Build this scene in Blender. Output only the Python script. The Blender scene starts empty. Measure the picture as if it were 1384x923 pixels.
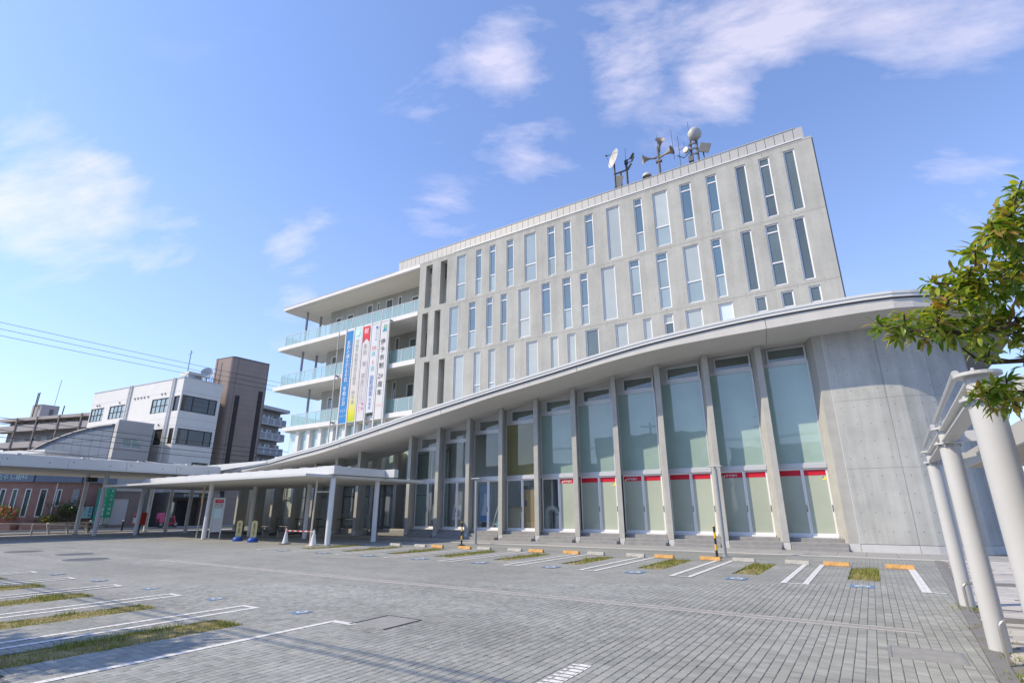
import bpy, math, random
import numpy as np
from mathutils import Vector, Matrix
random.seed(7)
R = math.radians
sc = bpy.context.scene
col = sc.collection

# ------------------------------------------------------------------ camera
cam = bpy.data.cameras.new('camera')
cam.sensor_fit = 'HORIZONTAL'
cam.sensor_width = 36.0
cam.lens = 36.0 * 710.3 / 1384.0
cam.clip_start = 0.05
cam.clip_end = 4000
co = bpy.data.objects.new('camera', cam)
col.objects.link(co)
_y, _p, _r = R(33.03), R(17.76), R(-0.15)
F = Vector((-math.sin(_y) * math.cos(_p), math.cos(_y) * math.cos(_p), math.sin(_p)))
R0 = Vector((math.cos(_y), math.sin(_y), 0))
U0 = R0.cross(F)
RR = R0 * math.cos(_r) + U0 * math.sin(_r)
UU = U0 * math.cos(_r) - R0 * math.sin(_r)
mw = Matrix((RR, UU, -F)).transposed().to_4x4()
mw.translation = Vector((0, 0, 1.55))
co.matrix_world = mw
sc.camera = co

# ------------------------------------------------------------------ light
SUN_TRAVEL = Vector((1.10, 1.0, -1.35)).normalized()
sd = -SUN_TRAVEL
ELEV = math.asin(sd.z)
AZ = math.atan2(sd.x, sd.y)
sun = bpy.data.lights.new('sun', 'SUN')
sun.energy = 3.45
sun.angle = R(0.53)
sun.color = (1.0, 0.85, 0.62)
so = bpy.data.objects.new('sun', sun)
so.rotation_euler = SUN_TRAVEL.to_track_quat('-Z', 'Y').to_euler()
so.location = (-40, -40, 60)
col.objects.link(so)

world = bpy.data.worlds.new('World')
sc.world = world
world.use_nodes = True
nt = world.node_tree
nt.nodes.clear()


def N(nt, typ, **kw):
    n = nt.nodes.new(typ)
    for k, v in kw.items():
        if hasattr(n, k):
            setattr(n, k, v)
    return n


def lk(nt, a, b):
    nt.links.new(a, b)


def math_node(nt, op, a, b=None, c=None):
    n = nt.nodes.new('ShaderNodeMath')
    n.operation = op
    for i, v in enumerate((a, b, c)):
        if v is None:
            continue
        if isinstance(v, (int, float)):
            n.inputs[i].default_value = v
        else:
            nt.links.new(v, n.inputs[i])
    return n.outputs[0]


def mixcol(nt, fac, a, b, blend='MIX'):
    n = nt.nodes.new('ShaderNodeMix')
    n.data_type = 'RGBA'
    n.blend_type = blend
    for s, v in ((n.inputs[0], fac), (n.inputs[6], a), (n.inputs[7], b)):
        if isinstance(v, (int, float)):
            s.default_value = v
        elif isinstance(v, tuple):
            s.default_value = (*v, 1) if len(v) == 3 else v
        else:
            nt.links.new(v, s)
    return n.outputs[2]


def ramp(nt, fac, stops):
    n = nt.nodes.new('ShaderNodeValToRGB')
    cr = n.color_ramp
    while len(cr.elements) < len(stops):
        cr.elements.new(0.5)
    for e, (p, c) in zip(cr.elements, stops):
        e.position = p
        e.color = (c, c, c, 1) if isinstance(c, (int, float)) else (*c, 1)
    nt.links.new(fac, n.inputs[0])
    return n.outputs[0]


def build_world():
    out = N(nt, 'ShaderNodeOutputWorld')
    bg = N(nt, 'ShaderNodeBackground')
    bg.inputs[1].default_value = SKY_STRENGTH
    sky = N(nt, 'ShaderNodeTexSky')
    sky.sky_type = 'NISHITA'
    sky.sun_disc = False
    sky.sun_elevation = ELEV
    sky.sun_rotation = AZ
    sky.altitude = 0
    sky.air_density = 1.0
    sky.dust_density = 0.6
    sky.ozone_density = 2.2
    tc = N(nt, 'ShaderNodeTexCoord')
    d = tc.outputs['Generated']
    sep = N(nt, 'ShaderNodeSeparateXYZ')
    lk(nt, d, sep.inputs[0])
    # wind-drawn clouds: stretched along one real direction of the sky
    cmb = N(nt, 'ShaderNodeCombineXYZ')
    for i, (ax, k) in enumerate((((0.928, 0.351, -0.121), 2.3), ((-0.332, 0.639, -0.694), 5.6), ((-0.166, 0.685, 0.710), 2.6))):
        v = N(nt, 'ShaderNodeVectorMath')
        v.operation = 'DOT_PRODUCT'
        lk(nt, d, v.inputs[0])
        v.inputs[1].default_value = ax
        lk(nt, math_node(nt, 'MULTIPLY_ADD', v.outputs['Value'], k, CLOUD_LOC[i]), cmb.inputs[i])
    mp = cmb
    n1 = N(nt, 'ShaderNodeTexNoise')
    n1.inputs['Scale'].default_value = 1.0
    n1.inputs['Detail'].default_value = 9
    n1.inputs['Roughness'].default_value = 0.6
    n1.inputs['Distortion'].default_value = 0.5
    lk(nt, mp.outputs[0], n1.inputs['Vector'])
    base = n1.outputs[0]
    acc = None
    # cloud banks standing in given directions of the sky
    for (dx, dy, dz, w, gain) in CLOUD_BANKS:
        v = N(nt, 'ShaderNodeVectorMath')
        v.operation = 'DOT_PRODUCT'
        nrm = N(nt, 'ShaderNodeVectorMath')
        nrm.operation = 'NORMALIZE'
        lk(nt, d, nrm.inputs[0])
        lk(nt, nrm.outputs[0], v.inputs[0])
        dv = Vector((dx, dy, dz)).normalized()
        v.inputs[1].default_value = dv
        t = math_node(nt, 'SUBTRACT', 1.0, v.outputs['Value'])
        t = math_node(nt, 'DIVIDE', t, 1 - math.cos(R(w)))
        t = math_node(nt, 'SUBTRACT', 1.0, t)
        t = math_node(nt, 'MAXIMUM', t, 0.0)
        t = math_node(nt, 'MULTIPLY', t, gain)
        acc = t if acc is None else math_node(nt, 'ADD', acc, t)
    acc = math_node(nt, 'MINIMUM', acc, 0.30)
    n2 = N(nt, 'ShaderNodeTexNoise')
    n2.inputs['Scale'].default_value = 3.1
    n2.inputs['Detail'].default_value = 6
    n2.inputs['Roughness'].default_value = 0.65
    lk(nt, mp.outputs[0], n2.inputs['Vector'])
    wv = math_node(nt, 'MULTIPLY_ADD', math_node(nt, 'SUBTRACT', base, 0.5), 2.3, 0.30)
    wv = math_node(nt, 'MULTIPLY_ADD', math_node(nt, 'SUBTRACT', n2.outputs[0], 0.5), 0.8, wv)
    dens = math_node(nt, 'MULTIPLY_ADD', acc, 1.75, wv)
    cl = ramp(nt, dens, [(0.50, 0.0), (0.68, 0.16), (0.92, 0.40), (1.0, 0.50)])
    cl = math_node(nt, 'MULTIPLY', cl, math_node(nt, 'MINIMUM', math_node(nt, 'MULTIPLY_ADD', acc, 8.0, 0.12), 1.0))
    hz = ramp(nt, sep.outputs[2], [(0.0, 1.0), (0.22, 0.38), (0.60, 0.13), (1.0, 0.13)])
    hz = math_node(nt, 'MULTIPLY', hz, 0.7)
    skyc = mixcol(nt, 1.0, sky.outputs[0], SKY_TINT, 'MULTIPLY')
    skyc = mixcol(nt, hz, skyc, HAZE_COL)
    c = mixcol(nt, cl, skyc, CLOUD_COL)
    lk(nt, c, bg.inputs[0])
    lk(nt, bg.outputs[0], out.inputs[0])


SKY_STRENGTH = 0.145
SKY_TINT = (1.0, 1.12, 1.40)
HAZE_COL = (3.5, 3.75, 4.7)
CLOUD_COL = (6.1, 5.5, 5.9)
CLOUD_LOC = (0.7, 0.2, 0.4)
CLOUD_ROT = 33
CLOUD_SCALE = (2.6, 2.6, 6.0)
CLOUD_BANKS = [(-0.886, 0.173, 0.431, 7.5, 0.181), (-0.883, 0.238, 0.404, 6.2, 0.162), (-0.919, 0.166, 0.357, 6.2, 0.168), (-0.866, 0.194, 0.46, 4.4, 0.134), (-0.525, 0.488, 0.697, 5.0, 0.143), (-0.428, 0.563, 0.707, 5.6, 0.174), (-0.365, 0.582, 0.727, 5.6, 0.174), (-0.198, 0.653, 0.731, 6.2, 0.198), (-0.043, 0.706, 0.707, 6.9, 0.213), (0.094, 0.739, 0.667, 6.9, 0.206), (0.209, 0.752, 0.625, 6.9, 0.19), (-0.06, 0.76, 0.648, 5.6, 0.143), (-0.241, 0.687, 0.685, 5.0, 0.126), (-0.141, 0.785, 0.603, 6.2, 0.143), (-0.444, 0.656, 0.61, 5.0, 0.143), (-0.381, 0.704, 0.599, 5.0, 0.143), (-0.566, 0.643, 0.516, 5.0, 0.134), (-0.728, 0.481, 0.488, 3.3, 0.134), (-0.776, 0.448, 0.444, 3.3, 0.134), (-0.771, 0.495, 0.4, 4.0, 0.158), (-0.864, 0.351, 0.36, 3.7, 0.134), (-0.836, 0.334, 0.436, 3.1, 0.126), (0.193, 0.874, 0.445, 5.6, 0.158), (0.167, 0.887, 0.431, 5.0, 0.134), (0.051, 0.897, 0.439, 3.1, 0.111), (-0.523, 0.565, 0.638, 3.3, 0.111), (-0.79, 0.56, 0.25, 8.8, 0.134), (-0.944, 0.279, 0.175, 7.5, 0.111)]
CLOUD_BANKS += [(0.8, 0.3, 0.5, 16, 0.2), (0.2, -0.8, 0.5, 18, 0.2), (-0.6, -0.6, 0.6, 14, 0.15), (0.7, -0.4, 0.35, 14, 0.18), (-0.4, -0.85, 0.3, 12, 0.17), (0.5, 0.7, 0.3, 10, 0.16)]  # banks outside the view, added to make the sky's fill less blue
build_world()
sc.view_settings.view_transform = 'Standard'
sc.view_settings.look = 'None'
sc.view_settings.gamma = 1
sc.view_settings.exposure = 0.50
sc.view_settings.use_curve_mapping = False
sc.cycles.max_bounces = 9
sc.cycles.diffuse_bounces = 5
sc.cycles.glossy_bounces = 3
sc.cycles.transparent_max_bounces = 12


# ------------------------------------------------------------------ materials
MATS = {}


def mat(name, color, rough=0.7, var=0.0, scale=3.0, bump=0.0, bscale=60.0, spec=0.3, metal=0.0, streak=0.0, detail=6):
    if name in MATS:
        return MATS[name]
    m = bpy.data.materials.new(name)
    m.use_nodes = True
    t = m.node_tree
    b = t.nodes['Principled BSDF']
    b.inputs['Roughness'].default_value = rough
    b.inputs['Specular IOR Level'].default_value = spec
    b.inputs['Metallic'].default_value = metal
    c = tuple(color)
    tc = N(t, 'ShaderNodeTexCoord')
    sock = None
    if var > 0:
        n = N(t, 'ShaderNodeTexNoise')
        n.inputs['Scale'].default_value = scale
        n.inputs['Detail'].default_value = detail
        n.inputs['Roughness'].default_value = 0.65
        lk(t, tc.outputs['Object'], n.inputs['Vector'])
        f = ramp(t, n.outputs[0], [(0.3, 1 - var), (0.7, 1 + var)])
        sock = mixcol(t, 1.0, c, f, 'MULTIPLY')
    if streak > 0:
        mp = N(t, 'ShaderNodeMapping')
        mp.inputs['Scale'].default_value = (1.6, 1.6, 0.09)
        lk(t, tc.outputs['Object'], mp.inputs[0])
        n = N(t, 'ShaderNodeTexNoise')
        n.inputs['Scale'].default_value = 1.3
        n.inputs['Detail'].default_value = 7
        n.inputs['Roughness'].default_value = 0.7
        lk(t, mp.outputs[0], n.inputs['Vector'])
        f = ramp(t, n.outputs[0], [(0.28, 1 - streak), (0.55, 1.0), (0.8, 1 + streak * 0.5)])
        sock = mixcol(t, 1.0, sock if sock is not None else c, f, 'MULTIPLY')
    if sock is not None:
        lk(t, sock, b.inputs['Base Color'])
    else:
        b.inputs['Base Color'].default_value = (*c, 1)
    if bump > 0:
        n = N(t, 'ShaderNodeTexNoise')
        n.inputs['Scale'].default_value = bscale
        n.inputs['Detail'].default_value = 4
        lk(t, tc.outputs['Object'], n.inputs['Vector'])
        bp = N(t, 'ShaderNodeBump')
        bp.inputs['Strength'].default_value = bump
        bp.inputs['Distance'].default_value = 0.01
        lk(t, n.outputs[0], bp.inputs['Height'])
        lk(t, bp.outputs[0], b.inputs['Normal'])
    MATS[name] = m
    return m


def glass_opaque(name, color, refl=0.25, rough=0.02, var=0.0, wave=False):
    """coated or film-backed glazing: coloured body under a mirror-like skin"""
    if name in MATS:
        return MATS[name]
    m = bpy.data.materials.new(name)
    m.use_nodes = True
    t = m.node_tree
    t.nodes.clear()
    out = N(t, 'ShaderNodeOutputMaterial')
    df = N(t, 'ShaderNodeBsdfDiffuse')
    gl = N(t, 'ShaderNodeBsdfGlossy')
    gl.inputs['Roughness'].default_value = rough
    mx = N(t, 'ShaderNodeMixShader')
    fr = N(t, 'ShaderNodeFresnel')
    fr.inputs['IOR'].default_value = 1.5
    fac = math_node(t, 'MINIMUM', math_node(t, 'ADD', math_node(t, 'MULTIPLY', fr.outputs[0], 0.9), refl), 1.0)
    lk(t, fac, mx.inputs[0])
    tc = N(t, 'ShaderNodeTexCoord')
    if var > 0:
        n = N(t, 'ShaderNodeTexNoise')
        n.inputs['Scale'].default_value = 0.6
        n.inputs['Detail'].default_value = 3
        lk(t, tc.outputs['Object'], n.inputs['Vector'])
        c = mixcol(t, 1.0, tuple(color), ramp(t, n.outputs[0], [(0.3, 1 - var), (0.7, 1 + var)]), 'MULTIPLY')
        oi = N(t, 'ShaderNodeObjectInfo')
        c = mixcol(t, 1.0, c, ramp(t, oi.outputs['Random'], [(0.0, 1 - 1.6 * var), (1.0, 1 + 1.2 * var)]), 'MULTIPLY')
        lk(t, c, df.inputs[0])
    else:
        df.inputs[0].default_value = (*color, 1)
    # panes are never perfectly flat
    n = N(t, 'ShaderNodeTexNoise')
    n.inputs['Scale'].default_value = 0.9
    n.inputs['Detail'].default_value = 1
    lk(t, tc.outputs['Object'], n.inputs['Vector'])
    bp = N(t, 'ShaderNodeBump')
    bp.inputs['Strength'].default_value = 0.08
    bp.inputs['Distance'].default_value = 0.05
    lk(t, n.outputs[0], bp.inputs['Height'])
    lk(t, bp.outputs[0], gl.inputs['Normal'])
    lk(t, df.outputs[0], mx.inputs[1])
    lk(t, gl.outputs[0], mx.inputs[2])
    lk(t, mx.outputs[0], out.inputs[0])
    MATS[name] = m
    return m


def glass_clear(name, tint=(0.75, 0.85, 0.82), body=(0.5, 0.68, 0.64), bodyamt=0.2, refl=0.06):
    if name in MATS:
        return MATS[name]
    m = bpy.data.materials.new(name)
    m.use_nodes = True
    t = m.node_tree
    t.nodes.clear()
    out = N(t, 'ShaderNodeOutputMaterial')
    tr = N(t, 'ShaderNodeBsdfTransparent')
    tr.inputs[0].default_value = (*tint, 1)
    df = N(t, 'ShaderNodeBsdfDiffuse')
    df.inputs[0].default_value = (*body, 1)
    gl = N(t, 'ShaderNodeBsdfGlossy')
    gl.inputs['Roughness'].default_value = 0.02
    m1 = N(t, 'ShaderNodeMixShader')
    m1.inputs[0].default_value = bodyamt
    lk(t, tr.outputs[0], m1.inputs[1])
    lk(t, df.outputs[0], m1.inputs[2])
    m2 = N(t, 'ShaderNodeMixShader')
    fr = N(t, 'ShaderNodeFresnel')
    ge = N(t, 'ShaderNodeNewGeometry')
    lk(t, math_node(t, 'SUBTRACT', 1.5, math_node(t, 'MULTIPLY', ge.outputs['Backfacing'], 0.8333)), fr.inputs['IOR'])
    lk(t, math_node(t, 'MINIMUM', math_node(t, 'ADD', fr.outputs[0], refl), 1.0), m2.inputs[0])
    lk(t, m1.outputs[0], m2.inputs[1])
    lk(t, gl.outputs[0], m2.inputs[2])
    lk(t, m2.outputs[0], out.inputs[0])
    MATS[name] = m
    return m


def add_speckle(m, scale, amt, dark=0.6):
    """sparse dark or pale spots over an existing base colour"""
    t = m.node_tree
    b = t.nodes['Principled BSDF']
    tc = N(t, 'ShaderNodeTexCoord')
    n = N(t, 'ShaderNodeTexNoise')
    n.inputs['Scale'].default_value = scale
    n.inputs['Detail'].default_value = 2
    lk(t, tc.outputs['Object'], n.inputs['Vector'])
    f = ramp(t, n.outputs[0], [(0.62, 0.0), (0.72, amt)])
    src = b.inputs['Base Color'].links[0].from_socket if b.inputs['Base Color'].links else tuple(b.inputs['Base Color'].default_value)
    c = mixcol(t, f, src, (dark, dark, dark), 'MULTIPLY')
    lk(t, c, b.inputs['Base Color'])


M_CONC = mat('fair_faced_concrete', (0.42, 0.422, 0.392), 0.85, 0.12, 0.5, 0.25, 25, 0.15, streak=0.17)
add_speckle(M_CONC, 5.0, 0.5, 0.75)
M_CONC_COOL = mat('hall_wall_concrete', (0.445, 0.455, 0.432), 0.8, 0.13, 0.8, 0.2, 25, 0.2, streak=0.26)
M_CONC_FIN = mat('fin_concrete', (0.405, 0.405, 0.375), 0.85, 0.10, 1.6, 0.2, 30, 0.15, streak=0.1)
M_SOFFIT = mat('soffit_board', (0.66, 0.64, 0.58), 0.8, 0.04, 0.5)
M_WHITE = mat('white_paint', (0.60, 0.61, 0.60), 0.35, 0.03, 2.0, spec=0.4)
M_WHITE_MATT = mat('off_white_paint', (0.68, 0.675, 0.65), 0.6, 0.05, 1.0)
M_FRAME = mat('white_window_frame', (0.76, 0.77, 0.78), 0.35, spec=0.4)
M_ALU = mat('grey_aluminium_frame', (0.55, 0.56, 0.57), 0.4, 0.05, 2, metal=0.3)
M_CLAD = mat('pale_metal_cladding', (0.41, 0.41, 0.395), 0.45, 0.05, 1.5, spec=0.4)
M_STEEL = mat('galvanised_steel', (0.30, 0.31, 0.32), 0.5, 0.15, 8, metal=0.3)
M_COLW = mat('white_column_paint', (0.50, 0.51, 0.51), 0.4, 0.04, 1.5, spec=0.35)
M_MAST = mat('weathered_mast', (0.13, 0.135, 0.14), 0.6, 0.15, 8)
M_DARK = mat('dark_steel', (0.06, 0.062, 0.068), 0.5, 0.2, 6)
M_BLACK = mat('black_rubber', (0.025, 0.025, 0.027), 0.6, 0.2, 8)
M_STEP = mat('step_concrete', (0.27, 0.27, 0.265), 0.9, 0.14, 3, 0.3, 40)
M_JOINT = mat('dark_joint', (0.06, 0.06, 0.06), 0.9)
M_TEAL = glass_opaque('teal_film_glass', (0.31, 0.43, 0.385), 0.08, 0.015, 0.10)
M_PALEGLASS = glass_opaque('pale_green_film_glass', (0.40, 0.45, 0.37), 0.04, 0.02, 0.06)
M_OLIVE = glass_opaque('olive_blind_glass', (0.20, 0.19, 0.085), 0.06, 0.015, 0.1)
M_DARKGLASS = glass_clear('clear_window_glass', (0.94, 0.97, 0.96), (0.3, 0.4, 0.42), 0.02, 0.02)
M_BLUEGLASS = glass_opaque('blue_window_glass', (0.075, 0.14, 0.17), 0.14, 0.01, 0.1)
M_BLINDGLASS = glass_opaque('blind_backed_glass', (0.27, 0.335, 0.33), 0.12, 0.015, 0.12)
M_PALEBLIND = glass_opaque('white_blind_glass', (0.40, 0.44, 0.42), 0.08, 0.015, 0.08)
M_GREYGLASS = glass_opaque('grey_window_glass', (0.10, 0.13, 0.12), 0.08, 0.01, 0.15)
M_RAILGLASS = glass_clear('green_railing_glass', (0.82, 0.93, 0.90), (0.48, 0.63, 0.59), 0.30, 0.05)
M_RED = mat('signal_red', (0.55, 0.015, 0.035), 0.4, 0.03, 3)
M_ORANGE = mat('worn_orange_paint', (0.54, 0.31, 0.11), 0.8, 0.30, 9, 0.3, 50)
M_GREYBLOCK = mat('grey_concrete_block', (0.40, 0.39, 0.35), 0.9, 0.18, 9, 0.4, 50)
M_YELLOW = mat('safety_yellow', (0.75, 0.45, 0.02), 0.5, 0.1, 6)
M_BLUE = mat('sign_blue', (0.05, 0.20, 0.52), 0.5, 0.08, 6)


# ------------------------------------------------------------------ mesh tools
class MB:
    def __init__(self):
        self.v = []
        self.f = []

    def quad(self, a, b, c, d):
        n = len(self.v)
        self.v += [tuple(a), tuple(b), tuple(c), tuple(d)]
        self.f.append((n, n + 1, n + 2, n + 3))
        return self

    def tri(self, a, b, c):
        n = len(self.v)
        self.v += [tuple(a), tuple(b), tuple(c)]
        self.f.append((n, n + 1, n + 2))
        return self

    def box(self, x0, x1, y0, y1, z0, z1):
        return self.prism([(x0, y0), (x1, y0), (x1, y1), (x0, y1)], z0, z1)

    def prism(self, poly, z0, z1):
        """poly counter-clockwise in plan; z0,z1 numbers or per-vertex lists"""
        k = len(poly)
        n = len(self.v)
        zz0 = z0 if isinstance(z0, (list, tuple)) else [z0] * k
        zz1 = z1 if isinstance(z1, (list, tuple)) else [z1] * k
        self.v += [(p[0], p[1], z) for p, z in zip(poly, zz0)]
        self.v += [(p[0], p[1], z) for p, z in zip(poly, zz1)]
        self.f.append(tuple(n + i for i in reversed(range(k))))
        self.f.append(tuple(n + k + i for i in range(k)))
        for i in range(k):
            j = (i + 1) % k
            self.f.append((n + i, n + j, n + k + j, n + k + i))
        return self

    def tube(self, p0, p1, r0, r1=None, n=10, cap=True):
        r1 = r0 if r1 is None else r1
        return self.path([p0, p1], [r0, r1], n, cap)

    def path(self, pts, rad, n=8, cap=True):
        pts = [Vector(p) for p in pts]
        if isinstance(rad, (int, float)):
            rad = [rad] * len(pts)
        base = len(self.v)
        prev = None
        for i, p in enumerate(pts):
            d = (pts[min(i + 1, len(pts) - 1)] - pts[max(i - 1, 0)]).normalized()
            if prev is None:
                a = d.orthogonal().normalized()
            else:
                a = (prev - d * prev.dot(d))
                a = a.normalized() if a.length > 1e-6 else d.orthogonal().normalized()
            prev = a
            b = d.cross(a)
            for k in range(n):
                t = 2 * math.pi * k / n
                self.v.append(tuple(p + (a * math.cos(t) + b * math.sin(t)) * rad[i]))
        for i in range(len(pts) - 1):
            for k in range(n):
                k2 = (k + 1) % n
                self.f.append((base + i * n + k, base + i * n + k2, base + (i + 1) * n + k2, base + (i + 1) * n + k))
        if cap:
            self.f.append(tuple(base + k for k in reversed(range(n))))
            self.f.append(tuple(base + (len(pts) - 1) * n + k for k in range(n)))
        return self

    def lathe(self, prof, c=(0, 0, 0), axis=(0, 0, 1), n=20):
        ax = Vector(axis).normalized()
        a = ax.orthogonal().normalized()
        b = ax.cross(a)
        c = Vector(c)
        base = len(self.v)
        for r, h in prof:
            for k in range(n):
                t = 2 * math.pi * k / n
                self.v.append(tuple(c + ax * h + (a * math.cos(t) + b * math.sin(t)) * r))
        for i in range(len(prof) - 1):
            for k in range(n):
                k2 = (k + 1) % n
                self.f.append((base + i * n + k, base + i * n + k2, base + (i + 1) * n + k2, base + (i + 1) * n + k))
        return self

    def disc(self, c, r, axis=(0, 0, 1), n=20):
        ax = Vector(axis).normalized()
        a = ax.orthogonal().normalized()
        b = ax.cross(a)
        c = Vector(c)
        base = len(self.v)
        for k in range(n):
            t = 2 * math.pi * k / n
            self.v.append(tuple(c + (a * math.cos(t) + b * math.sin(t)) * r))
        self.f.append(tuple(base + k for k in range(n)))
        return self

    def obox(self, c, ux, uy, uz):
        """oriented box: centre and three half-axis vectors"""
        c, ux, uy, uz = Vector(c), Vector(ux), Vector(uy), Vector(uz)
        n = len(self.v)
        for sz in (-1, 1):
            for sx, sy in ((-1, -1), (1, -1), (1, 1), (-1, 1)):
                self.v.append(tuple(c + ux * sx + uy * sy + uz * sz))
        self.f += [(n + 3, n + 2, n + 1, n), (n + 4, n + 5, n + 6, n + 7)]
        for i in range(4):
            j = (i + 1) % 4
            self.f.append((n + i, n + j, n + 4 + j, n + 4 + i))
        return self

    def build(self, name, m, parent=None, label=None, cat=None, group=None, kind=None, smooth=False, bevel=0, loc=None):
        me = bpy.data.meshes.new(name)
        off = Vector((0, 0, 0))
        p = parent
        while p is not None:
            off += p.location
            p = p.parent
        if parent is None and loc is not None:
            off = Vector(loc)
        vs = [(a - off.x, b - off.y, c - off.z) for a, b, c in self.v]
        me.from_pydata(vs, [], self.f)
        me.update()
        me.materials.append(m)
        if smooth:
            me.polygons.foreach_set('use_smooth', [True] * len(me.polygons))
            try:
                me.set_sharp_from_angle(angle=R(40))
            except Exception:
                pass
        o = bpy.data.objects.new(name, me)
        col.objects.link(o)
        if parent is not None:
            o.parent = parent
        elif loc is not None:
            o.location = loc
        if bevel:
            bm = o.modifiers.new('bevel', 'BEVEL')
            bm.width = bevel
            bm.segments = 1
            bm.limit_method = 'ANGLE'
        tag(o, label, cat, group, kind)
        return o


def tag(o, label=None, cat=None, group=None, kind=None):
    for k, v in (('label', label), ('category', cat), ('group', group), ('kind', kind)):
        if v:
            o[k] = v
    return o


def thing(name, label, cat, loc=(0, 0, 0), group=None, rot=0.0):
    o = bpy.data.objects.new(name, None)
    o.empty_display_size = 0.3
    o.location = loc
    o.rotation_euler = (0, 0, rot)
    col.objects.link(o)
    return tag(o, label, cat, group)


def kids(o):
    return [c for c in bpy.data.objects if c.parent == o]


def copy_tree(o, loc=None, rot=None, label=None, parent=None):
    c = o.copy()
    col.objects.link(c)
    if parent is not None:
        c.parent = parent
    if loc is not None:
        c.location = loc
    if rot is not None:
        c.rotation_euler = (0, 0, rot)
    if label:
        c['label'] = label
    for ch in kids(o):
        copy_tree(ch, parent=c)
    return c


def wall_holes(mb, P, u0, u1, z0, z1, holes, depth):
    """wall face in the plane P(u, z, d); holes = (ua, ub, za, zb); reveals run back by depth"""
    us = sorted({u0, u1, *[h[0] for h in holes], *[h[1] for h in holes]})
    zs = sorted({z0, z1, *[h[2] for h in holes], *[h[3] for h in holes]})
    us = [u for u in us if u0 <= u <= u1]
    zs = [z for z in zs if z0 <= z <= z1]
    for i in range(len(us) - 1):
        j = 0
        while j < len(zs) - 1:
            def solid(jj):
                cu, cz = (us[i] + us[i + 1]) / 2, (zs[jj] + zs[jj + 1]) / 2
                return not any(h[0] < cu < h[1] and h[2] < cz < h[3] for h in holes)
            if not solid(j):
                j += 1
                continue
            k = j
            while k + 1 < len(zs) - 1 and solid(k + 1):
                k += 1
            a, b, c, d = us[i], us[i + 1], zs[j], zs[k + 1]
            mb.quad(P(a, c, 0), P(b, c, 0), P(b, d, 0), P(a, d, 0))
            j = k + 1
    for a, b, c, d in holes:
        mb.quad(P(a, c, 0), P(a, c, depth), P(b, c, depth), P(b, c, 0))
        mb.quad(P(a, d, 0), P(b, d, 0), P(b, d, depth), P(a, d, depth))
        mb.quad(P(a, c, 0), P(a, d, 0), P(a, d, depth), P(a, c, depth))
        mb.quad(P(b, c, 0), P(b, c, depth), P(b, d, depth), P(b, d, 0))
    return mb


def barbox(mb, P, a, b, c, d, d0, d1):
    """box in a wall frame: u a..b, z c..d, depth d0..d1"""
    q = [P(a, c, d0), P(b, c, d0), P(b, c, d1), P(a, c, d1)]
    q2 = [P(a, d, d0), P(b, d, d0), P(b, d, d1), P(a, d, d1)]
    mb.quad(q[3], q[2], q[1], q[0])
    mb.quad(*q2)
    mb.quad(q[0], q[1], q2[1], q2[0])
    mb.quad(q[1], q[2], q2[2], q2[1])
    mb.quad(q[2], q[3], q2[3], q2[2])
    mb.quad(q[3], q[0], q2[0], q2[3])


def planeP(a, b):
    """wall frame from plan point a to b (left to right seen from outside); d runs inwards"""
    a = Vector((a[0], a[1]))
    b = Vector((b[0], b[1]))
    e = (b - a).normalized()
    n = Vector((-e.y, e.x))
    return lambda u, z, d: (a.x + e.x * u + n.x * d, a.y + e.y * u + n.y * d, z)


def window(parent, P, a, b, c, d, splits=(), glass=None, frame=M_FRAME, fw=0.065, d0=0.05, label=None, vs=(), inset=None, panes=True):
    """a framed window (part) with one pane (sub-part) per light"""
    f = MB()
    barbox(f, P, a, b, c, c + fw, d0, d0 + 0.08)
    barbox(f, P, a, b, d - fw, d, d0, d0 + 0.08)
    barbox(f, P, a, a + fw, c + fw, d - fw, d0, d0 + 0.08)
    barbox(f, P, b - fw, b, c + fw, d - fw, d0, d0 + 0.08)
    zs = [c + fw]
    for s in splits:
        barbox(f, P, a + fw, b - fw, s - fw / 2, s + fw / 2, d0 + 0.002, d0 + 0.08)
        zs += [s - fw / 2, s + fw / 2]
    zs.append(d - fw)
    us = [a + fw]
    for s in vs:
        barbox(f, P, s - fw / 2, s + fw / 2, c + fw, d - fw, d0 + 0.004, d0 + 0.08)
        us += [s - fw / 2, s + fw / 2]
    us.append(b - fw)
    w = f.build('window', frame, parent, label=label)
    if panes:
        k = 0
        for i in range(0, len(zs), 2):
            for j in range(0, len(us), 2):
                g = glass[k % len(glass)] if isinstance(glass, (list, tuple)) else glass
                k += 1
                m = MB()
                dz = d0 + 0.045
                barbox(m, P, us[j], us[j + 1], zs[i], zs[i + 1], dz, dz + 0.012)
                m.build('pane', g, w)
    return w


def add_text(s, size, m, name, parent, origin, ex, ez, align='CENTER', spacing=1.0, line=1.0, lift=0.0):
    """flat lettering: ex = reading direction, ez = up; origin = centre of the first line"""
    cu = bpy.data.curves.new(name, 'FONT')
    cu.body = s
    cu.size = size
    cu.align_x = align
    cu.align_y = 'TOP'
    cu.resolution_u = 1
    cu.space_character = spacing
    cu.space_line = line
    o = bpy.data.objects.new(name + '_tmp', cu)
    col.objects.link(o)
    dg = bpy.context.evaluated_depsgraph_get()
    me = bpy.data.meshes.new_from_object(o.evaluated_get(dg))
    bpy.data.objects.remove(o)
    bpy.data.curves.remove(cu)
    ex, ez = Vector(ex), Vector(ez)
    en = ex.cross(ez)
    off = Vector((0, 0, 0))
    p = parent
    while p is not None:
        off += p.location
        p = p.parent
    og = Vector(origin) - off
    for v in me.vertices:
        v.co = og + ex * v.co.x + ez * v.co.y + en * lift
    me.materials.clear()
    me.materials.append(m)
    t = bpy.data.objects.new(name, me)
    col.objects.link(t)
    t.parent = parent
    return t


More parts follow.
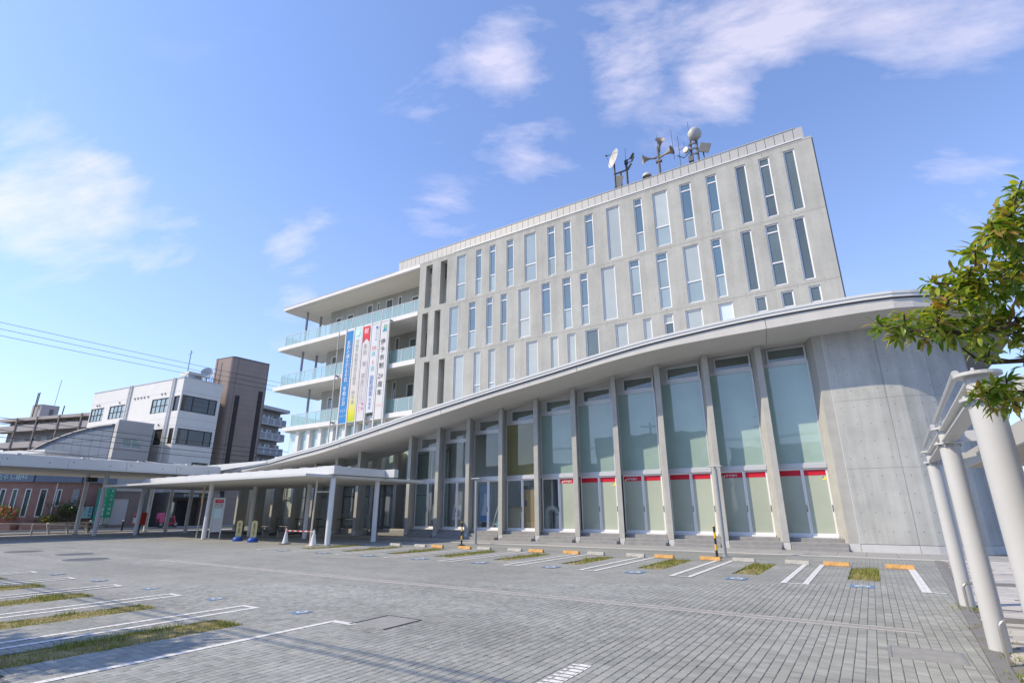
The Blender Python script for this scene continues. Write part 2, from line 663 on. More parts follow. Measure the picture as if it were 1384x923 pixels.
def curve_interp(tab):
    xs = [p[0] for p in tab]
    ys = [p[1] for p in tab]
    n = len(xs)
    ms = []
    for i in range(n):
        if i == 0:
            ms.append((ys[1] - ys[0]) / (xs[1] - xs[0]))
        elif i == n - 1:
            ms.append((ys[-1] - ys[-2]) / (xs[-1] - xs[-2]))
        else:
            ms.append((ys[i + 1] - ys[i - 1]) / (xs[i + 1] - xs[i - 1]))

    def f(x):
        if x <= xs[0]:
            return ys[0] + ms[0] * (x - xs[0])
        if x >= xs[-1]:
            return ys[-1] + ms[-1] * (x - xs[-1])
        for i in range(n - 1):
            if x <= xs[i + 1]:
                h = xs[i + 1] - xs[i]
                t = (x - xs[i]) / h
                return ((2 * t ** 3 - 3 * t ** 2 + 1) * ys[i] + (t ** 3 - 2 * t ** 2 + t) * h * ms[i]
                        + (-2 * t ** 3 + 3 * t ** 2) * ys[i + 1] + (t ** 3 - t ** 2) * h * ms[i + 1])
    return f

# ================================================================== GROUND
PX, PY = 0.105, 0.105          # paver pitch


def paver_sheet_mat(name, c1, c2, mortar, pw, ph, off=0.0, ms=0.006, stain=True):
    m = bpy.data.materials.new(name)
    m.use_nodes = True
    t = m.node_tree
    b = t.nodes['Principled BSDF']
    b.inputs['Roughness'].default_value = 0.85
    b.inputs['Specular IOR Level'].default_value = 0.2
    tc = N(t, 'ShaderNodeTexCoord')
    br = N(t, 'ShaderNodeTexBrick')
    br.offset = off
    br.squash = 1
    br.inputs['Scale'].default_value = 1.0
    br.inputs['Color1'].default_value = (*c1, 1)
    br.inputs['Color2'].default_value = (*c2, 1)
    br.inputs['Mortar'].default_value = (*mortar, 1)
    br.inputs['Mortar Size'].default_value = ms
    br.inputs['Mortar Smooth'].default_value = 0.1
    br.inputs['Brick Width'].default_value = pw
    br.inputs['Row Height'].default_value = ph
    lk(t, tc.outputs['Object'], br.inputs['Vector'])
    c = br.outputs[0]
    c = stain_nodes(t, tc, c)
    lk(t, c, b.inputs['Base Color'])
    return m


def stain_nodes(t, tc, c):
    for sc_, lo, hi, a0, a1 in ((0.22, 0.32, 0.68, 0.86, 1.10), (1.3, 0.3, 0.7, 0.92, 1.07)):
        n = N(t, 'ShaderNodeTexNoise')
        n.inputs['Scale'].default_value = sc_
        n.inputs['Detail'].default_value = 5
        n.inputs['Roughness'].default_value = 0.62
        lk(t, tc.outputs['Object'], n.inputs['Vector'])
        c = mixcol(t, 1.0, c, ramp(t, n.outputs[0], [(lo, a0), (hi, a1)]), 'MULTIPLY')
    n = N(t, 'ShaderNodeTexNoise')
    n.inputs['Scale'].default_value = 1.9
    n.inputs['Detail'].default_value = 3
    n.inputs['Distortion'].default_value = 0.6
    lk(t, tc.outputs['Object'], n.inputs['Vector'])
    c = mixcol(t, 1.0, c, ramp(t, n.outputs[0], [(0.60, 1.0), (0.72, 0.86)]), 'MULTIPLY')
    # long wheel-worn bands along the aisle
    mp = N(t, 'ShaderNodeMapping')
    mp.inputs['Scale'].default_value = (0.07, 0.9, 1)
    lk(t, tc.outputs['Object'], mp.inputs[0])
    n = N(t, 'ShaderNodeTexNoise')
    n.inputs['Scale'].default_value = 1.0
    n.inputs['Detail'].default_value = 4
    lk(t, mp.outputs[0], n.inputs['Vector'])
    c = mixcol(t, 1.0, c, ramp(t, n.outputs[0], [(0.35, 0.93), (0.65, 1.06)]), 'MULTIPLY')
    return c


def paver_mat(name, c1, c2):
    """each paver (mesh island) takes its own tone"""
    m = bpy.data.materials.new(name)
    m.use_nodes = True
    t = m.node_tree
    b = t.nodes['Principled BSDF']
    b.inputs['Roughness'].default_value = 0.85
    b.inputs['Specular IOR Level'].default_value = 0.2
    tc = N(t, 'ShaderNodeTexCoord')
    ge = N(t, 'ShaderNodeNewGeometry')
    oi = N(t, 'ShaderNodeObjectInfo')
    rnd = math_node(t, 'FRACT', math_node(t, 'ADD', ge.outputs['Random Per Island'], oi.outputs['Random']))
    c = mixcol(t, rnd, c1, c2)
    gp = N(t, 'ShaderNodeNewGeometry')
    class _T:
        outputs = {'Object': gp.outputs['Position']}
    c = stain_nodes(t, _T, c)
    n = N(t, 'ShaderNodeTexNoise')
    n.inputs['Scale'].default_value = 160
    n.inputs['Detail'].default_value = 2
    lk(t, gp.outputs['Position'], n.inputs['Vector'])
    c = mixcol(t, 1.0, c, ramp(t, n.outputs[0], [(0.3, 0.9), (0.7, 1.1)]), 'MULTIPLY')
    lk(t, c, b.inputs['Base Color'])
    return m


PAV1, PAV2 = (0.262, 0.270, 0.252), (0.312, 0.32, 0.298)
M_PAVSHEET = paver_sheet_mat('grey_paver_sheet', PAV1, PAV2, (0.15, 0.15, 0.142), PX, PY, 0, 0.0045)
M_PAVER = paver_mat('grey_paver', (0.246, 0.255, 0.239), (0.33, 0.338, 0.314))
M_WALKP = paver_mat('pale_walkway_paver', (0.40, 0.39, 0.37), (0.52, 0.50, 0.47))
M_WALKSHEET = mat('walkway_joint', (0.20, 0.195, 0.18), 0.9, 0.2, 4)
M_ASPH = mat('asphalt', (0.11, 0.11, 0.11), 0.9, 0.18, 0.4, 0.3, 60)
M_LIGHTROAD = mat('pale_pavement', (0.36, 0.355, 0.34), 0.9, 0.10, 0.5)
M_KERB = mat('kerb_stone', (0.40, 0.39, 0.365), 0.9, 0.12, 2)
M_SLAB = mat('apron_slab', (0.305, 0.305, 0.30), 0.9, 0.12, 1.2, 0.2, 40)
M_SOIL = mat('dry_soil', (0.27, 0.22, 0.11), 1.0, 0.3, 9, 0.6, 40)
M_BORDER = mat('border_stone', (0.20, 0.20, 0.195), 0.9, 0.15, 3)


def paint_mat(name, color, wear=0.45):
    """road paint worn through along the paver joints"""
    m = bpy.data.materials.new(name)
    m.use_nodes = True
    t = m.node_tree
    b = t.nodes['Principled BSDF']
    b.inputs['Roughness'].default_value = 0.75
    tc = N(t, 'ShaderNodeTexCoord')
    br = N(t, 'ShaderNodeTexBrick')
    br.offset = 0
    br.inputs['Scale'].default_value = 1
    br.inputs['Color1'].default_value = (0, 0, 0, 1)
    br.inputs['Color2'].default_value = (0.0, 0.0, 0.0, 1)
    br.inputs['Mortar'].default_value = (1, 1, 1, 1)
    br.inputs['Mortar Size'].default_value = 0.004
    br.inputs['Brick Width'].default_value = PX
    br.inputs['Row Height'].default_value = PY
    lk(t, tc.outputs['Object'], br.inputs['Vector'])
    n = N(t, 'ShaderNodeTexNoise')
    n.inputs['Scale'].default_value = 9
    n.inputs['Detail'].default_value = 6
    n.inputs['Roughness'].default_value = 0.7
    lk(t, tc.outputs['Object'], n.inputs['Vector'])
    w = ramp(t, n.outputs[0], [(0.46, 0.0), (0.66, wear)])
    f = math_node(t, 'MAXIMUM', w, math_node(t, 'MULTIPLY', br.outputs[0], 0.75))
    c = mixcol(t, f, tuple(color), (0.2, 0.2, 0.2))
    lk(t, c, b.inputs['Base Color'])
    return m


M_LINE = paint_mat('worn_white_paint', (0.70, 0.70, 0.68))
M_LINE2 = paint_mat('faint_white_paint', (0.50, 0.50, 0.48), 0.8)
M_BLUEP = paint_mat('worn_blue_paint', (0.09, 0.22, 0.40), 0.55)

g = MB()
g.quad((-700, -700, -0.10), (700, -700, -0.10), (700, 900, -0.10), (-700, 900, -0.10))
g.build('ground', M_ASPH, kind='structure')

X_KERB0, X_KERB1 = 0.58, 0.035      # border line x = 0.42 + 0.044*y


def bx_(y):
    return 0.42 + 0.044 * y


# planted strips: (x0, x1, y0, y1)
STRIPS = []
for k in range(9):
    xc = -0.42 - 2.49 * k
    STRIPS.append((xc - 0.33, xc + 0.33, 15.2 if k else 15.35, 18.35 if k < 3 else 18.2))
for k in range(5):
    xc = -8.13 - 2.49 * k
    STRIPS.append((xc - 0.34, xc + 0.36, 2.3 if k == 0 else 0.4, 4.95))


def snap(v):
    return round(v / PX) * PX


STRIPS = [tuple(snap(v) for v in s) for s in STRIPS]
# paved sheet with real openings for the planted strips
xs = sorted({snap(-47.0), snap(0.525), *[s[0] for s in STRIPS], *[s[1] for s in STRIPS]})
ys = sorted({-12.0, 22.2, *[s[2] for s in STRIPS], *[s[3] for s in STRIPS]})
sh = MB()
for i in range(len(xs) - 1):
    for j in range(len(ys) - 1):
        cx, cy = (xs[i] + xs[i + 1]) / 2, (ys[j] + ys[j + 1]) / 2
        if any(s[0] < cx < s[1] and s[2] < cy < s[3] for s in STRIPS):
            continue
        sh.quad((xs[i], ys[j], 0), (xs[i + 1], ys[j], 0), (xs[i + 1], ys[j + 1], 0), (xs[i], ys[j + 1], 0))
xr = snap(0.525)
sh.quad((xr, -12, 0), (bx_(-12) + 0.0, -12, 0), (bx_(-12), -12, 0), (xr, -12, 0))
sh.quad((xr, 2.4, 0), (bx_(2.4), 2.4, 0), (bx_(22.2), 22.2, 0), (xr, 22.2, 0))
parking = sh.build('parking_area', M_PAVSHEET, kind='structure')
sk = MB()
for s in STRIPS:
    x0, x1, y0, y1 = s
    for a, b in (((x0, y0), (x0, y1)), ((x0, y1), (x1, y1)), ((x1, y1), (x1, y0)), ((x1, y0), (x0, y0))):
        sk.quad((*a, -0.07), (*b, -0.07), (*b, 0), (*a, 0))
sk.build('strip_edge', mat('dark_edge_concrete', (0.22, 0.21, 0.2), 0.9, 0.1, 4), parking)  # dark sides of the strip openings

# individual pavers nearest the camera, the rest of the near field as one part
cells = []
for ix in range(int(-13 / PX), int(1.6 / PX)):
    for iy in range(int(0.5 / PX), int(15 / PX)):
        x, y = (ix + 0.5) * PX, (iy + 0.5) * PX
        if x + PX / 2 > bx_(y):
            continue
        if any(s[0] - 0.01 < x < s[1] + 0.01 and s[2] - 0.01 < y < s[3] + 0.01 for s in STRIPS):
            continue
        v = Vector((x, y, -1.55))
        w = v.dot(F)
        if w < 2.0 or w > 11.5:
            continue
        sx, sy = v.dot(RR) / w * 710.3, v.dot(UU) / w * 710.3
        if abs(sx) > 720 or sy < -500:
            continue
        cells.append((w, x, y))
cells.sort()


def paver_geo(mb, x, y, hx, hy, z0, zt, rng):
    a = rng.uniform(-.0018, .0018)
    b_ = rng.uniform(-.0018, .0018)
    t = [zt + a, zt + b_, zt - a, zt - b_]
    i = 0.005
    n = len(mb.v)
    P8 = [(x - hx, y - hy), (x + hx, y - hy), (x + hx, y + hy), (x - hx, y + hy)]
    Q8 = [(x - hx + i, y - hy + i), (x + hx - i, y - hy + i), (x + hx - i, y + hy - i), (x - hx + i, y + hy - i)]
    mb.v += [(p[0], p[1], z0) for p in P8]
    mb.v += [(p[0], p[1], tz - 0.004) for p, tz in zip(P8, t)]
    mb.v += [(p[0], p[1], tz) for p, tz in zip(Q8, t)]
    for k in range(4):
        l = (k + 1) % 4
        mb.f.append((n + k, n + l, n + 4 + l, n + 4 + k))
        mb.f.append((n + 4 + k, n + 4 + l, n + 8 + l, n + 8 + k))
    mb.f.append((n + 8, n + 9, n + 10, n + 11))


rng = random.Random(3)
pm = []
for k in range(6):
    mb = MB()
    paver_geo(mb, 0, 0, PX / 2 - 0.004, PY / 2 - 0.0022, -0.004, 0.006, rng)
    me = bpy.data.meshes.new('paver')
    me.from_pydata(mb.v, [], mb.f)
    me.materials.append(M_PAVER)
    pm.append(me)


def near_area(c):
    w, x, y = c
    return 1 / w ** 3


for w, x, y in cells[:300]:
    o = bpy.data.objects.new('paver', pm[rng.randrange(6)])
    o.location = (x, y, rng.uniform(0, 0.0015))
    o.parent = parking
    col.objects.link(o)
pf = MB()
for w, x, y in cells[300:]:
    left = x < -5.6
    gx, gy = (0.0018, 0.003) if left else (0.003, 0.0018)
    if rng.random() < 0.3:
        gx += 0.001
    paver_geo(pf, x, y, PX / 2 - gx, PY / 2 - gy, -0.004, 0.005 + rng.uniform(0, 0.0022), rng)
pf.build('paver_field', M_PAVER, parking, kind='stuff')

# border stones between car park and walkway
for k in range(24):
    y0 = 3.0 + k * 0.8
    y1 = y0 + 0.79
    MB().prism([(bx_(y0) + 0.004, y0), (bx_(y0) + 0.155, y0), (bx_(y1) + 0.155, y1), (bx_(y1) + 0.004, y1)], -0.05, 0.012).build('border_stone', M_BORDER, parking)

# walkway to the right with long pale pavers
wk = MB().quad((bx_(-3) + 0.15, -3, -0.004), (9, -3, -0.004), (9, 22.4, -0.004), (bx_(22.4) + 0.15, 22.4, -0.004)).build('walkway', M_WALKSHEET, kind='structure')
M_WALKD = paver_mat('dark_walkway_paver', (0.16, 0.15, 0.145), (0.24, 0.225, 0.21))
wc = []
row = 0
y = 3.5
while y < 22.2:
    x = bx_(y) + 0.16 + rng.uniform(0, 0.25)
    while x < 6.0:
        L = rng.choice((0.3, 0.45, 0.6))
        wc.append((x, y, L))
        x += L
    y += 0.15
    row += 1
wm = MB()
wmd = MB()
wc.sort(key=lambda c: c[1] + c[0])
cnt = 0
for x, y, L in wc:
    v = Vector((x, y, -1.55))
    inview = v.dot(RR) / max(v.dot(F), .1) * 710 < 712
    dark = rng.random() < 0.13
    mb = MB() if (cnt < 300 and inview) else (wmd if dark else wm)
    mb.prism([(x + .003, y + .004), (x + L - .003, y + .004), (x + L - .003, y + .146), (x + .003, y + .146)], -0.003, 0.004 + rng.uniform(0, .004))
    if cnt < 300 and inview:
        cnt += 1
        mb.build('walkway_paver', M_WALKD if dark else M_WALKP, wk)
wm.build('paver_field', M_WALKP, wk, kind='stuff')
wmd.build('dark_paver_field', M_WALKD, wk, kind='stuff')

# apron slabs in front of the hall
ap = MB().quad((-46, 22.205, -0.002), (9, 22.405, -0.002), (9, 29, -0.002), (-46, 29, -0.002)).build('apron', M_JOINT, kind='structure')
for k in range(44):
    x0 = 1.9 - k * 0.9 + 4.0
    for (ya, yb) in ((22.42, 23.65), (23.66, 25.2)):
        if x0 < -33:
            continue
        MB().box(x0, x0 + 0.89, ya, yb, -0.01, 0.012 + rng.uniform(0, .002)).build('apron_slab', M_SLAB, ap)
MB().box(-18.2, 5.0, 22.21, 22.40, -0.05, 0.018).build('edge_kerb', mat('pale_kerb', (.50, .49, .46), .9, .08, 2), ap)

# painted bay lines, caps, marks -------------------------------------------------
Z1, Z2 = 0.0095, 0.0135
ln = []
for k in range(9):
    xl = -1.9 - 2.49 * k + 0.0
    ln.append((xl - 0.06, xl + 0.06, 13.86, 18.9))
    ln.append((xl + 0.37, xl + 0.49, 13.86, 18.9))
    ln.append((xl + 0.06, xl + 0.37, 13.86, 13.95))
ln.append((0.56, 0.72, 13.75, 18.9))
ln.append((0.72, 0.95, 13.75, 13.84))
for x0, x1, y0, y1 in ln:
    MB().quad((x0, y0, Z1), (x1, y0, Z1), (x1, y1, Z1), (x0, y1, Z1)).build('bay_line', M_LINE, parking)
ln = []
for k in range(5):
    xr_ = -8.9 - 2.49 * k
    ln.append((xr_ - 0.05, xr_ + 0.05, 0.3, 5.85))
    ln.append((xr_ - 0.42, xr_ - 0.32, 0.3, 5.85))
    ln.append((xr_ - 0.32, xr_ - 0.05, 5.76, 5.85))
ln.append((-6.93, -6.83, 1.2, 5.82))
ln.append((-6.83, -6.45, 5.70, 5.82))
for x0, x1, y0, y1 in ln:
    MB().quad((x0, y0, Z1), (x1, y0, Z1), (x1, y1, Z1), (x0, y1, Z1)).build('bay_line', M_LINE, parking)
# broken white patch at the near edge
for k in range(9):
    y0 = 4.75 + k * PY
    MB().quad((-2.9, y0, Z1), (-2.86 + 0.03 * (k % 3), y0, Z1), (-2.86 + 0.03 * (k % 3), y0 + 0.05, Z1), (-2.9, y0 + 0.05, Z1)).build('bay_line', M_LINE, parking)
    MB().quad((-2.84, y0, Z1 + .001), (-2.70, y0, Z1 + .001), (-2.70, y0 + 0.085, Z1 + .001), (-2.84, y0 + 0.085, Z1 + .001)).build('bay_line', M_LINE, parking)


def ring(c, r0, r1, a0, a1, z, n=14):
    mb = MB()
    for i in range(n):
        t0 = R(a0 + (a1 - a0) * i / n)
        t1 = R(a0 + (a1 - a0) * (i + 1) / n)
        mb.quad((c[0] + r0 * math.cos(t0), c[1] + r0 * math.sin(t0), z), (c[0] + r1 * math.cos(t0), c[1] + r1 * math.sin(t0), z),
                (c[0] + r1 * math.cos(t1), c[1] + r1 * math.sin(t1), z), (c[0] + r0 * math.cos(t1), c[1] + r0 * math.sin(t1), z))
    return mb


def blue_mark(x, y, flip):
    s = -1 if flip else 1
    q = .60 if flip else 1.0
    b = MB().quad((x - .22 * q, y - .24 * q, Z1), (x + .22 * q, y - .24 * q, Z1), (x + .22 * q, y + .24 * q, Z1), (x - .22 * q, y + .24 * q, Z1)).build('blue_mark', M_BLUEP, parking)
    m = ring((x, y - 0.02 * s), 0.085 * q, 0.15 * q, 0, 360, Z2)
    m.quad((x - .03 * q, y + .15 * q, Z2), (x + .03 * q, y + .15 * q, Z2), (x + .03 * q, y + .22 * q, Z2), (x - .03 * q, y + .22 * q, Z2))
    m.build('white_symbol', M_LINE, b)


for k in range(9):
    blue_mark(-0.43 - 2.49 * k, 14.15, False)
for k in range(5):
    blue_mark(-7.9 - 2.49 * k, 5.95 if k else 5.95, True)

# drainage channel across the aisle
dc = MB()
for k in range(36):
    xa = -20.0 + k * 0.58
    if xa > bx_(9.4) - .6:
        continue
    dc.box(xa, xa + 0.57, 9.32, 9.36, -0.02, 0.012)
    dc.box(xa, xa + 0.57, 9.52, 9.56, -0.02, 0.012)
dc.build('drain_channel', mat('channel_concrete', (0.42, 0.41, 0.39), 0.9, 0.15, 3), parking)
MB().box(-20, 0.25, 9.365, 9.515, -0.02, 0.008).build('drain_grate', mat('drain_cover', (0.27, 0.265, 0.255), 0.8, 0.1, 4), parking)

# round and square access covers
M_IRON = mat('cast_iron', (0.12, 0.12, 0.118), 0.6, 0.2, 6, metal=0.3)
for i, (x, y, r, lb) in enumerate(((-28.9, 8.3, 0.62, 'dark round manhole cover, leftmost of the three in the car park aisle'),
                                   (-25.4, 8.85, 0.62, 'dark round manhole cover, middle and farthest of the three in the aisle'),
                                   (-22.4, 8.15, 0.66, 'dark round manhole cover, rightmost and nearest of the three in the aisle'))):
    t = thing('manhole_cover', lb, 'manhole cover', (x, y, 0), 'manhole covers in the car park')
    MB().lathe([(r + .05, 0.0), (r + .05, 0.012), (r, 0.012)], (x, y, 0), n=28).build('rim', M_KERB, t)
    MB().lathe([(r, 0.010), (r * .66, 0.013), (r * .33, 0.012), (0.001, 0.013)], (x, y, 0), n=28).build('lid', M_IRON, t)


def square_cover(x0, x1, y0, y1, label, frame_m, sides):
    t = thing('access_cover', label, 'access cover', ((x0 + x1) / 2, (y0 + y1) / 2, 0), 'square access covers in the paving')
    MB().box(x0, x1, y0, y1, -0.01, 0.0085).build('lid', mat('cover_infill', (0.275, 0.275, 0.262), 0.85, 0.15, 5), t)
    f = MB()
    if 'l' in sides:
        f.box(x0 - .03, x0, y0, y1, -0.01, 0.014)
    if 'r' in sides:
        f.box(x1, x1 + .03, y0, y1, -0.01, 0.014)
    if 't' in sides:
        f.box(x0, x1, y1, y1 + .02, -0.01, 0.012)
    if 'b' in sides:
        f.box(x0, x1, y0 - .02, y0, -0.01, 0.012)
    f.build('frame', frame_m, t)


square_cover(-0.08, 0.55, 7.75, 8.35, 'square access cover with steel edges near the white columns', M_STEEL, 'lrt')
square_cover(-6.5, -5.85, 5.75, 6.5, 'square paver-filled access cover at the end of the white line', M_DARK, 'lrt')

# wheel stops ---------------------------------------------------------------------
ORD = ['first', 'second', 'third', 'fourth', 'fifth', 'sixth', 'seventh', 'eighth', 'ninth', 'tenth', 'eleventh', 'twelfth',
       'thirteenth', 'fourteenth', 'fifteenth', 'sixteenth', 'seventeenth', 'eighteenth']


def wheel_stop(name, x, y, m, label, group, rot=0):
    t = thing(name, label, 'wheel stop', (x, y, 0), group, 0)
    hw = 0.32
    b = MB()
    pr = [(-0.075, 0.0), (0.075, 0.0), (0.075, 0.03), (0.045, 0.115), (-0.045, 0.115), (-0.075, 0.03)]
    n = len(pr)
    for sx in (-hw, hw):
        b.v += [(x + sx, y + p[0], p[1]) for p in pr]
    b.f.append(tuple(range(n))[::-1] if False else tuple(range(n)))
    b.f.append(tuple(n + i for i in reversed(range(n))))
    for i in range(n):
        j = (i + 1) % n
        b.f.append((i, i + n, j + n, j))
    b.build('block', m, t, bevel=0.008)
    for sx in (-0.2, 0.2):
        MB().disc((x + sx, y, 0.1165), 0.018, n=8).build('bolt_hole', M_JOINT, t)
    return t


cnt = 0
io = ig = 0
for k in range(8):
    xc = -0.37 - 2.49 * k
    orange = k % 2 == 0
    for s in (0.76, -0.73):
        if orange:
            lb = ['worn orange wheel stop at the right end of the row before the hall',
                  'orange wheel stop second from the right, near the concrete end wall',
                  'third orange wheel stop from the right, just left of the tall grey pole',
                  'fourth orange wheel stop from the right, beside the tall grass tuft',
                  'fifth orange wheel stop from the right, left of two grey ones',
                  'sixth orange wheel stop from the right',
                  'orange wheel stop just left of the black and yellow bollard by the white pole',
                  'orange wheel stop farthest left in the row before the hall'][io]
            io += 1
        else:
            lb = ['plain grey wheel stop at the right of the row, left of the orange pair',
                  'plain grey wheel stop right beside the foot of the tall grey pole',
                  'third plain grey wheel stop from the right',
                  'fourth plain grey wheel stop from the right',
                  'fifth plain grey wheel stop from the right',
                  'plain grey wheel stop beside the foot of the thin pole with lamp cap',
                  'plain grey wheel stop in canopy shade, right one of the far pair',
                  'plain grey wheel stop in canopy shade, leftmost of the whole row'][ig]
            ig += 1
        wheel_stop('wheel_stop', xc + s, 18.7 + 0.02 * rng.uniform(-1, 1), M_ORANGE if orange else M_GREYBLOCK, lb, 'wheel stops in the row before the hall')
MB().box(-8.42, -7.82, 2.12, 2.28, 0, 0.12).build('wheel_stop', M_GREYBLOCK, label='grey wheel stop at the bottom left corner next to the low bush', cat='wheel stop', bevel=0.01)

# planted strips ---------------------------------------------------------------------
so_ = MB()
for s in STRIPS:
    x0, x1, y0, y1 = s
    nx, ny = 6, max(6, int((y1 - y0) / 0.12))
    idx = len(so_.v)
    for j in range(ny + 1):
        for i in range(nx + 1):
            z = (-0.035 if s[2] > 10 else -0.012) + 0.03 * rng.random() - (0.015 if i in (0, nx) or j in (0, ny) else 0)
            so_.v.append((x0 + (x1 - x0) * i / nx, y0 + (y1 - y0) * j / ny, z))
    for j in range(ny):
        for i in range(nx):
            a = idx + j * (nx + 1) + i
            so_.f.append((a, a + 1, a + nx + 2, a + nx + 1))
so_.build('strip_soil', M_SOIL, kind='structure', smooth=True)


def grass_mat(name, c1, c2, c3):
    m = bpy.data.materials.new(name)
    m.use_nodes = True
    t = m.node_tree
    b = t.nodes['Principled BSDF']
    b.inputs['Roughness'].default_value = 0.6
    b.inputs['Specular IOR Level'].default_value = 0.25
    ge = N(t, 'ShaderNodeNewGeometry')
    n = t.nodes.new('ShaderNodeValToRGB')
    cr = n.color_ramp
    cr.elements[0].color = (*c1, 1)
    cr.elements[1].color = (*c3, 1)
    e = cr.elements.new(0.5)
    e.color = (*c2, 1)
    lk(t, ge.outputs['Random Per Island'], n.inputs[0])
    lk(t, n.outputs[0], b.inputs['Base Color'])
    tl = N(t, 'ShaderNodeBsdfTranslucent')
    lk(t, n.outputs[0], tl.inputs[0])
    mx = N(t, 'ShaderNodeMixShader')
    mx.inputs[0].default_value = 0.3
    out = t.nodes['Material Output']
    lk(t, b.outputs[0], mx.inputs[1])
    lk(t, tl.outputs[0], mx.inputs[2])
    lk(t, mx.outputs[0], out.inputs[0])
    return m


M_GRASS = grass_mat('strip_grass', (0.13, 0.20, 0.025), (0.24, 0.27, 0.05), (0.42, 0.34, 0.13))
from mathutils import noise as mnoise
gb = MB()
for si, s in enumerate(STRIPS):
    x0, x1, y0, y1 = s
    area = (x1 - x0) * (y1 - y0)
    near = si >= 9
    cnt = int(area * (2300 if near else 620))
    for _ in range(cnt):
        x, y = rng.uniform(x0, x1), rng.uniform(y0, y1)
        d = mnoise.noise(Vector((x * 2.2, y * 2.2, si * 3.1)))
        if not near and (y - y0) / (y1 - y0) < 0.45 and rng.random() < 0.55:
            continue
        if d < -0.15 and rng.random() < (0.25 if near else 0.6):
            continue
        h = rng.uniform(0.04, 0.085) * (1.5 if d > 0.25 else 1.0) * (1.15 if not near else 0.9)
        a = rng.uniform(0, 6.28)
        wv = 0.008 if near else 0.011
        lean = rng.uniform(0.2, 0.9) * h
        b2 = rng.uniform(0, 6.28)
        gb.tri((x - math.cos(a) * wv, y - math.sin(a) * wv, -0.035), (x + math.cos(a) * wv, y + math.sin(a) * wv, -0.035),
               (x + math.cos(b2) * lean, y + math.sin(b2) * lean, -0.03 + h))
gb.build('strip_grass', M_GRASS, kind='stuff')
# weeds along the border of the walkway
wd = MB()
for (x, y, n_, r_) in ((1.0, 10.2, 60, .12), (0.98, 9.2, 40, .1), (0.97, 12.0, 50, .12), (0.93, 7.5, 60, .1), (1.06, 8.3, 70, .1), (1.17, 11.9, 60, .1), (0.85, 6.6, 30, .08), (1.2, 7.3, 30, .1)):
    for _ in range(n_):
        px_, py_ = x + rng.gauss(0, r_), y + rng.gauss(0, r_)
        a, h = rng.uniform(0, 6.28), rng.uniform(.015, .05)
        wd.tri((px_ - math.cos(a) * .008, py_ - math.sin(a) * .008, 0.0), (px_ + math.cos(a) * .008, py_ + math.sin(a) * .008, 0.0), (px_ + rng.gauss(0, .025), py_ + rng.gauss(0, .025), h))
wd.build('weeds', M_GRASS, kind='stuff')

# street and pavements to the left
MB().quad((-57, -80, -0.02), (-49.5, -80, -0.02), (-49.5, 120, -0.02), (-57, 120, -0.02)).build('street', mat('street_asphalt', (0.17, 0.17, 0.168), 0.9, 0.12, 0.5), kind='structure')
MB().quad((-49.4, -80, -0.004), (-46.9, -80, -0.004), (-46.9, 120, -0.004), (-49.4, 120, -0.004)).build('pavement', M_LIGHTROAD, kind='structure')
MB().box(-49.5, -49.3, -40, 80, -0.1, 0.09).build('kerb', M_KERB, kind='structure')
MB().box(-57.2, -57.0, -40, 80, -0.1, 0.12).build('kerb', M_KERB, kind='structure')
MB().quad((-66, -80, 0.06), (-57.2, -80, 0.06), (-57.2, 120, 0.06), (-66, 120, 0.06)).build('pavement', M_LIGHTROAD, kind='structure')
MB().quad((-49.9, -60, -0.016), (-49.75, -60, -0.016), (-49.75, 100, -0.016), (-49.9, 100, -0.016)).build('road_line', M_LINE2, kind='structure')

# ================================================================== OFFICE BLOCK
YT = 28.0
tower = thing('office_building', 'tall pale concrete office block with narrow white framed windows and glass railed balconies', 'building', (-12, 34, 0))
PT = planeP((-100, YT), (100, YT))


def PTx(x, z, d):
    return (x, YT + d, z)


R1 = [(-23.16, -22.3, 'W'), (-21.34, -20.84, 'N'), (-20.13, -19.61, 'N'), (-18.64, -18.06, 'N'), (-17.15, -16.22, 'W'), (-15.31, -14.75, 'N'),
      (-14.09, -13.54, 'N'), (-12.52, -11.95, 'N'), (-11.01, -10.13, 'P'), (-9.19, -8.66, 'N'), (-7.99, -7.09, 'Wp'), (-6.34, -5.69, 'N'),
      (-4.82, -4.24, 'N'), (-3.23, -2.67, 'D'), (-2.0, -1.46, 'Nd'), (-0.77, -0.23, 'D')]
R2 = [(-23.71, -22.87, 'W'), (-21.91, -21.29, 'N'), (-20.36, -19.84, 'N'), (-19.14, -18.61, 'N'), (-17.67, -16.78, 'Wl'), (-15.86, -15.2, 'N'),
      (-14.3, -13.7, 'N'), (-13.05, -12.52, 'N'), (-11.58, -10.69, 'P'), (-9.77, -9.13, 'Np'), (-8.11, -7.45, 'Np'), (-6.54, -5.67, 'Wp'),
      (-4.99, -4.46, 'N'), (-3.43, -2.9, 'D'), (-2.21, -1.58, 'Nd'), (-0.87, -0.36, 'D')]
R3 = [(-23.15, -22.3, 'P'), (-21.37, -20.82, 'B'), (-20.12, -19.58, 'B'), (-18.58, -18.02, 'B'), (-17.09, -16.23, 'P'), (-15.28, -14.74, 'P'),
      (-14.09, -13.53, 'P'), (-12.84, -11.98, 'G'), (-10.9, -10.14, 'P'), (-9.19, -8.71, 'B'), (-7.98, -7.46, 'N3'), (-6.77, -5.88, 'P'),
      (-5.02, -4.3, 'L'), (-3.21, -2.68, 'S'), (-1.99, -1.44, 'S'), (-0.75, -0.25, 'S')]
SL1 = [(-24.76, -24.1, 16.34, 19.92), (-26.25, -25.6, 16.34, 19.92)]
SL2 = [(-25.18, -24.6, 12.42, 15.92), (-26.43, -25.82, 12.42, 15.92)]
SL3 = [(-24.57, -24.0, 8.72, 12.0), (-26.0, -25.46, 8.55, 12.0)]
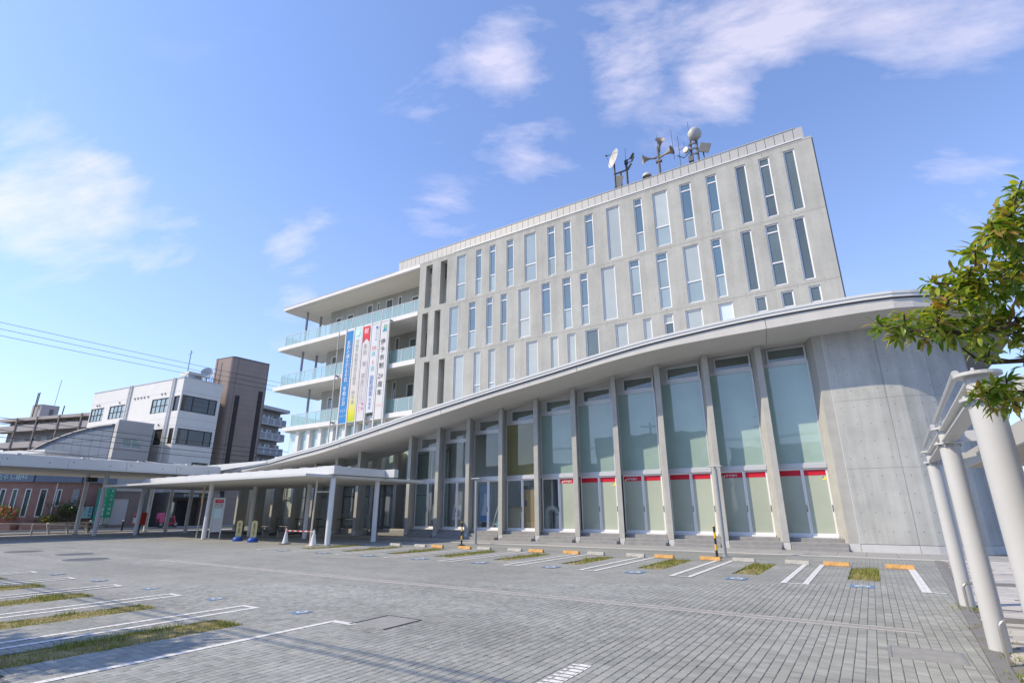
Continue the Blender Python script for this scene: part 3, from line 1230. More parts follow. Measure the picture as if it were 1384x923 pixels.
holes = [(a, b, 16.27, 19.89) for a, b, t in R1] + [(a, b, 12.37, 15.85) for a, b, t in R2]
holes += [(a, b, 11.15 if t == 'S' else 8.6, 12.0) for a, b, t in R3]
wmb = MB()
wall_holes(wmb, PTx, -23.9, 0.64, 6.0, 20.30, holes, 0.22)
wall_holes(wmb, PTx, -26.9, -23.9, 6.0, 20.30, SL1 + SL2 + SL3, 0.55)
# gable, top, back
wmb.quad((0.64, YT, 6), (0.64, 41, 6), (0.64, 41, 20.3), (0.64, YT, 20.3))
wmb.quad((-26.9, YT, 20.3), (0.64, YT, 20.3), (0.64, 41, 20.3), (-26.9, 41, 20.3))
wmb.quad((0.64, 41, 6), (-41, 41, 6), (-41, 41, 20.3), (0.64, 41, 20.3))
wmb.quad((-26.9, YT, 6), (-26.9, YT, 20.3), (-26.9, YT + .55, 20.3), (-26.9, YT + .55, 6))
wmb.build('concrete_wall', M_CONC, tower)
# sheet over the gable wall; its dark blue paints that side's shade
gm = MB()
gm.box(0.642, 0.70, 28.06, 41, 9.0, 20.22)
gm.build('gable_shade_sheet', mat('gable_shade_blue', (0.20, 0.23, 0.28), 0.5, 0.1, 1.0), tower)
# dark sheet behind the windows standing in for unlit rooms
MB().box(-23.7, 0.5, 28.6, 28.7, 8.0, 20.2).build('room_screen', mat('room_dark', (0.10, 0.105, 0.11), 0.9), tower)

jm = MB()
for z in (12.18, 16.06):
    jm.box(-23.9, 0.64, YT - 0.004, YT + .01, z - 0.012, z + 0.012)
jm.build('pour_joint', mat('pour_joint', (0.30, 0.29, 0.27), 0.9), tower)
# formwork tie holes, cast in rows
th = MB()
for z in (20.08, 16.0 - .05, 15.98 + .28, 12.12 + .12):
    pass
for z in (20.1, 16.17, 15.96, 12.27, 12.08):
    x = -23.4
    while x < 0.5:
        if not any(h[0] - .1 < x < h[1] + .1 and h[2] - .1 < z < h[3] + .1 for h in holes):
            th.disc((x, YT - 0.003, z), 0.022, (0, -1, 0), 6)
        x += 0.6
for hs, zz in ((R1, (16.9, 17.8, 18.7, 19.6)), (R2, (13.0, 13.9, 14.8, 15.6))):
    for i in range(len(hs) - 1):
        g0, g1 = hs[i][1], hs[i + 1][0]
        for z in zz:
            for x in ((g0 + g1) / 2 - 0.25, (g0 + g1) / 2 + 0.25):
                th.disc((x, YT - 0.003, z), 0.02, (0, -1, 0), 6)
th.build('tie_hole', mat('tie_hole', (0.2, 0.19, 0.18), 0.9), tower, kind='stuff')

KG = {'N': [M_BLINDGLASS, M_BLUEGLASS, M_BLUEGLASS], 'Np': [M_BLINDGLASS, M_BLINDGLASS, M_BLUEGLASS], 'Nd': [M_GREYGLASS] * 3,
      'W': [M_BLINDGLASS, M_BLINDGLASS], 'Wp': [M_BLINDGLASS, M_PALEBLIND], 'Wl': [M_PALEBLIND, M_PALEBLIND], 'P': [M_PALEBLIND], 'D': [M_GREYGLASS]}
for rows, zb, zt in ((R1, 16.27, 19.89), (R2, 12.37, 15.85)):
    for a, b, t in rows:
        if t[0] == 'N':
            sp = (zb + 1.28, zt - 0.46)
        elif t[0] == 'W':
            sp = (zb + 1.28,)
        else:
            sp = ()
        window(tower, PTx, a, b, zb, zt, sp, KG[t], d0=0.06)
for a, b, t in R3:
    zb = 11.15 if t == 'S' else 8.6
    sp = (9.66,) if t == 'B' else ((11.5,) if t == 'N3' else ())
    gl = {'P': M_PALEBLIND, 'B': M_PALEBLIND, 'G': M_GREYGLASS, 'N3': [M_GREYGLASS, M_PALEBLIND], 'L': glass_opaque('white_pane_glass', (0.66, 0.74, 0.74), 0.12), 'S': M_GREYGLASS}[t]  # type L has the whitest pane body
    window(tower, PTx, a, b, zb, 12.0, sp, gl, d0=0.06)

# roof edge flashing and standing-seam parapet
fl = MB()
fl.box(-23.46, 0.2, YT - 0.05, YT + 0.5, 20.315, 20.40)
fl.build('roof_flashing', M_WHITE, tower)
MB().box(-26.9, 0.66, YT - 0.012, YT + 0.5, 20.20, 20.312).build('coping', M_CONC, tower)
MB().box(-29.74, -0.08, 28.42, 40, 20.25, 21.25).build('parapet_core', mat('seam_core_dark', (.16, .16, .155), .8), tower)  # dark core showing through the panel seams
x = -29.74
while x < -0.12:
    MB().box(x + 0.012, x + 0.458, 28.38, 28.43, 20.40, 21.32).build('cladding_panel', M_CLAD, tower)
    x += 0.47
x = 28.46
while x < 40:
    MB().box(-0.08, -0.03, x + .012, x + .458, 20.40, 21.32).build('cladding_panel', M_CLAD, tower)
    x += 0.47
MB().box(-29.75, -0.03, 28.35, 28.47, 21.322, 21.36).build('parapet_cap', M_CLAD, tower)

# balcony wing -----------------------------------------------------------------
def slab(xl, z0, z1, yb=33.0, name='balcony_slab'):
    mb = MB()
    mb.box(xl, -26.902, YT, yb, z0 + 0.02, z1 - 0.02)
    mb.box(xl - 0.0, -26.902, YT - 0.03, YT + 0.3, z0, z1)
    mb.box(xl - 0.03, xl + 0.3, YT + 0.3, yb, z0, z1)
    return mb.build(name, M_WHITE_MATT, tower)


slab(-44.7, 20.0, 20.26, 33, 'roof_slab')
slab(-44.7, 15.90, 16.26)
slab(-44.7, 12.05, 12.42)
slab(-42.45, 8.18, 8.52)
MB().box(-44.7, -26.9, YT + .32, 32.9, 19.955, 20.01).build('soffit', M_SOFFIT, tower)
MB().box(-44.75, -29.7, YT - .05, 32.9, 20.262, 20.30).build('roof_flashing', M_CLAD, tower)
# recessed balconies behind the concrete posts
bw = MB()
holes_b = []
bwin = []
for zf in (16.26, 12.42, 8.52):
    for a, b, c, d in ((-35.9, -35.2, 1.15, 3.5), (-33.45, -32.6, 1.15, 3.5), (-34.6, -34.25, 1.15, 3.5), (-31.95, -31.5, 0.1, 3.5), (-38.6, -37.7, 0.1, 2.9),
                       (-40.2, -39.4, 0.1, 2.9), (-30.3, -29.5, 0.1, 2.9), (-28.6, -28.1, 0.9, 3.2), (-25.9, -24.3, 0.1, 2.4)):
        holes_b.append((a, b, zf + c, min(zf + d, zf + 3.3)))
wall_holes(bw, lambda u, z, d: (u, 30.7 + d, z), -41.0, -23.92, 8.3, 20.0, holes_b, 0.15)
bw.quad((-41, 30.7, 8.3), (-41, 30.7, 20), (-41, 41, 20), (-41, 41, 8.3))
bw.quad((-23.92, YT + .5, 8.3), (-23.92, 30.7, 8.3), (-23.92, 30.7, 20), (-23.92, YT + .5, 20))
bw.build('recessed_wall', M_CONC, tower)
for a, b, c, d in holes_b:
    window(tower, lambda u, z, dd: (u, 30.7 + dd, z), a, b, c, d, (), M_GREYGLASS, d0=0.0, fw=0.07)
for z0, z1 in ((12.42, 16.26), (8.52, 12.42), (16.26, 20.0)):
    pass
for z0, z1 in ((15.93, 16.24), (12.08, 12.40), (8.2, 8.5)):
    MB().box(-26.9, -23.92, YT + .56, 30.7, z0, z1).build('balcony_floor', M_WHITE_MATT, tower)
for (zf, zt, xl) in ((16.26, 20.0, -42.85), (12.42, 15.92, -42.85), (8.52, 12.07, -41.2)):
    for (x, y) in ((xl, 29.4), (xl, 30.95)):
        MB().tube((x, y, zf), (x, y, zt), 0.11, n=14).build('round_column', M_STEEL, tower, smooth=True)
# railings
def railing(zf, xl, xr, first, dx=1.2, h=1.06):
    y = YT + 0.2
    xs_ = [xl, first]
    while xs_[-1] + dx < xr - 0.2:
        xs_.append(xs_[-1] + dx)
    xs_.append(xr)
    for a, b in zip(xs_[:-1], xs_[1:]):
        MB().box(a + 0.025, b - 0.025, y, y + 0.015, zf + 0.08, zf + h).build('railing_glass', M_RAILGLASS, tower)
    for a in xs_:
        MB().box(a - 0.02, a + 0.02, y - .01, y + .05, zf, zf + h + .01).build('railing_post', M_WHITE, tower)
    MB().box(xl, xr, y - .012, y + .03, zf + h + .012, zf + h + .045).build('top_rail', M_ALU, tower)
    MB().box(xl, xr, y - .012, y + .03, zf + 0.04, zf + 0.075).build('bottom_rail', M_WHITE, tower)
    yy = y
    for k in range(4):
        y0 = y + 0.03 + k * 1.15
        MB().box(xl, xl + 0.015, y0, y0 + 1.1, zf + .08, zf + h).build('railing_glass', M_RAILGLASS, tower)
        MB().box(xl - .02, xl + .03, y0 + 1.1, y0 + 1.14, zf, zf + h).build('railing_post', M_WHITE, tower)


railing(16.26, -44.05, -26.95, -43.1)
railing(12.42, -43.95, -26.95, -43.0)
railing(8.52, -41.65, -26.95, -40.7)
for zf, (a, b) in ((16.34, (-26.2, -25.65)), (16.34, (-24.7, -24.15)), (12.42, (-26.4, -25.85)), (12.42, (-25.15, -24.63)), (8.55, (-25.97, -25.48)), (8.72, (-24.55, -24.02))):
    MB().box(a, b, YT + .60, YT + .615, zf + .05, zf + 1.05).build('railing_glass', M_RAILGLASS, tower)
# glazed floor under the balconies with white piers
MB().box(-42.1, -26.9, 28.62, 28.66, 3.5, 8.18).build('curtain_glass', glass_opaque('pale_curtain_glass', (0.42, 0.55, 0.52), 0.15, 0.02, 0.2), tower)
MB().box(-42.13, -42.09, 28.62, 33, 3.5, 8.18).build('curtain_glass', M_TEAL, tower)
x = -40.65
while x < -27:
    MB().box(x - 0.2, x + 0.2, 28.3, 28.75, 3.5, 8.18).build('white_pier', M_WHITE_MATT, tower)
    x += 1.5
MB().box(-42.3, -26.9, 28.25, 33, 8.10, 8.19).build('soffit', M_SOFFIT, tower)

# banner poles and banners ---------------------------------------------------------
YB = 27.72
px_ = [-34.72, -33.70, -32.68, -31.66, -30.66, -29.66]
plab = ['white steel banner pole left of the blue banner', 'white steel banner pole between the blue and the yellow-footed banners',
        'white steel banner pole between the yellow-footed and the red-topped banners', 'white steel banner pole right of the red-topped banner',
        'white steel banner pole left of the rightmost banner', 'white steel banner pole right of the rightmost banner']
from functools import partial
T_ROOF = curve_interp([(-44.1, 4.62), (-36.75, 4.98), (-33.25, 5.42), (-29.98, 5.80), (-25.78, 6.47), (-22.03, 7.09), (-17.04, 7.83), (-12.74, 8.43), (-8, 9.06),
                       (-4.9, 9.30), (-2.17, 9.41), (0.68, 9.40), (2.13, 9.34), (6.5, 9.15)])
S_ROOF = curve_interp([(-44.1, 3.9), (-39.08, 4.42), (-31.41, 5.13), (-27.75, 5.65), (-24.43, 6.15), (-22, 6.53), (-19.06, 7.0), (-16.38, 7.43), (-13.92, 7.75), (-9.55, 8.36),
                       (-7.04, 8.60), (-5, 8.68), (-2.27, 8.72), (1.1, 8.73), (6.5, 8.55)])
for x, lb in zip(px_, plab):
    t = thing('banner_pole', lb, 'pole', (x, YB, T_ROOF(x) - .2), 'poles holding the hanging banners')
    MB().box(x - .055, x + .055, YB - .05, YB + .05, T_ROOF(x) - .2, 16.12).build('shaft', M_WHITE, t)
    MB().box(x - .1, x + .1, YB + .051, YT + .1 - .0, 15.95, 16.03).build('bracket', M_STEEL, t)
t = thing('flag_pole', 'slender rope-rigged pole left of the banners on the curved roof', 'pole', (-35.68, YB, T_ROOF(-35.68) - .2))
MB().tube((-35.68, YB, T_ROOF(-35.68) - .2), (-35.68, YB, 16.1), 0.05, 0.045, 10).build('shaft', M_WHITE, t, smooth=True)
MB().tube((-35.60, YB - .06, T_ROOF(-35.68)), (-35.60, YB - .06, 15.9), 0.012, n=5).build('rope', M_DARK, t)
MB().box(-35.74, -35.55, YB, YT + .1, 12.2, 12.32).build('bracket', M_STEEL, t)
MB().box(-35.74, -35.55, YB, YT + .1, 8.3, 8.42).build('bracket', M_STEEL, t)


def cloth_mat(name, stops):
    m = bpy.data.materials.new(name)
    m.use_nodes = True
    tt = m.node_tree
    b = tt.nodes['Principled BSDF']
    b.inputs['Roughness'].default_value = 0.75
    b.inputs['Specular IOR Level'].default_value = 0.15
    if len(stops) == 1:
        b.inputs['Base Color'].default_value = (*stops[0][1], 1)
    else:
        tc = N(tt, 'ShaderNodeTexCoord')
        sp = N(tt, 'ShaderNodeSeparateXYZ')
        lk(tt, tc.outputs['Generated'], sp.inputs[0])
        c = ramp(tt, sp.outputs[2], stops)
        lk(tt, c, b.inputs['Base Color'])
    return m


def banner(x0, x1, z0, z1, m, label):
    t = thing('banner', label, 'banner', ((x0 + x1) / 2, YB - .03, z0), 'vertical cloth banners on the facade')
    mb = MB()
    nz, nx = 24, 4
    for j in range(nz + 1):
        for i in range(nx + 1):
            x = x0 + (x1 - x0) * i / nx
            z = z0 + (z1 - z0) * j / nz
            y = YB - 0.03 + 0.012 * math.sin(j * 0.9 + x0 * 5) * math.sin(i / nx * math.pi)
            mb.v.append((x, y, z))
    for j in range(nz):
        for i in range(nx):
            a = j * (nx + 1) + i
            mb.f.append((a, a + 1, a + nx + 2, a + nx + 1))
    mb.build('cloth', m, t, smooth=True)
    MB().box(x0, x1, YB - .05, YB - .01, z1, z1 + .05).build('batten', M_WHITE, t)
    MB().box(x0, x1, YB - .05, YB - .01, z0 - .04, z0).build('batten', M_WHITE, t)
    return t


YL = YB - 0.062
EX, EZ = (1, 0, 0), (0, 0, 1)
M_INK = mat('print_black', (0.03, 0.03, 0.035), 0.7)
M_INKG = mat('print_grey', (0.36, 0.35, 0.36), 0.7)
M_INKB = mat('print_blue', (0.05, 0.17, 0.50), 0.7)
M_INKR = mat('print_red', (0.62, 0.06, 0.12), 0.7)
M_INKW = mat('print_white', (0.82, 0.83, 0.84), 0.7)
M_INKY = mat('print_gold', (0.62, 0.45, 0.22), 0.7)
M_INKP = mat('print_magenta', (0.65, 0.12, 0.36), 0.7)
M_INKO = mat('print_orange', (0.80, 0.30, 0.22), 0.7)
M_INKV = mat('print_violet', (0.42, 0.34, 0.52), 0.7)
M_INKC = mat('print_teal', (0.06, 0.42, 0.55), 0.7)


def vtext(t, s, x, ztop, zbot, size, m, name='lettering'):
    ch = list(s)
    n = len(ch)
    step = (ztop - zbot) / n
    for i, c in enumerate(ch):
        if c == ' ' or c == '　':
            continue
        add_text(c, size, m, name, t, (x, YL, ztop - i * step), EX, EZ)


t1 = banner(-34.62, -33.80, 8.15, 15.90, cloth_mat('banner_blue', [(0, (0.05, 0.23, 0.52))]), 'blue cloth banner with white vertical lettering, leftmost of the five')
vtext(t1, '北方の領土かえる日　平和の日', -34.22, 15.05, 9.55, 0.42, M_INKW)
vtext(t1, '八月十五日は終戦を思う記念', -33.92, 14.8, 11.0, 0.17, M_INKY)
add_text('つどう', 0.26, M_INKW, 'lettering', t1, (-34.2, YL, 9.25), EX, EZ)
add_text('みんなで', 0.2, mat('print_pale_green', (0.5, 0.75, 0.5), .7), 'lettering', t1, (-34.2, YL, 8.8), EX, EZ)
t2 = banner(-33.60, -32.78, 8.2, 15.93, cloth_mat('banner_fade', [(0.0, (0.42, 0.52, 0.03)), (0.09, (0.64, 0.60, 0.07)), (0.2, (0.62, 0.58, 0.32)), (0.3, (0.59, 0.57, 0.54)), (0.85, (0.60, 0.62, 0.62)), (0.93, (0.50, 0.74, 0.74))]),
            'pale grey cloth banner fading to bright yellow at its foot')
vtext(t2, '非核平和都市宣言都市　伊予市', -33.2, 15.0, 9.5, 0.40, M_INKG)
t2d = ring((0, 0), 0.12, 0.3, 0, 360, 0)
MB().quad((-33.4, YL, 15.3), (-33.0, YL, 15.3), (-33.0, YL, 15.75), (-33.4, YL, 15.75)).build('emblem', mat('print_aqua', (0.55, 0.78, 0.80), .7), t2)
t3 = banner(-32.58, -31.78, 8.2, 15.95, cloth_mat('banner_white_a', [(0, (0.60, 0.575, 0.585))]), 'white cloth banner with a red swallow-tailed crest at its top')
MB().quad((-32.58, YL, 14.95), (-31.78, YL, 14.95), (-31.78, YL, 15.94), (-32.58, YL, 15.94)).tri((-32.58, YL, 14.55), (-32.18, YL, 14.95), (-32.58, YL, 14.95)).tri((-31.78, YL, 14.55), (-31.78, YL, 14.95), (-32.18, YL, 14.95)).build('red_crest', mat('print_crimson', (0.60, 0.04, 0.07), .7), t3)
YL -= .004
add_text('祝', 0.52, M_INKW, 'lettering', t3, (-32.18, YL, 15.75), EX, EZ)
vtext(t3, '黒田　菫　選手', -32.22, 14.4, 11.0, 0.42, M_INKG)
vtext(t3, '全国大会出場おめでとうございます', -31.92, 13.0, 9.6, 0.16, M_INKV)
vtext(t3, '伊予市立の誇り心から応援します', -32.15, 11.2, 9.5, 0.16, M_INKG)
vtext(t3, '市民みんなで声援を送ろう', -32.4, 11.2, 9.3, 0.16, M_INKG)
vtext(t3, '優勝', -32.0, 9.6, 8.9, 0.26, M_INKP)
vtext(t3, '伊予', -32.35, 9.3, 8.8, 0.18, M_INKP)
YL += .004
t4 = banner(-31.57, -30.77, 8.75, 15.97, cloth_mat('banner_white_b', [(0, (0.60, 0.62, 0.64))]), 'white cloth banner with red numerals and blue lettering, shorter than the others')
add_text('10', 0.52, M_INKR, 'lettering', t4, (-31.17, YL, 14.15), EX, EZ)
vtext(t4, '月', -31.17, 13.6, 13.1, 0.42, M_INKC)
add_text('1', 0.50, M_INKR, 'lettering', t4, (-31.17, YL, 12.95), EX, EZ)
vtext(t4, '日', -31.17, 12.4, 11.9, 0.42, M_INKC)
vtext(t4, '国勢調査', -31.17, 11.65, 10.0, 0.44, M_INKB)
vtext(t4, '愛媛県', -31.17, 9.85, 8.9, 0.28, M_INKB)
vtext(t4, '令和七年', -31.0, 15.45, 14.4, 0.2, M_INKB)
MB().disc((-30.98, YL, 15.62), 0.11, (0, -1, 0), 12).build('emblem', M_INKB, t4)
t5 = banner(-30.55, -29.77, 8.15, 15.98, cloth_mat('banner_white_c', [(0, (0.61, 0.61, 0.61))]), 'white cloth banner with large black lettering, rightmost of the five')
vtext(t5, '伊予市制', -30.18, 14.5, 11.9, 0.52, M_INK)
add_text('20', 0.56, M_INK, 'lettering', t5, (-30.18, YL, 11.75), EX, EZ)
vtext(t5, '周年', -30.18, 11.05, 9.75, 0.52, M_INK)
add_text('つなぐ', 0.24, M_INKO, 'lettering', t5, (-30.16, YL, 9.3), EX, EZ)
e = MB()
for a in range(0, 3):
    e.obox((-30.2 + .1 * a, YL, 15.2 + .12 * (a % 2)), (.11, 0, .06), (0, .001, 0), (-.03, 0, .06))
e.build('emblem', M_INKC, t5)
ring((0, 0), .08, .14, 0, 360, 0)
e = MB()
for i in range(12):
    t0, t1_ = R(30 * i), R(30 * i + 30)
    cx, cz = -30.05, 15.5
    e.quad((cx + .1 * math.cos(t0), YL, cz + .13 * math.sin(t0)), (cx + .17 * math.cos(t0), YL, cz + .2 * math.sin(t0)), (cx + .17 * math.cos(t1_), YL, cz + .2 * math.sin(t1_)), (cx + .1 * math.cos(t1_), YL, cz + .13 * math.sin(t1_)))
e.build('emblem', mat('print_green', (0.10, 0.45, 0.22), .7), t5)

# roof-top equipment --------------------------------------------------------------
M_DISHW = mat('dish_white', (0.50, 0.49, 0.46), 0.5, 0.05, 3)
M_HORN = mat('beige_horn', (0.36, 0.31, 0.25), 0.55, 0.08, 4)
YA = 31.0
t = thing('satellite_dish', 'large white satellite dish on a dark mast, leftmost on the roof parapet', 'satellite dish', (-11.3, YA, 20.3))
MB().tube((-10.9, YA, 20.3), (-10.9, YA, 24.3), 0.07, n=8).build('mast', M_DARK, t)
MB().tube((-11.3, YA - .1, 23.2), (-11.3, YA - .1, 25.2), 0.06, n=8).build('mast', M_DARK, t)
MB().tube((-11.4, YA - .05, 24.35), (-10.3, YA - .05, 24.35), 0.06, n=8).build('cross_arm', M_DARK, t)
dn = Vector((-0.62, -0.75, 0.15)).normalized()
dc_ = Vector((-11.28, YA - .25, 25.55))
MB().lathe([(0.001, -0.17), (0.25, -0.15), (0.5, -0.09), (0.68, 0.0), (0.70, 0.01), (0.52, -0.07), (0.25, -0.125), (0.001, -0.145)], dc_, dn, 28).build('reflector', M_DISHW, t, smooth=True)
tip = dc_ + dn * 0.55
mb = MB()
for k in range(3):
    a = 2.1 * k + .4
    o1 = dn.orthogonal().normalized()
    o2 = dn.cross(o1)
    mb.tube(dc_ + (o1 * math.cos(a) + o2 * math.sin(a)) * .65, tip, 0.012, n=5)
mb.lathe([(0.001, -.08), (.05, -.08), (.05, .08), (.001, .08)], tip, dn, 10)
mb.build('feed_arm', M_DARK, t)
t = thing('camera_mast', 'dark mast with clustered cameras and a lightning rod, beside the leftmost dish', 'mast', (-10.5, YA, 20.3))
MB().tube((-10.45, YA, 20.3), (-10.45, YA, 25.2), 0.08, n=8).build('pole', M_DARK, t)
MB().tube((-10.45, YA, 25.2), (-10.45, YA, 26.2), 0.015, n=5).build('rod', M_DARK, t)
MB().lathe([(.13, -.1), (.13, .2)], (-10.45, YA, 24.95), n=10).build('collar', M_DARK, t)
for (dx, dz, ln_, rr) in ((0.45, 25.3, .35, .1), (.2, 24.55, .4, .09), (.5, 25.05, .3, .07)):
    MB().tube((-10.45 + dx - .1, YA, dz - .1), (-10.45 + dx + ln_ * .6, YA - .25, dz + .05), rr, rr * .8, 8).tube((-10.45, YA, dz - .12), (-10.45 + dx - .1, YA, dz - .1), .035, n=6).build('camera', M_DARK if dz > 25.1 else M_MAST, t)
MB().obox((-11.05, YA - .1, 23.6), (.25, 0, -.1), (0, .02, 0), (.1, 0, .45)).build('panel_antenna', M_MAST, t)

t = thing('loudspeaker_mast', 'mast with three beige horn loudspeakers above the parapet', 'loudspeaker', (-8.15, YA, 20.3))
MB().tube((-8.15, YA, 20.3), (-8.15, YA, 25.3), 0.09, n=8).build('pole', M_MAST, t)
MB().tube((-8.15, YA, 25.3), (-8.15, YA, 26.3), 0.015, n=5).build('rod', M_DARK, t)
horn = [(0.07, -.45), (0.08, -.25), (0.06, -.2), (0.07, 0), (0.12, .18), (0.22, .36), (0.33, .48), (0.30, .46), (0.18, .32), (0.08, .12), (0.001, .1)]
for c, ax in (((-7.98, YA - .1, 25.25), (.25, -.55, .35)), ((-8.72, YA - .1, 24.55), (-.95, -.45, -.05)), ((-7.62, YA - .1, 24.5), (.95, -.25, .05))):
    MB().lathe(horn, c, ax, 18).build('horn', M_HORN, t, smooth=True)
MB().tube((-8.15, YA, 24.6), (-8.5, YA, 24.5), .05, n=6).tube((-8.15, YA, 24.6), (-7.9, YA, 24.6), .05, n=6).tube((-8.15, YA, 24.9), (-8.0, YA, 25.1), .05, n=6).box(-8.35, -7.95, YA - .1, YA + .1, 24.1, 24.25).build('bracket', M_MAST, t)
t = thing('antenna_dome', 'small white rounded dome peeping over the parapet', 'antenna', (-8.6, YA - 1.5, 20.4))
MB().lathe([(0.30, 0), (0.30, .08), (0.25, .2), (0.14, .28), (0.001, .31)], (-8.62, YA - 1.5, 22.22), n=18).tube((-8.62, YA - 1.5, 20.3), (-8.62, YA - 1.5, 22.4), .05, n=6).build('dome', M_DISHW, t, smooth=True)
t = thing('radome_mast', 'twin mast carrying a big white drum antenna, rightmost on the roof', 'antenna', (-5.85, YA, 20.3))
MB().tube((-5.98, YA, 20.3), (-5.98, YA, 25.3), 0.07, n=8).build('pole', M_MAST, t)
MB().tube((-5.6, YA, 20.3), (-5.6, YA, 24.9), 0.08, n=8).build('pole', M_MAST, t)
MB().tube((-6.0, YA, 25.2), (-6.0, YA, 26.4), .015, n=5).build('rod', M_DARK, t)
MB().lathe([(0.001, -.28), (.40, -.26), (.43, -.2), (.43, .08), (.36, .17), (.2, .23), (.001, .25)], (-5.55, YA - .25, 25.12), (.72, -.62, -.1), 24).build('drum', M_DISHW, t, smooth=True)
MB().lathe([(0.001, -.1), (.2, -.1), (.2, .08), (.001, .1)], (-6.27, YA - .2, 24.15), (-.3, -.95, .05), 16).build('small_drum', M_DISHW, t, smooth=True)
mb = MB()
for z in (23.7, 24.1, 24.5):
    mb.box(-6.1, -5.5, YA - .12, YA - .05, z, z + .1)
mb.box(-6.2, -5.9, YA - .1, YA + .1, 23.3, 23.7)
mb.box(-5.95, -5.6, YA - .22, YA - .12, 24.75, 25.1)
mb.build('bracket', M_MAST, t)
t = thing('whip_antenna', 'thin whip antennas on a dark bracket left of the big drum antenna', 'antenna', (-6.9, YA, 20.3))
MB().tube((-7.1, YA, 23.9), (-7.15, YA, 26.3), .014, n=5).build('whip', M_DARK, t)
MB().tube((-6.75, YA, 20.3), (-6.75, YA, 25.6), .022, n=5).build('whip', M_MAST, t)
MB().tube((-6.9, YA, 24.1), (-6.5, YA, 23.75), .03, n=5).tube((-6.5, YA, 23.75), (-6.0, YA, 24.1), .03, n=5).tube((-6.8, YA, 24.5), (-5.95, YA, 24.5), .015, n=5).tube((-6.4, YA, 24.4), (-6.4, YA, 24.95), .012, n=5).build('bracket', M_DARK, t)
t = thing('panel_antenna', 'grey wedge-shaped panel antenna right of the big drum antenna', 'antenna', (-5.2, YA, 20.3))
MB().obox((-5.1, YA - .2, 23.85), (.3, 0, -.16), (0, .03, 0), (.12, 0, .3)).build('panel', M_MAST, t)
MB().tube((-5.25, YA, 20.3), (-5.25, YA, 24.0), .05, n=6).build('pole', M_MAST, t)

# ================================================================== HALL WITH CURVED ROOF
hall = thing('hall_building', 'low concrete hall with a sweeping curved roof, slanting fins and tall green glass', 'building', (-12, 25, 0))
YE = 23.1
SD = 0.13
eo, wi, bk, tz, sz = [], [], [], [], []
x = -39.6
while x < 1.35:
    eo.append((x, YE)); wi.append((x, 25.0)); bk.append((x, 28.05)); tz.append(T_ROOF(x)); sz.append(S_ROOF(x))
    x += 0.55
for e_, w_, b_, dz in (((2.0, 23.14), (1.8, 25.08), (1.5, 28.05), 0), ((2.6, 23.32), (2.3, 25.25), (1.7, 28.1), 0), ((3.3, 23.65), (2.8, 25.5), (1.9, 28.2), .02), ((4.2, 24.3), (3.35, 25.95), (2, 28.5), .05),
                       ((5.0, 25.2), (3.85, 26.6), (2, 29), .09), ((5.6, 26.4), (4.2, 27.5), (2, 29.6), .13), ((6.0, 27.8), (4.4, 28.5), (2, 30.2), .17), ((6.3, 30), (4.5, 30.5), (2, 31), .2), ((6.4, 34), (4.5, 34), (2, 34), .2), ((6.4, 40), (4.5, 40), (2, 40), .2)):
    eo.append(e_); wi.append(w_); bk.append(b_); tz.append(T_ROOF(min(e_[0], 2.6)) - dz); sz.append(S_ROOF(min(e_[0], 2.6)) - dz)
n = len(eo)
rt, rf_, rs = MB(), MB(), MB()


def inset(i, k):
    """point k of the way from eave to wall"""
    return (eo[i][0] + (wi[i][0] - eo[i][0]) * k, eo[i][1] + (wi[i][1] - eo[i][1]) * k)


for i in range(n - 1):
    j = i + 1
    # roof skin
    rt.quad((*eo[i], tz[i]), (*eo[j], tz[j]), (*wi[j], tz[j] - .02), (*wi[i], tz[i] - .02))
    rt.quad((*wi[i], tz[i] - .02), (*wi[j], tz[j] - .02), (*bk[j], tz[j] - .1), (*bk[i], tz[i] - .1))
    # concrete fascia under the metal edge
    a, b = inset(i, .03), inset(j, .03)
    rf_.quad((*a, sz[i]), (*b, sz[j]), (*b, tz[j] - .02), (*a, tz[i] - .02))
    # soffit
    rs.quad((*a, sz[i]), (*wi[i], sz[i] - SD), (*wi[j], sz[j] - SD), (*b, sz[j]))
    if eo[j][0] < 1.4:
        rs.quad((*wi[i], sz[i] - SD), (*bk[i], sz[i] - SD), (*bk[j], sz[j] - SD), (*wi[j], sz[j] - SD))
rf_.quad((eo[0][0], YE + .06, sz[0]), (eo[0][0], YE + .06, tz[0]), (eo[0][0], 28, tz[0]), (eo[0][0], 28, sz[0]))
rf_.build('roof_fascia', mat('fascia_concrete', (.54, .53, .50), .85, .08, 1.0, .2, 25, .15), hall, smooth=True)
rt.build('roof', M_CLAD, hall, smooth=True)
rs.build('soffit', mat('painted_soffit', (0.60, 0.59, 0.56), 0.75, 0.05, 0.4), hall, smooth=True)
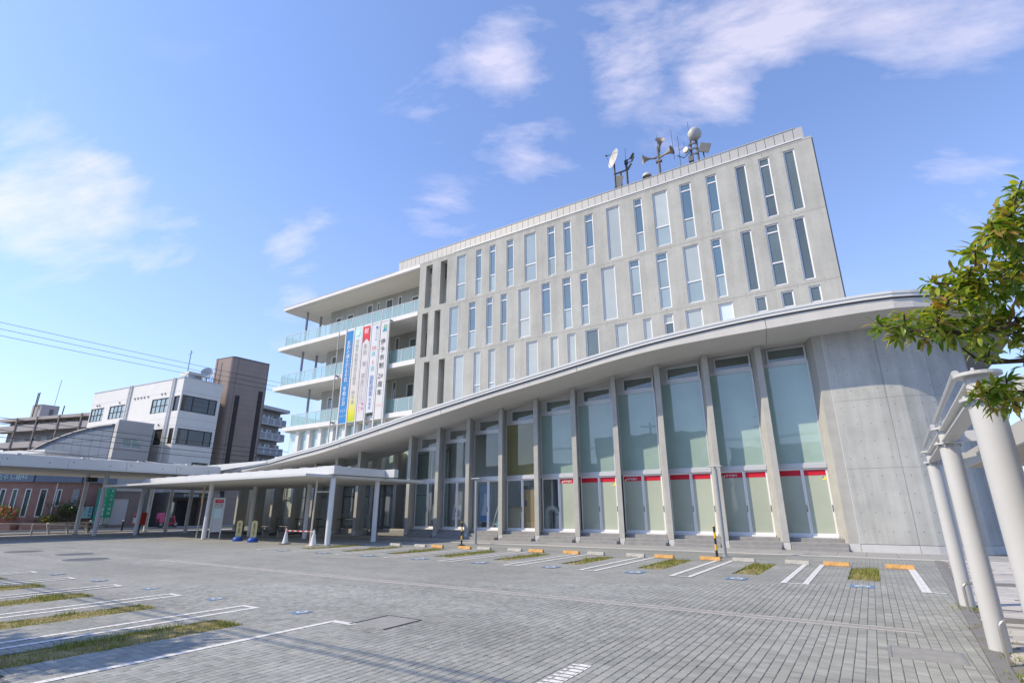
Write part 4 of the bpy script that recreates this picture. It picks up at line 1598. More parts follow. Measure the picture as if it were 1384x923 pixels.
# white metal roof edge: two folded bands with a dark drip gap under them
re1, re2, gap = MB(), MB(), MB()
for i in range(n - 1):
    j = i + 1

    def off(i, d):
        v = Vector((wi[i][0] - eo[i][0], wi[i][1] - eo[i][1])).normalized()
        return (eo[i][0] - v.x * d, eo[i][1] - v.y * d)
    o0, o1 = off(i, .06), off(j, .06)
    p0, p1 = off(i, .03), off(j, .03)
    q0, q1 = off(i, -.25), off(j, -.25)
    re1.quad((*o0, tz[i] - .085), (*o1, tz[j] - .085), (*o1, tz[j] + .02), (*o0, tz[i] + .02))
    re1.quad((*o0, tz[i] + .02), (*o1, tz[j] + .02), (*q1, tz[j] + .012), (*q0, tz[i] + .012))
    re1.quad((*o0, tz[i] - .085), (*q0, tz[i] - .085), (*q1, tz[j] - .085), (*o1, tz[j] - .085))
    re2.quad((*p0, tz[i] - .21), (*p1, tz[j] - .21), (*p1, tz[j] - .087), (*p0, tz[i] - .087))
    re2.quad((*p0, tz[i] - .21), (*q0, tz[i] - .21), (*q1, tz[j] - .21), (*p1, tz[j] - .21))
    g0, g1 = inset(i, .025), inset(j, .025)
    gap.quad((*g0, tz[i] - .26), (*g1, tz[j] - .26), (*g1, tz[j] - .205), (*g0, tz[i] - .205))
re1.build('roof_edge', M_WHITE, hall, smooth=True)
re2.build('roof_edge', M_WHITE, hall, smooth=True)
gap.build('drip_gap', M_JOINT, hall)
# level white parapet where the roof runs out at the left
lp = MB()
lp.prism([(-44.2, YE - .10), (-36.3, YE - .10), (-36.3, YE + .1), (-44.2, YE + .1)], [4.45, 4.88, 4.88, 4.45], [5.03, 5.02, 5.02, 5.03])
lp.build('level_parapet', M_WHITE, hall)
MB().box(-44.2, -39.6, YE + .1, 28.3, 4.45, 4.62).build('flat_roof', M_CLAD, hall)

jm_ = MB()
for xj in (-2.4, -11.2, -20.0, -28.6):
    zz = S_ROOF(xj)
    jm_.quad((xj - .012, YE + .05, zz - .004), (xj - .3, 25.0, zz - SD - .004), (xj - .276, 25.0, zz - SD - .004), (xj + .012, YE + .05, zz - .004))
    jm_.quad((xj - .012, YE + .05, zz), (xj + .012, YE + .05, zz), (xj + .012, YE + .05, T_ROOF(xj) - .26), (xj - .012, YE + .05, T_ROOF(xj) - .26))
jm_.build('soffit_joint', mat('soffit_joint', (.22, .22, .21), .9), hall)

# fins ------------------------------------------------------------------------------
FX0 = -3.22
FD = 2.33


def fin_x(k):
    return FX0 - FD * k


M_BASE = mat('pale_base_concrete', (0.52, 0.53, 0.52), 0.85, 0.08, 3)
FINS = list(range(0, 10)) + [11, 12, 13, 14, 15, 16, 17]
for k in FINS:
    x0 = fin_x(k)
    zt0, zt1 = S_ROOF(x0) - SD + .05, S_ROOF(x0) - SD + .05
    pl = [(x0, 25.0), (x0 + .27, 25.0), (x0 - .15, 26.1), (x0 - .42, 26.1)]
    f = MB().prism(pl, 0.28, zt0).build('fin_column', M_CONC_FIN, hall, bevel=0.012)
    c = (x0 - .08, 25.5)
    pl2 = [(x0 - .004, 24.994), (x0 + .276, 24.994), (x0 - .144, 26.106), (x0 - .426, 26.106)]
    MB().prism(pl2, 0.0, 0.279).build('base_block', M_BASE, f)

# glazed bays -------------------------------------------------------------------------
YG = 25.8
M_PANEL = mat('grey_infill_panel', (0.50, 0.50, 0.48), 0.7, 0.06, 1.2)


def PG(u, z, d):
    return (u, YG + d, z)


YELLOWTAG = mat('sticker_yellow', (0.72, 0.66, 0.12), 0.6)
BAY_LABEL = {}


def bay(k, kind):
    xl = fin_x(k) - .035 + .01
    xr = (fin_x(k - 1) if k > 0 else -0.93) - .305 - .01
    sl = S_ROOF(xl) - SD
    sr = S_ROOF(xr) - SD
    wt = sl - .12
    wb = wt - .62
    gt = wb - .16
    mid = xl + (xr - xl) * .53
    xw = xl + .36          # left solid strip beside the vent light
    # solid infill above and left of the vent light
    inf = MB()
    inf.prism([(xl, YG + .03), (xw, YG + .03), (xw, YG + .12), (xl, YG + .12)], gt + .08, [sl, sl + (sr - sl) * .18, sl + (sr - sl) * .18, sl])
    inf.prism([(xw, YG + .03), (xr, YG + .03), (xr, YG + .12), (xw, YG + .12)], wt + .06, [sl + (sr - sl) * .18, sr, sr, sl + (sr - sl) * .18])
    inf.build('infill_panel', M_PANEL, hall)
    window(hall, PG, xw + .02, xr - .02, wb, wt + .05, (), M_GREYGLASS if kind != 'clear' else M_DARKGLASS, d0=-.02, fw=.075, frame=M_ALU)
    MB().box(xl, xr, YG - .015, YG + .1, gt + .072, wb - .002).build('vent_rail', M_ALU, hall)
    # upper light
    zr = 3.36
    upper = {'teal': M_TEAL, 'mixed': M_TEAL, 'olive': M_OLIVE, 'clear': M_DARKGLASS}[kind]
    window(hall, PG, xl, xr, zr, gt + .07, (), upper, d0=0.0, fw=.06, frame=M_ALU)
    # transom
    MB().box(xl, xr, YG - .03, YG + .1, 3.20, 3.358).build('transom', M_ALU, hall)
    # sliding doors
    zb = 0.52
    for i, (a, b) in enumerate(((xl + .05, mid), (mid + .004, xr - .02))):
        fr = MB()
        d0 = 0.02 + .05 * i
        for (u0, u1, v0, v1) in ((a, a + .045, zb, 3.2), (b - .06, b, zb, 3.2), (a + .045, b - .06, zb, zb + .09), (a + .045, b - .06, 3.13, 3.2)):
            barbox(fr, PG, u0, u1, v0, v1, d0, d0 + .045)
        d = fr.build('sliding_door', M_FRAME, hall)
        gl = M_DARKGLASS if kind == 'clear' else {'teal': M_PALEGLASS, 'mixed': M_DARKGLASS if i == 0 else M_PALEGLASS, 'olive': M_DARKGLASS}[kind]
        mb = MB()
        barbox(mb, PG, a + .045, b - .06, zb + .09, 3.13, d0 + .02, d0 + .03)
        mb.build('pane', gl, d)
        MB().box(b - .045, b - .02, YG + d0 - .015, YG + d0 + .001, 1.45, 1.72).build('pull', M_DARK, d)
        if kind == 'teal' or (kind == 'mixed' and i == 1):
            MB().box(a + .045, b - .06, YG + d0 + .012, YG + d0 + .019, 2.90, 3.12).build('red_band', M_RED, d)
            if (kind == 'teal' and k in (1, 3) and i == 0) or kind == 'mixed':
                e = MB()
                e.obox((a + .15, YG + d0 + .010, 2.99), (.05, 0, .02), (0, .001, 0), (0, 0, .012)).obox((a + .13, YG + d0 + .010, 2.95), (.02, 0, 0), (0, .001, 0), (.012, 0, .05)).obox((a + .2, YG + d0 + .010, 2.97), (.012, 0, 0), (0, .001, 0), (.012, 0, .06))
                e.build('emblem', M_INKW, d)
                add_text('伊予銀行', 0.125, M_INKW, 'lettering', d, (a + .50, YG + d0 + .009, 3.05), EX, EZ)
            if kind == 'teal' and k in (0, 4) and i == 1:
                MB().box(b - .23, b - .065, YG + d0 + .010, YG + d0 + .014, 2.70, 2.855).build('sticker', YELLOWTAG, d)
                MB().tri((b - .22, YG + d0 + .008, 2.845), (b - .22, YG + d0 + .008, 2.75), (b - .13, YG + d0 + .008, 2.845)).build('sticker_corner', M_INKB, d)
    # sill and steps
    MB().box(xl, xr, YG - .06, YG + .16, .45, .518).build('sill', M_FRAME, hall)
    so2 = -.04
    MB().prism([(xl - so2 + .14, 25.35), (xr + .17, 25.35), (xr, YG - .061), (xl, YG - .061)], 0, .449).build('step', M_STEP, hall, bevel=.01)
    MB().prism([(xl + .34, 24.96), (xr + .31, 24.96), (xr + .172, 25.348), (xl + .182, 25.348)], 0, .30).build('step', M_STEP, hall, bevel=.01)
    MB().prism([(xl + .36, 24.66), (xr + .30, 24.66), (xr + .30, 24.957), (xl + .345, 24.957)], 0, .15).build('step', M_STEP, hall, bevel=.01)
    return xl, xr


KINDS = {0: 'teal', 1: 'teal', 2: 'teal', 3: 'teal', 4: 'teal', 5: 'mixed', 6: 'olive', 7: 'clear', 8: 'clear', 9: 'clear'}
BX = {}
for k, kd in KINDS.items():
    BX[k] = bay(k, kd)

# interior seen through the clear bays
MB().box(-24.6, -0.9, 25.97, 33, 0.30, 0.46).build('hall_floor', mat('hall_floor', (0.45, 0.43, 0.40), 0.4, 0.05, 2), hall)
for k in range(18):
    xa = -39.3 + k * 2.14
    za, zb_ = S_ROOF(xa) - SD - .02, S_ROOF(xa + 2.14) - SD - .02
    MB().prism([(xa, 29.8), (xa + 2.139, 29.8), (xa + 2.139, 30.0), (xa, 30.0)], 0, [za, zb_, zb_, za]).build('inner_wall', mat('inner_wall', (0.62, 0.62, 0.60), 0.8, 0.05, 1), hall)
MB().box(-14.5, -14.4, 26.2, 29.79, 0.46, 7).build('partition', mat('inner_wall', (0.4, 0.4, 0.4)), hall)
MB().box(-0.95, -0.9, 26.3, 29.79, 0.46, 8).build('partition', mat('inner_wall', (0.4, 0.4, 0.4)), hall)

# curved concrete end wall ---------------------------------------------------------------
ew = [(-0.93, 25.0), (-0.56, 25.0), (0.10, 25.0), (0.75, 25.0), (1.25, 25.02), (1.8, 25.08), (2.3, 25.25), (2.8, 25.5), (3.35, 25.95), (3.85, 26.6), (4.2, 27.5), (4.4, 28.5), (4.5, 30.5), (4.5, 34), (4.5, 40)]
wtop = []
for p in ew:
    x = min(p[0], 2.6)
    drop = 0 if p[0] < 2.3 else min(.2, (p[0] - 2.3) * .09)
    wtop.append(S_ROOF(x) - SD + .03 - drop)
# formwork panels: the wall is cast in lifts and bays, each its own panel with open joints
MB().prism([(-0.93, 25.0), (-0.57, 25.0), (-0.57, 25.7), (-1.2, 25.7), (-1.35, 26.1)][:5], 0.30, wtop[0]).build('end_pier', M_CONC_FIN, hall, bevel=.012)
MB().prism([(-0.936, 24.994), (-0.566, 24.994), (-0.566, 25.71), (-1.2, 25.71), (-1.356, 26.106)], 0.0, 0.299).build('base_block', M_BASE, hall)
lifts = [0.30, 3.05, 5.72, 20]
groups_ = [(1, 4), (4, 7), (7, 10), (10, 12), (12, 14)]


def curve_wall(mb, a, b, z0, z1, th=.35, ins=0.006, proud=0.0):
    pts = ew[a:b + 1]
    m = len(pts)
    for i in range(m - 1):
        p, q = Vector(pts[i]), Vector(pts[i + 1])
        e = (q - p).normalized()
        nn = Vector((e.y, -e.x))
        if i == 0:
            p = p + e * ins
        if i == m - 2:
            q = q - e * ins
        zt0 = min(z1, wtop[a + i])
        zt1 = min(z1, wtop[a + i + 1])
        po, qo = p + nn * proud, q + nn * proud
        mb.quad((*po, z0), (*qo, z0), (*qo, zt1), (*po, zt0))
        pi_, qi = p - nn * th, q - nn * th
        mb.quad((*po, zt0), (*qo, zt1), (*qi, zt1), (*pi_, zt0))
        mb.quad((*po, z0), (*pi_, z0), (*qi, z0), (*qo, z0))
        if i == 0:
            mb.quad((*po, z0), (*po, zt0), (*pi_, zt0), (*pi_, z0))
        if i == m - 2:
            mb.quad((*qo, z0), (*qi, z0), (*qi, zt1), (*qo, zt1))


for a, b in groups_:
    for z0, z1 in zip(lifts[:-1], lifts[1:]):
        mb = MB()
        curve_wall(mb, a, b, z0 + .004, z1 - .004)
        mb.build('concrete_panel', M_CONC_COOL, hall, smooth=True)
mb = MB()
for a, b in groups_:
    curve_wall(mb, a, b, -0.05, .285, proud=.012)
mb.build('wall_base', M_BASE, hall, smooth=True)
core = MB()
for i in range(1, len(ew) - 1):
    p, q = Vector(ew[i]), Vector(ew[i + 1])
    e = (q - p).normalized()
    nn = Vector((e.y, -e.x))
    p2, q2 = p - nn * .03, q - nn * .03
    core.quad((*p2, 0), (*q2, 0), (*q2, wtop[i + 1]), (*p2, wtop[i]))
core.build('wall_core', mat('joint_concrete', (0.44, 0.44, 0.43), 0.9), hall, smooth=True)
# tie holes, a regular grid over the curved wall
th = MB()
cum = [0]
for i in range(1, len(ew) - 1):
    cum.append(cum[-1] + (Vector(ew[i + 1]) - Vector(ew[i])).length)


def on_wall(s):
    for i in range(len(cum) - 1):
        if s <= cum[i + 1]:
            t_ = (s - cum[i]) / (cum[i + 1] - cum[i])
            p, q = Vector(ew[i + 1]), Vector(ew[i + 2])
            e = (q - p).normalized()
            return p.lerp(q, t_), Vector((e.y, -e.x))
    return None


z = .75
row = 0
while z < 8.5:
    s = .22
    while s < 9:
        r_ = on_wall(s)
        if r_:
            p, nn = r_
            p = p + nn * .006
            th.disc((p.x, p.y, z), .017, (nn.x, nn.y, 0), 8)
        s += .45
    z += .67
th.build('tie_hole', mat('tie_hole_dark', (0.13, 0.13, 0.13), .9), hall, kind='stuff')
# shallow reveal line beside the pier
MB().box(-.575, -.545, 24.995, 25.02, .3, wtop[1]).build('reveal_strip', mat('pale_reveal', (0.55, 0.55, 0.54), .8), hall)

# recessed entrance side ---------------------------------------------------------------------
ML = mat('inner_soffit', (0.5, 0.49, 0.47), .8)
MB().box(-45, -24.6, 26.5, 33, 0.0, 0.30).build('entrance_floor', M_STEP, hall)
MB().box(-28.0, -24.7, 26.0, 26.48, 0.0, 0.16).build('step', M_STEP, hall)
MB().box(-27.6, -24.75, 26.52, 26.6, .301, .40).build('threshold', M_KERB, hall)
x = -45.0
while x < -24.6:
    xe = min(x + 1.55, -24.55)
    zt = S_ROOF(max(x, -39.4)) - SD
    window(hall, lambda u, z, d: (u, 29.6 + d, z), x, xe, .3, zt, (2.6,), M_DARKGLASS, d0=0, fw=.09, frame=mat('bronze_frame', (.23, .23, .23), .4, .05, 3))
    x += 1.56
window(hall, lambda u, z, d: (-24.5 - d, 26.2 + u, z), .0, 1.6, .3, 5.6, (2.6,), M_DARKGLASS, d0=0, fw=.09, frame=M_ALU)
window(hall, lambda u, z, d: (-24.5 - d, 26.2 + u, z), 1.62, 3.3, .3, 5.6, (2.6,), M_DARKGLASS, d0=0, fw=.09, frame=M_ALU)
for k in (11, 12, 14, 15):
    x0 = fin_x(k) + .9
    MB().prism([(x0, 27.6), (x0 + .3, 27.6), (x0 + .1, 28.6), (x0 - .2, 28.6)], .3, S_ROOF(x0) - SD).build('inner_column', M_CONC_FIN, hall)

# ramp handrails
def handrail(name, pts, zf, h, label, group, m, step=1.0):
    p0, p1 = Vector(pts[0]), Vector(pts[1])
    t = thing(name, label, 'handrail', (p0.x, p0.y, zf), group)
    MB().tube((p0.x, p0.y, zf + h), (p1.x, p1.y, zf + h), .028, n=8).build('rail', m, t, smooth=True)
    L = (p1 - p0).length
    k = max(2, int(L / step) + 1)
    for i in range(k):
        p = p0.lerp(p1, i / (k - 1))
        MB().tube((p.x, p.y, zf), (p.x, p.y, zf + h), .022, n=8).build('post', m, t, smooth=True)
    return t


M_BEIGE = mat('beige_rail', (0.55, 0.50, 0.42), .4)
handrail('handrail', ((-38.0, 25.6), (-29.1, 25.6)), 0.12, .85, 'dark handrail along the shaded ramp behind the cones', 'ramp handrails', M_DARK, .8)
handrail('handrail', ((-34.0, 26.3), (-28.9, 26.3)), 0.3, .95, 'pale handrail beside the hall entrance behind the canopy post', 'ramp handrails', M_BEIGE, .9)
MB().box(-38.2, -29.0, 25.75, 26.45, 0, .36).build('ramp_wall', M_KERB, hall)

MB().box(-46, -39.301, 29.8, 30.0, 0, 4.4).build('inner_wall', mat('inner_wall', (.6, .6, .6)), hall)
MB().box(-45.2, -45.05, 26.5, 29.79, 0, 4.4).build('inner_wall', mat('inner_wall', (.6, .6, .6)), hall)

# things standing in the clear bays ------------------------------------------------------------
M_WOOD = mat('pale_timber', (0.36, 0.24, 0.12), .55, .10, 3)
M_CARD = mat('cream_board', (0.52, 0.45, 0.33), .7, .05, 3)


def easel(x, y, label, board_m, paper):
    t = thing('easel', label, 'easel', (x, y, .46), 'display easels behind the glass')
    mb = MB()
    for dx in (-.35, .35):
        mb.tube((x + dx, y - .1, .46), (x + dx * .3, y + .05, 1.95), .022, n=6)
    mb.tube((x, y + .55, .46), (x, y + .08, 1.85), .022, n=6)
    mb.tube((x - .3, y - .06, 1.0), (x + .3, y - .06, 1.0), .02, n=6)
    mb.build('frame', M_ALU, t)
    if paper:
        MB().obox((x, y - .07, 1.42), (.32, 0, 0), (0, .012, 0), (0, .05, .42)).build('board', board_m, t)
        MB().obox((x + .02, y - .092, 1.38), (.18, 0, 0), (0, .003, 0), (0, .025, .2)).build('picture', M_INKV, t)
    return t


x8 = BX[8]
easel(x8[0] + .75, 27.0, 'easel with a white display board behind the glass, left of the pink banner', M_INKW, True)
x9 = BX[9]
easel(x9[0] + .6, 27.1, 'bare easel frame in the leftmost clear bay, left of the stacked racks', M_INKW, False)
easel(x9[0] + 1.5, 26.9, 'easel with a small pale card in the leftmost clear bay, right hand one', M_INKW, True)
t = thing('display_banner', 'pink hanging display banner behind the glass', 'banner', (x8[1] - .28, 26.7, .46))
MB().box(x8[1] - .52, x8[1] - .05, 26.68, 26.70, .95, 3.05).build('cloth', cloth_mat('pink_cloth', [(0, (.55, .17, .2)), (1, (.72, .35, .36))]), t)
MB().tube((x8[1] - .28, 26.72, .46), (x8[1] - .28, 26.72, 3.08), .02, n=6).box(x8[1] - .5, x8[1] - .06, 26.55, 26.85, .46, .49).build('stand', M_DARK, t)
for i, zz in enumerate((2.8, 2.4, 1.9, 1.5)):
    MB().disc((x8[1] - .3 + .06 * (i % 2), 26.676, zz), .10, (0, -1, 0), 10).build('printed_spot', M_INKR if i % 2 else M_INKW, t)
x7 = BX[7]
t = thing('display_banner', 'pale blue poster of a long white dress behind the glass', 'banner', (x7[0] + .75, 26.6, .46))
MB().box(x7[0] + .3, x7[0] + 1.1, 26.60, 26.62, .9, 3.0).build('sheet', mat('poster_blue', (.30, .42, .62), .6, .12, 2), t)
d_ = MB()
d_.quad((x7[0] + .35, 26.595, 1.05), (x7[0] + 1.05, 26.595, 1.05), (x7[0] + .92, 26.595, 1.7), (x7[0] + .52, 26.595, 1.7))
d_.quad((x7[0] + .52, 26.595, 1.7), (x7[0] + .92, 26.595, 1.7), (x7[0] + .86, 26.595, 2.45), (x7[0] + .62, 26.595, 2.45))
d_.build('dress_shape', mat('poster_white', (.66, .70, .78), .6), t)
MB().quad((x7[0] + .35, 26.592, .95), (x7[0] + 1.05, 26.592, .95), (x7[0] + 1.03, 26.592, 1.25), (x7[0] + .37, 26.592, 1.25)).build('hem_shape', mat('poster_deep_blue', (.10, .28, .62), .6), t)
MB().box(x7[0] + .55, x7[0] + .85, 26.45, 26.8, .46, .9).build('stand', M_DARK, t)
t = thing('cutout_stand', 'dark cutout stand with a white outline behind the glass', 'display stand', (x7[1] - .4, 26.4, .46))
pp = [(-.55, .0), (.32, 0), (.32, 1.95), (.18, 2.0), (.05, 1.85), (.02, 1.5), (-.1, 1.25), (-.3, .7)]
mb = MB()
xb = x7[1] - .38
mb.v = [(xb + p[0] * .8, 26.4, .47 + p[1] * .85) for p in pp] + [(xb + p[0] * .8, 26.43, .47 + p[1] * .85) for p in pp]
mb.f = [tuple(range(8)), tuple(range(15, 7, -1))]
mb.build('board', mat('cutout_slate', (.10, .14, .20), .6, .2, 3), t)
MB().path([(xb + p[0] * .8, 26.38, .50 + p[1] * .85) for p in pp[2:] + pp[:1]], .03, 6).build('outline', M_WHITE, t)
ring_ = MB()
for i in range(14):
    a0, a1 = R(360 / 14 * i), R(360 / 14 * (i + 1))
    ring_.quad((xb - .22 + .12 * math.cos(a0), 26.37, .66 + .12 * math.sin(a0)), (xb - .22 + .17 * math.cos(a0), 26.37, .66 + .17 * math.sin(a0)), (xb - .22 + .17 * math.cos(a1), 26.37, .66 + .17 * math.sin(a1)), (xb - .22 + .12 * math.cos(a1), 26.37, .66 + .12 * math.sin(a1)))
ring_.build('outline', M_WHITE, t)
MB().box(xb - .1, xb + .25, 26.36, 26.38, .5, .95).build('foot_panel', M_INKC, t)
x6 = BX[6]
t = thing('timber_screen', 'tall pale timber screen panel with a dark handle behind the olive bay', 'screen', (x6[1] - .55, 26.5, .46))
MB().box(x6[1] - 1.0, x6[1] - .03, 26.5, 26.56, .47, 2.62).build('panel', M_WOOD, t)
MB().box(x6[1] - 1.0, x6[1] - .03, 26.505, 26.555, 2.63, 2.85).build('header', M_DARK, t)
MB().box(x6[1] - .92, x6[1] - .80, 26.46, 26.50, 1.75, 2.05).build('handle', M_DARK, t)
t = thing('leaning_board', 'cream board leaning inside the olive bay beside the timber screen', 'board', (x6[0] + .4, 26.4, .46))
MB().obox((x6[0] + .42, 26.45, 1.08), (.40, 0, 0), (0, .012, 0), (.0, .12, .62)).build('panel', M_CARD, t)
MB().obox((x6[0] + .42, 26.435, 1.70), (.40, 0, 0), (0, .02, 0), (0, .004, .02)).build('trim', M_WOOD, t)
x5 = BX[5]
t = thing('moulded_arch', 'white moulded arch seat standing in the dark half of the bay', 'seat', (x5[0] + .5, 26.4, .46))
ar = MB()
for i in range(10):
    a0, a1 = R(180 - 18 * i), R(180 - 18 * (i + 1))
    for rr in ((.22, .42),):
        c0, c1 = (math.cos(a0), math.sin(a0)), (math.cos(a1), math.sin(a1))
        x_ = x5[0] + .48
        ar.quad((x_ + rr[0] * c0[0], 26.4, 1.35 + rr[0] * c0[1]), (x_ + rr[1] * c0[0], 26.4, 1.35 + rr[1] * c0[1]), (x_ + rr[1] * c1[0], 26.4, 1.35 + rr[1] * c1[1]), (x_ + rr[0] * c1[0], 26.4, 1.35 + rr[0] * c1[1]))
        ar.quad((x_ + rr[1] * c0[0], 26.4, 1.35 + rr[1] * c0[1]), (x_ + rr[1] * c0[0], 26.8, 1.35 + rr[1] * c0[1]), (x_ + rr[1] * c1[0], 26.8, 1.35 + rr[1] * c1[1]), (x_ + rr[1] * c1[0], 26.4, 1.35 + rr[1] * c1[1]))
ar.prism([(x_ - .42, 26.4), (x_ - .22, 26.4), (x_ - .22, 26.8), (x_ - .42, 26.8)], .47, 1.35)
ar.prism([(x_ + .22, 26.4), (x_ + .5, 26.4), (x_ + .5, 26.8), (x_ + .22, 26.8)], .47, [1.35, 1.2, 1.2, 1.35])
ar.build('shell', M_WHITE, t)
MB().box(x_ - .03, x_ + .03, 26.5, 26.56, .47, 1.45).build('post', M_DARK, t)

for o in list(bpy.data.objects):
    if o.parent is None and o.name.split('.')[0] in ('easel', 'display_banner', 'cutout_stand', 'timber_screen', 'leaning_board', 'moulded_arch'):
        o.location.y -= {'easel': .62, 'display_banner': .48, 'cutout_stand': .34, 'timber_screen': .42, 'leaning_board': .36, 'moulded_arch': .34}[o.name.split('.')[0]]

# ================================================================== CANOPIES
can = thing('entrance_canopy', 'flat white canopy with a raised white beam roof in front of the hall entrance', 'canopy', (-32, 19, 0))
ZP = 3.04
MB().box(-42.6, -21.4, 15.6, 23.5, ZP, ZP + .10).build('roof_plate', M_WHITE, can, bevel=.01)
MB().box(-42.5, -21.5, 15.7, 23.4, ZP - .012, ZP - .001).build('soffit', M_SOFFIT, can)
MB().box(-42.62, -21.38, 15.575, 15.62, ZP + .03, ZP + .135).build('plate_edge', M_WHITE, can)
MB().box(-21.42, -21.375, 15.63, 23.5, ZP + .03, ZP + .135).build('plate_edge', M_WHITE, can)
ZB0, ZB1 = 3.20, 3.58
for (x0, x1) in ((-40.6, -35.0), (-34.99, -28.2), (-28.19, -22.0)):
    MB().box(x0, x1, 17.0, 17.25, ZB0, ZB1).build('beam', M_WHITE, can, bevel=.012)
MB().box(-21.99, -21.15, 16.95, 17.35, ZB0 - .0, ZB1 + .02).build('beam_end', M_WHITE, can, bevel=.012)
MB().box(-21.45, -21.2, 17.36, 20.3, ZB0, ZB1).build('beam', M_WHITE, can, bevel=.012)
MB().box(-21.5, -20.55, 20.31, 20.6, ZB0 - .02, ZB1 + .01).build('beam_end', M_WHITE, can, bevel=.012)
MB().box(-40.6, -21.51, 20.32, 20.58, ZB0, ZB1).build('beam', M_WHITE, can, bevel=.012)
MB().box(-40.6, -40.35, 17.26, 20.31, ZB0, ZB1).build('beam', M_WHITE, can, bevel=.012)
MB().box(-40.3, -21.5, 17.3, 20.3, ZB1 - .12, ZB1 - .06).build('roof_sheet', M_WHITE_MATT, can)
gm = MB()
x = -40
while x < -21.6:
    gm.box(x, x + .5 + .3 * rng.random(), 17.08, 17.22, ZB1 + .006, ZB1 + .05)
    x += rng.choice((.9, 1.1, 1.4))
gm.build('gutter_clip', M_STEEL, can)
gm = MB()
for x in (-40.1, -35.2, -31.9, -28.3, -24.5, -21.7, -21.3):
    for y in (17.05, 20.4):
        gm.box(x, x + .12, y, y + .15, ZP + .101, ZB0 - .001)
gm.build('beam_foot', M_STEEL, can)
M_POST = mat('pale_post_paint', (0.66, 0.675, 0.68), .4, .05, 2)


def round_post(parent, x, y, z1, r=.105, m=M_POST):
    p = MB().tube((x, y, 0), (x, y, z1), r, n=18).build('post', m, parent, smooth=True)
    MB().lathe([(r + .05, .0), (r + .05, .02), (r + .002, .025)], (x, y, 0), n=18).build('base_ring', M_STEEL, p)
    return p


for x, y in ((-41.6, 17.6), (-31.95, 17.05), (-21.4, 17.15), (-43.2 + 1.2, 21.0), (-32.9, 20.35), (-27.5, 20.4), (-21.75, 20.3)):
    round_post(can, x, y, ZP - .013, .125)
for x, y in ((-34.0, 17.7), (-22.05, 16.7)):
    MB().tube((x, y, 0), (x + .05, y, ZP - .013), .04, n=8).build('downpipe', M_BEIGE, can, smooth=True)
MB().tube((-22.05, 16.7, 2.4), (-21.5, 17.1, 2.4), .03, n=6).build('pipe_bracket', M_BEIGE, can)
MB().tube((-34.0, 17.7, 2.0), (-34.05, 17.7, 2.8), .055, n=8).build('pipe_sleeve', M_YELLOW, can)

bus = thing('bus_stop_canopy', 'taller white canopy with a deep blue-white fascia beside the street on the left', 'canopy', (-45, 12, 0))
ZC = 4.1
MB().box(-51, -40.6, -6, 22.0, ZC, ZC + .1).build('roof_plate', M_WHITE_MATT, bus)
for k in range(9):
    y0 = -6 + 3.12 * k
    MB().box(-40.62, -40.5, y0, y0 + 3.1, ZC - .02, ZC + .56).build('fascia_panel', M_WHITE, bus, bevel=.01)
    MB().disc((-40.495, y0 + .25, ZC + .30), .045, (1, 0, 0), 10).disc((-40.495, y0 + 2.2, ZC + .2), .045, (1, 0, 0), 10).build('fascia_stud', M_STEEL, bus)
    MB().box(-40.7, -40.45, y0 + .6, y0 + .8, ZC + .561, ZC + .63).build('gutter_clip', M_WHITE, bus)
MB().box(-40.56, -40.46, -6, 22, ZC - .10, ZC - .022).build('fascia_edge', M_WHITE, bus)
MB().box(-51, -40.63, 21.9, 22.0, ZC - .02, ZC + .5).build('fascia_panel', M_WHITE, bus)
MB().box(-50.9, -40.7, -5.9, 21.8, ZC - .03, ZC - .005).build('soffit', M_SOFFIT, bus)
gm = MB()
for i in range(26):
    y = -5 + i * 1.05
    gm.tube((-40.9 - .3 * (i % 3), y, ZC + .62 + .05 * (i % 2)), (-40.9, y + .9, ZC + .6), .03, n=5)
gm.build('roof_conduit', M_WHITE, bus)
for x, y in ((-47.6, 16.3), (-43.2, 15.85), (-48.0, 20.95), (-44.05, 20.6), (-43.0, 5.0), (-47.6, 5.0)):
    round_post(bus, x, y, ZC - .03, .13)
MB().obox((-46.6, 16.2, 3.7), (.18, 0, 0), (0, .3, 0), (0, 0, .15)).tube((-46.6, 16.2, 3.7), (-46.2, 15.9, 3.65), .1, n=8).build('speaker_box', M_DARK, bus)

# ------------------------------------------------------------------ right hand covered walkway
walk = thing('walkway_canopy', 'row of thick white round columns with flanged tops carrying a low covered walkway roof', 'canopy', (1.5, 9, 0))
COLS = [(1.08, 12.25), (0.97, 8.75), (0.86, 5.27), (0.75, 1.8), (1.19, 15.75), (1.30, 19.25)]
COLS = [(1.08, 12.25), (0.97, 8.75), (0.86, 5.27)]
for x, y in COLS:
    c = MB().tube((x, y, 0), (x, y, 2.33), .105, n=28).build('column', M_COLW, walk, smooth=True)
    MB().lathe([(.001, 2.331), (.15, 2.331), (.15, 2.352), (.001, 2.352)], (x, y, 0), n=24).build('flange', M_COLW, c)
    MB().tube((x, y, 2.353), (x, y, 2.52), .085, n=20).build('neck', M_COLW, c, smooth=True)
    MB().lathe([(.001, 2.521), (.15, 2.521), (.15, 2.545), (.001, 2.545)], (x, y, 0), n=24).build('flange', M_COLW, c)
    bl = MB()
    for k in range(8):
        a = R(45 * k + 20)
        bl.lathe([(.012, 2.305), (.012, 2.33)], (x + .125 * math.cos(a), y + .125 * math.sin(a), 0), n=6)
        bl.lathe([(.012, 2.352), (.012, 2.372), (.001, 2.372)], (x + .125 * math.cos(a), y + .125 * math.sin(a), 0), n=6)
    bl.build('bolt', M_COLW, c)
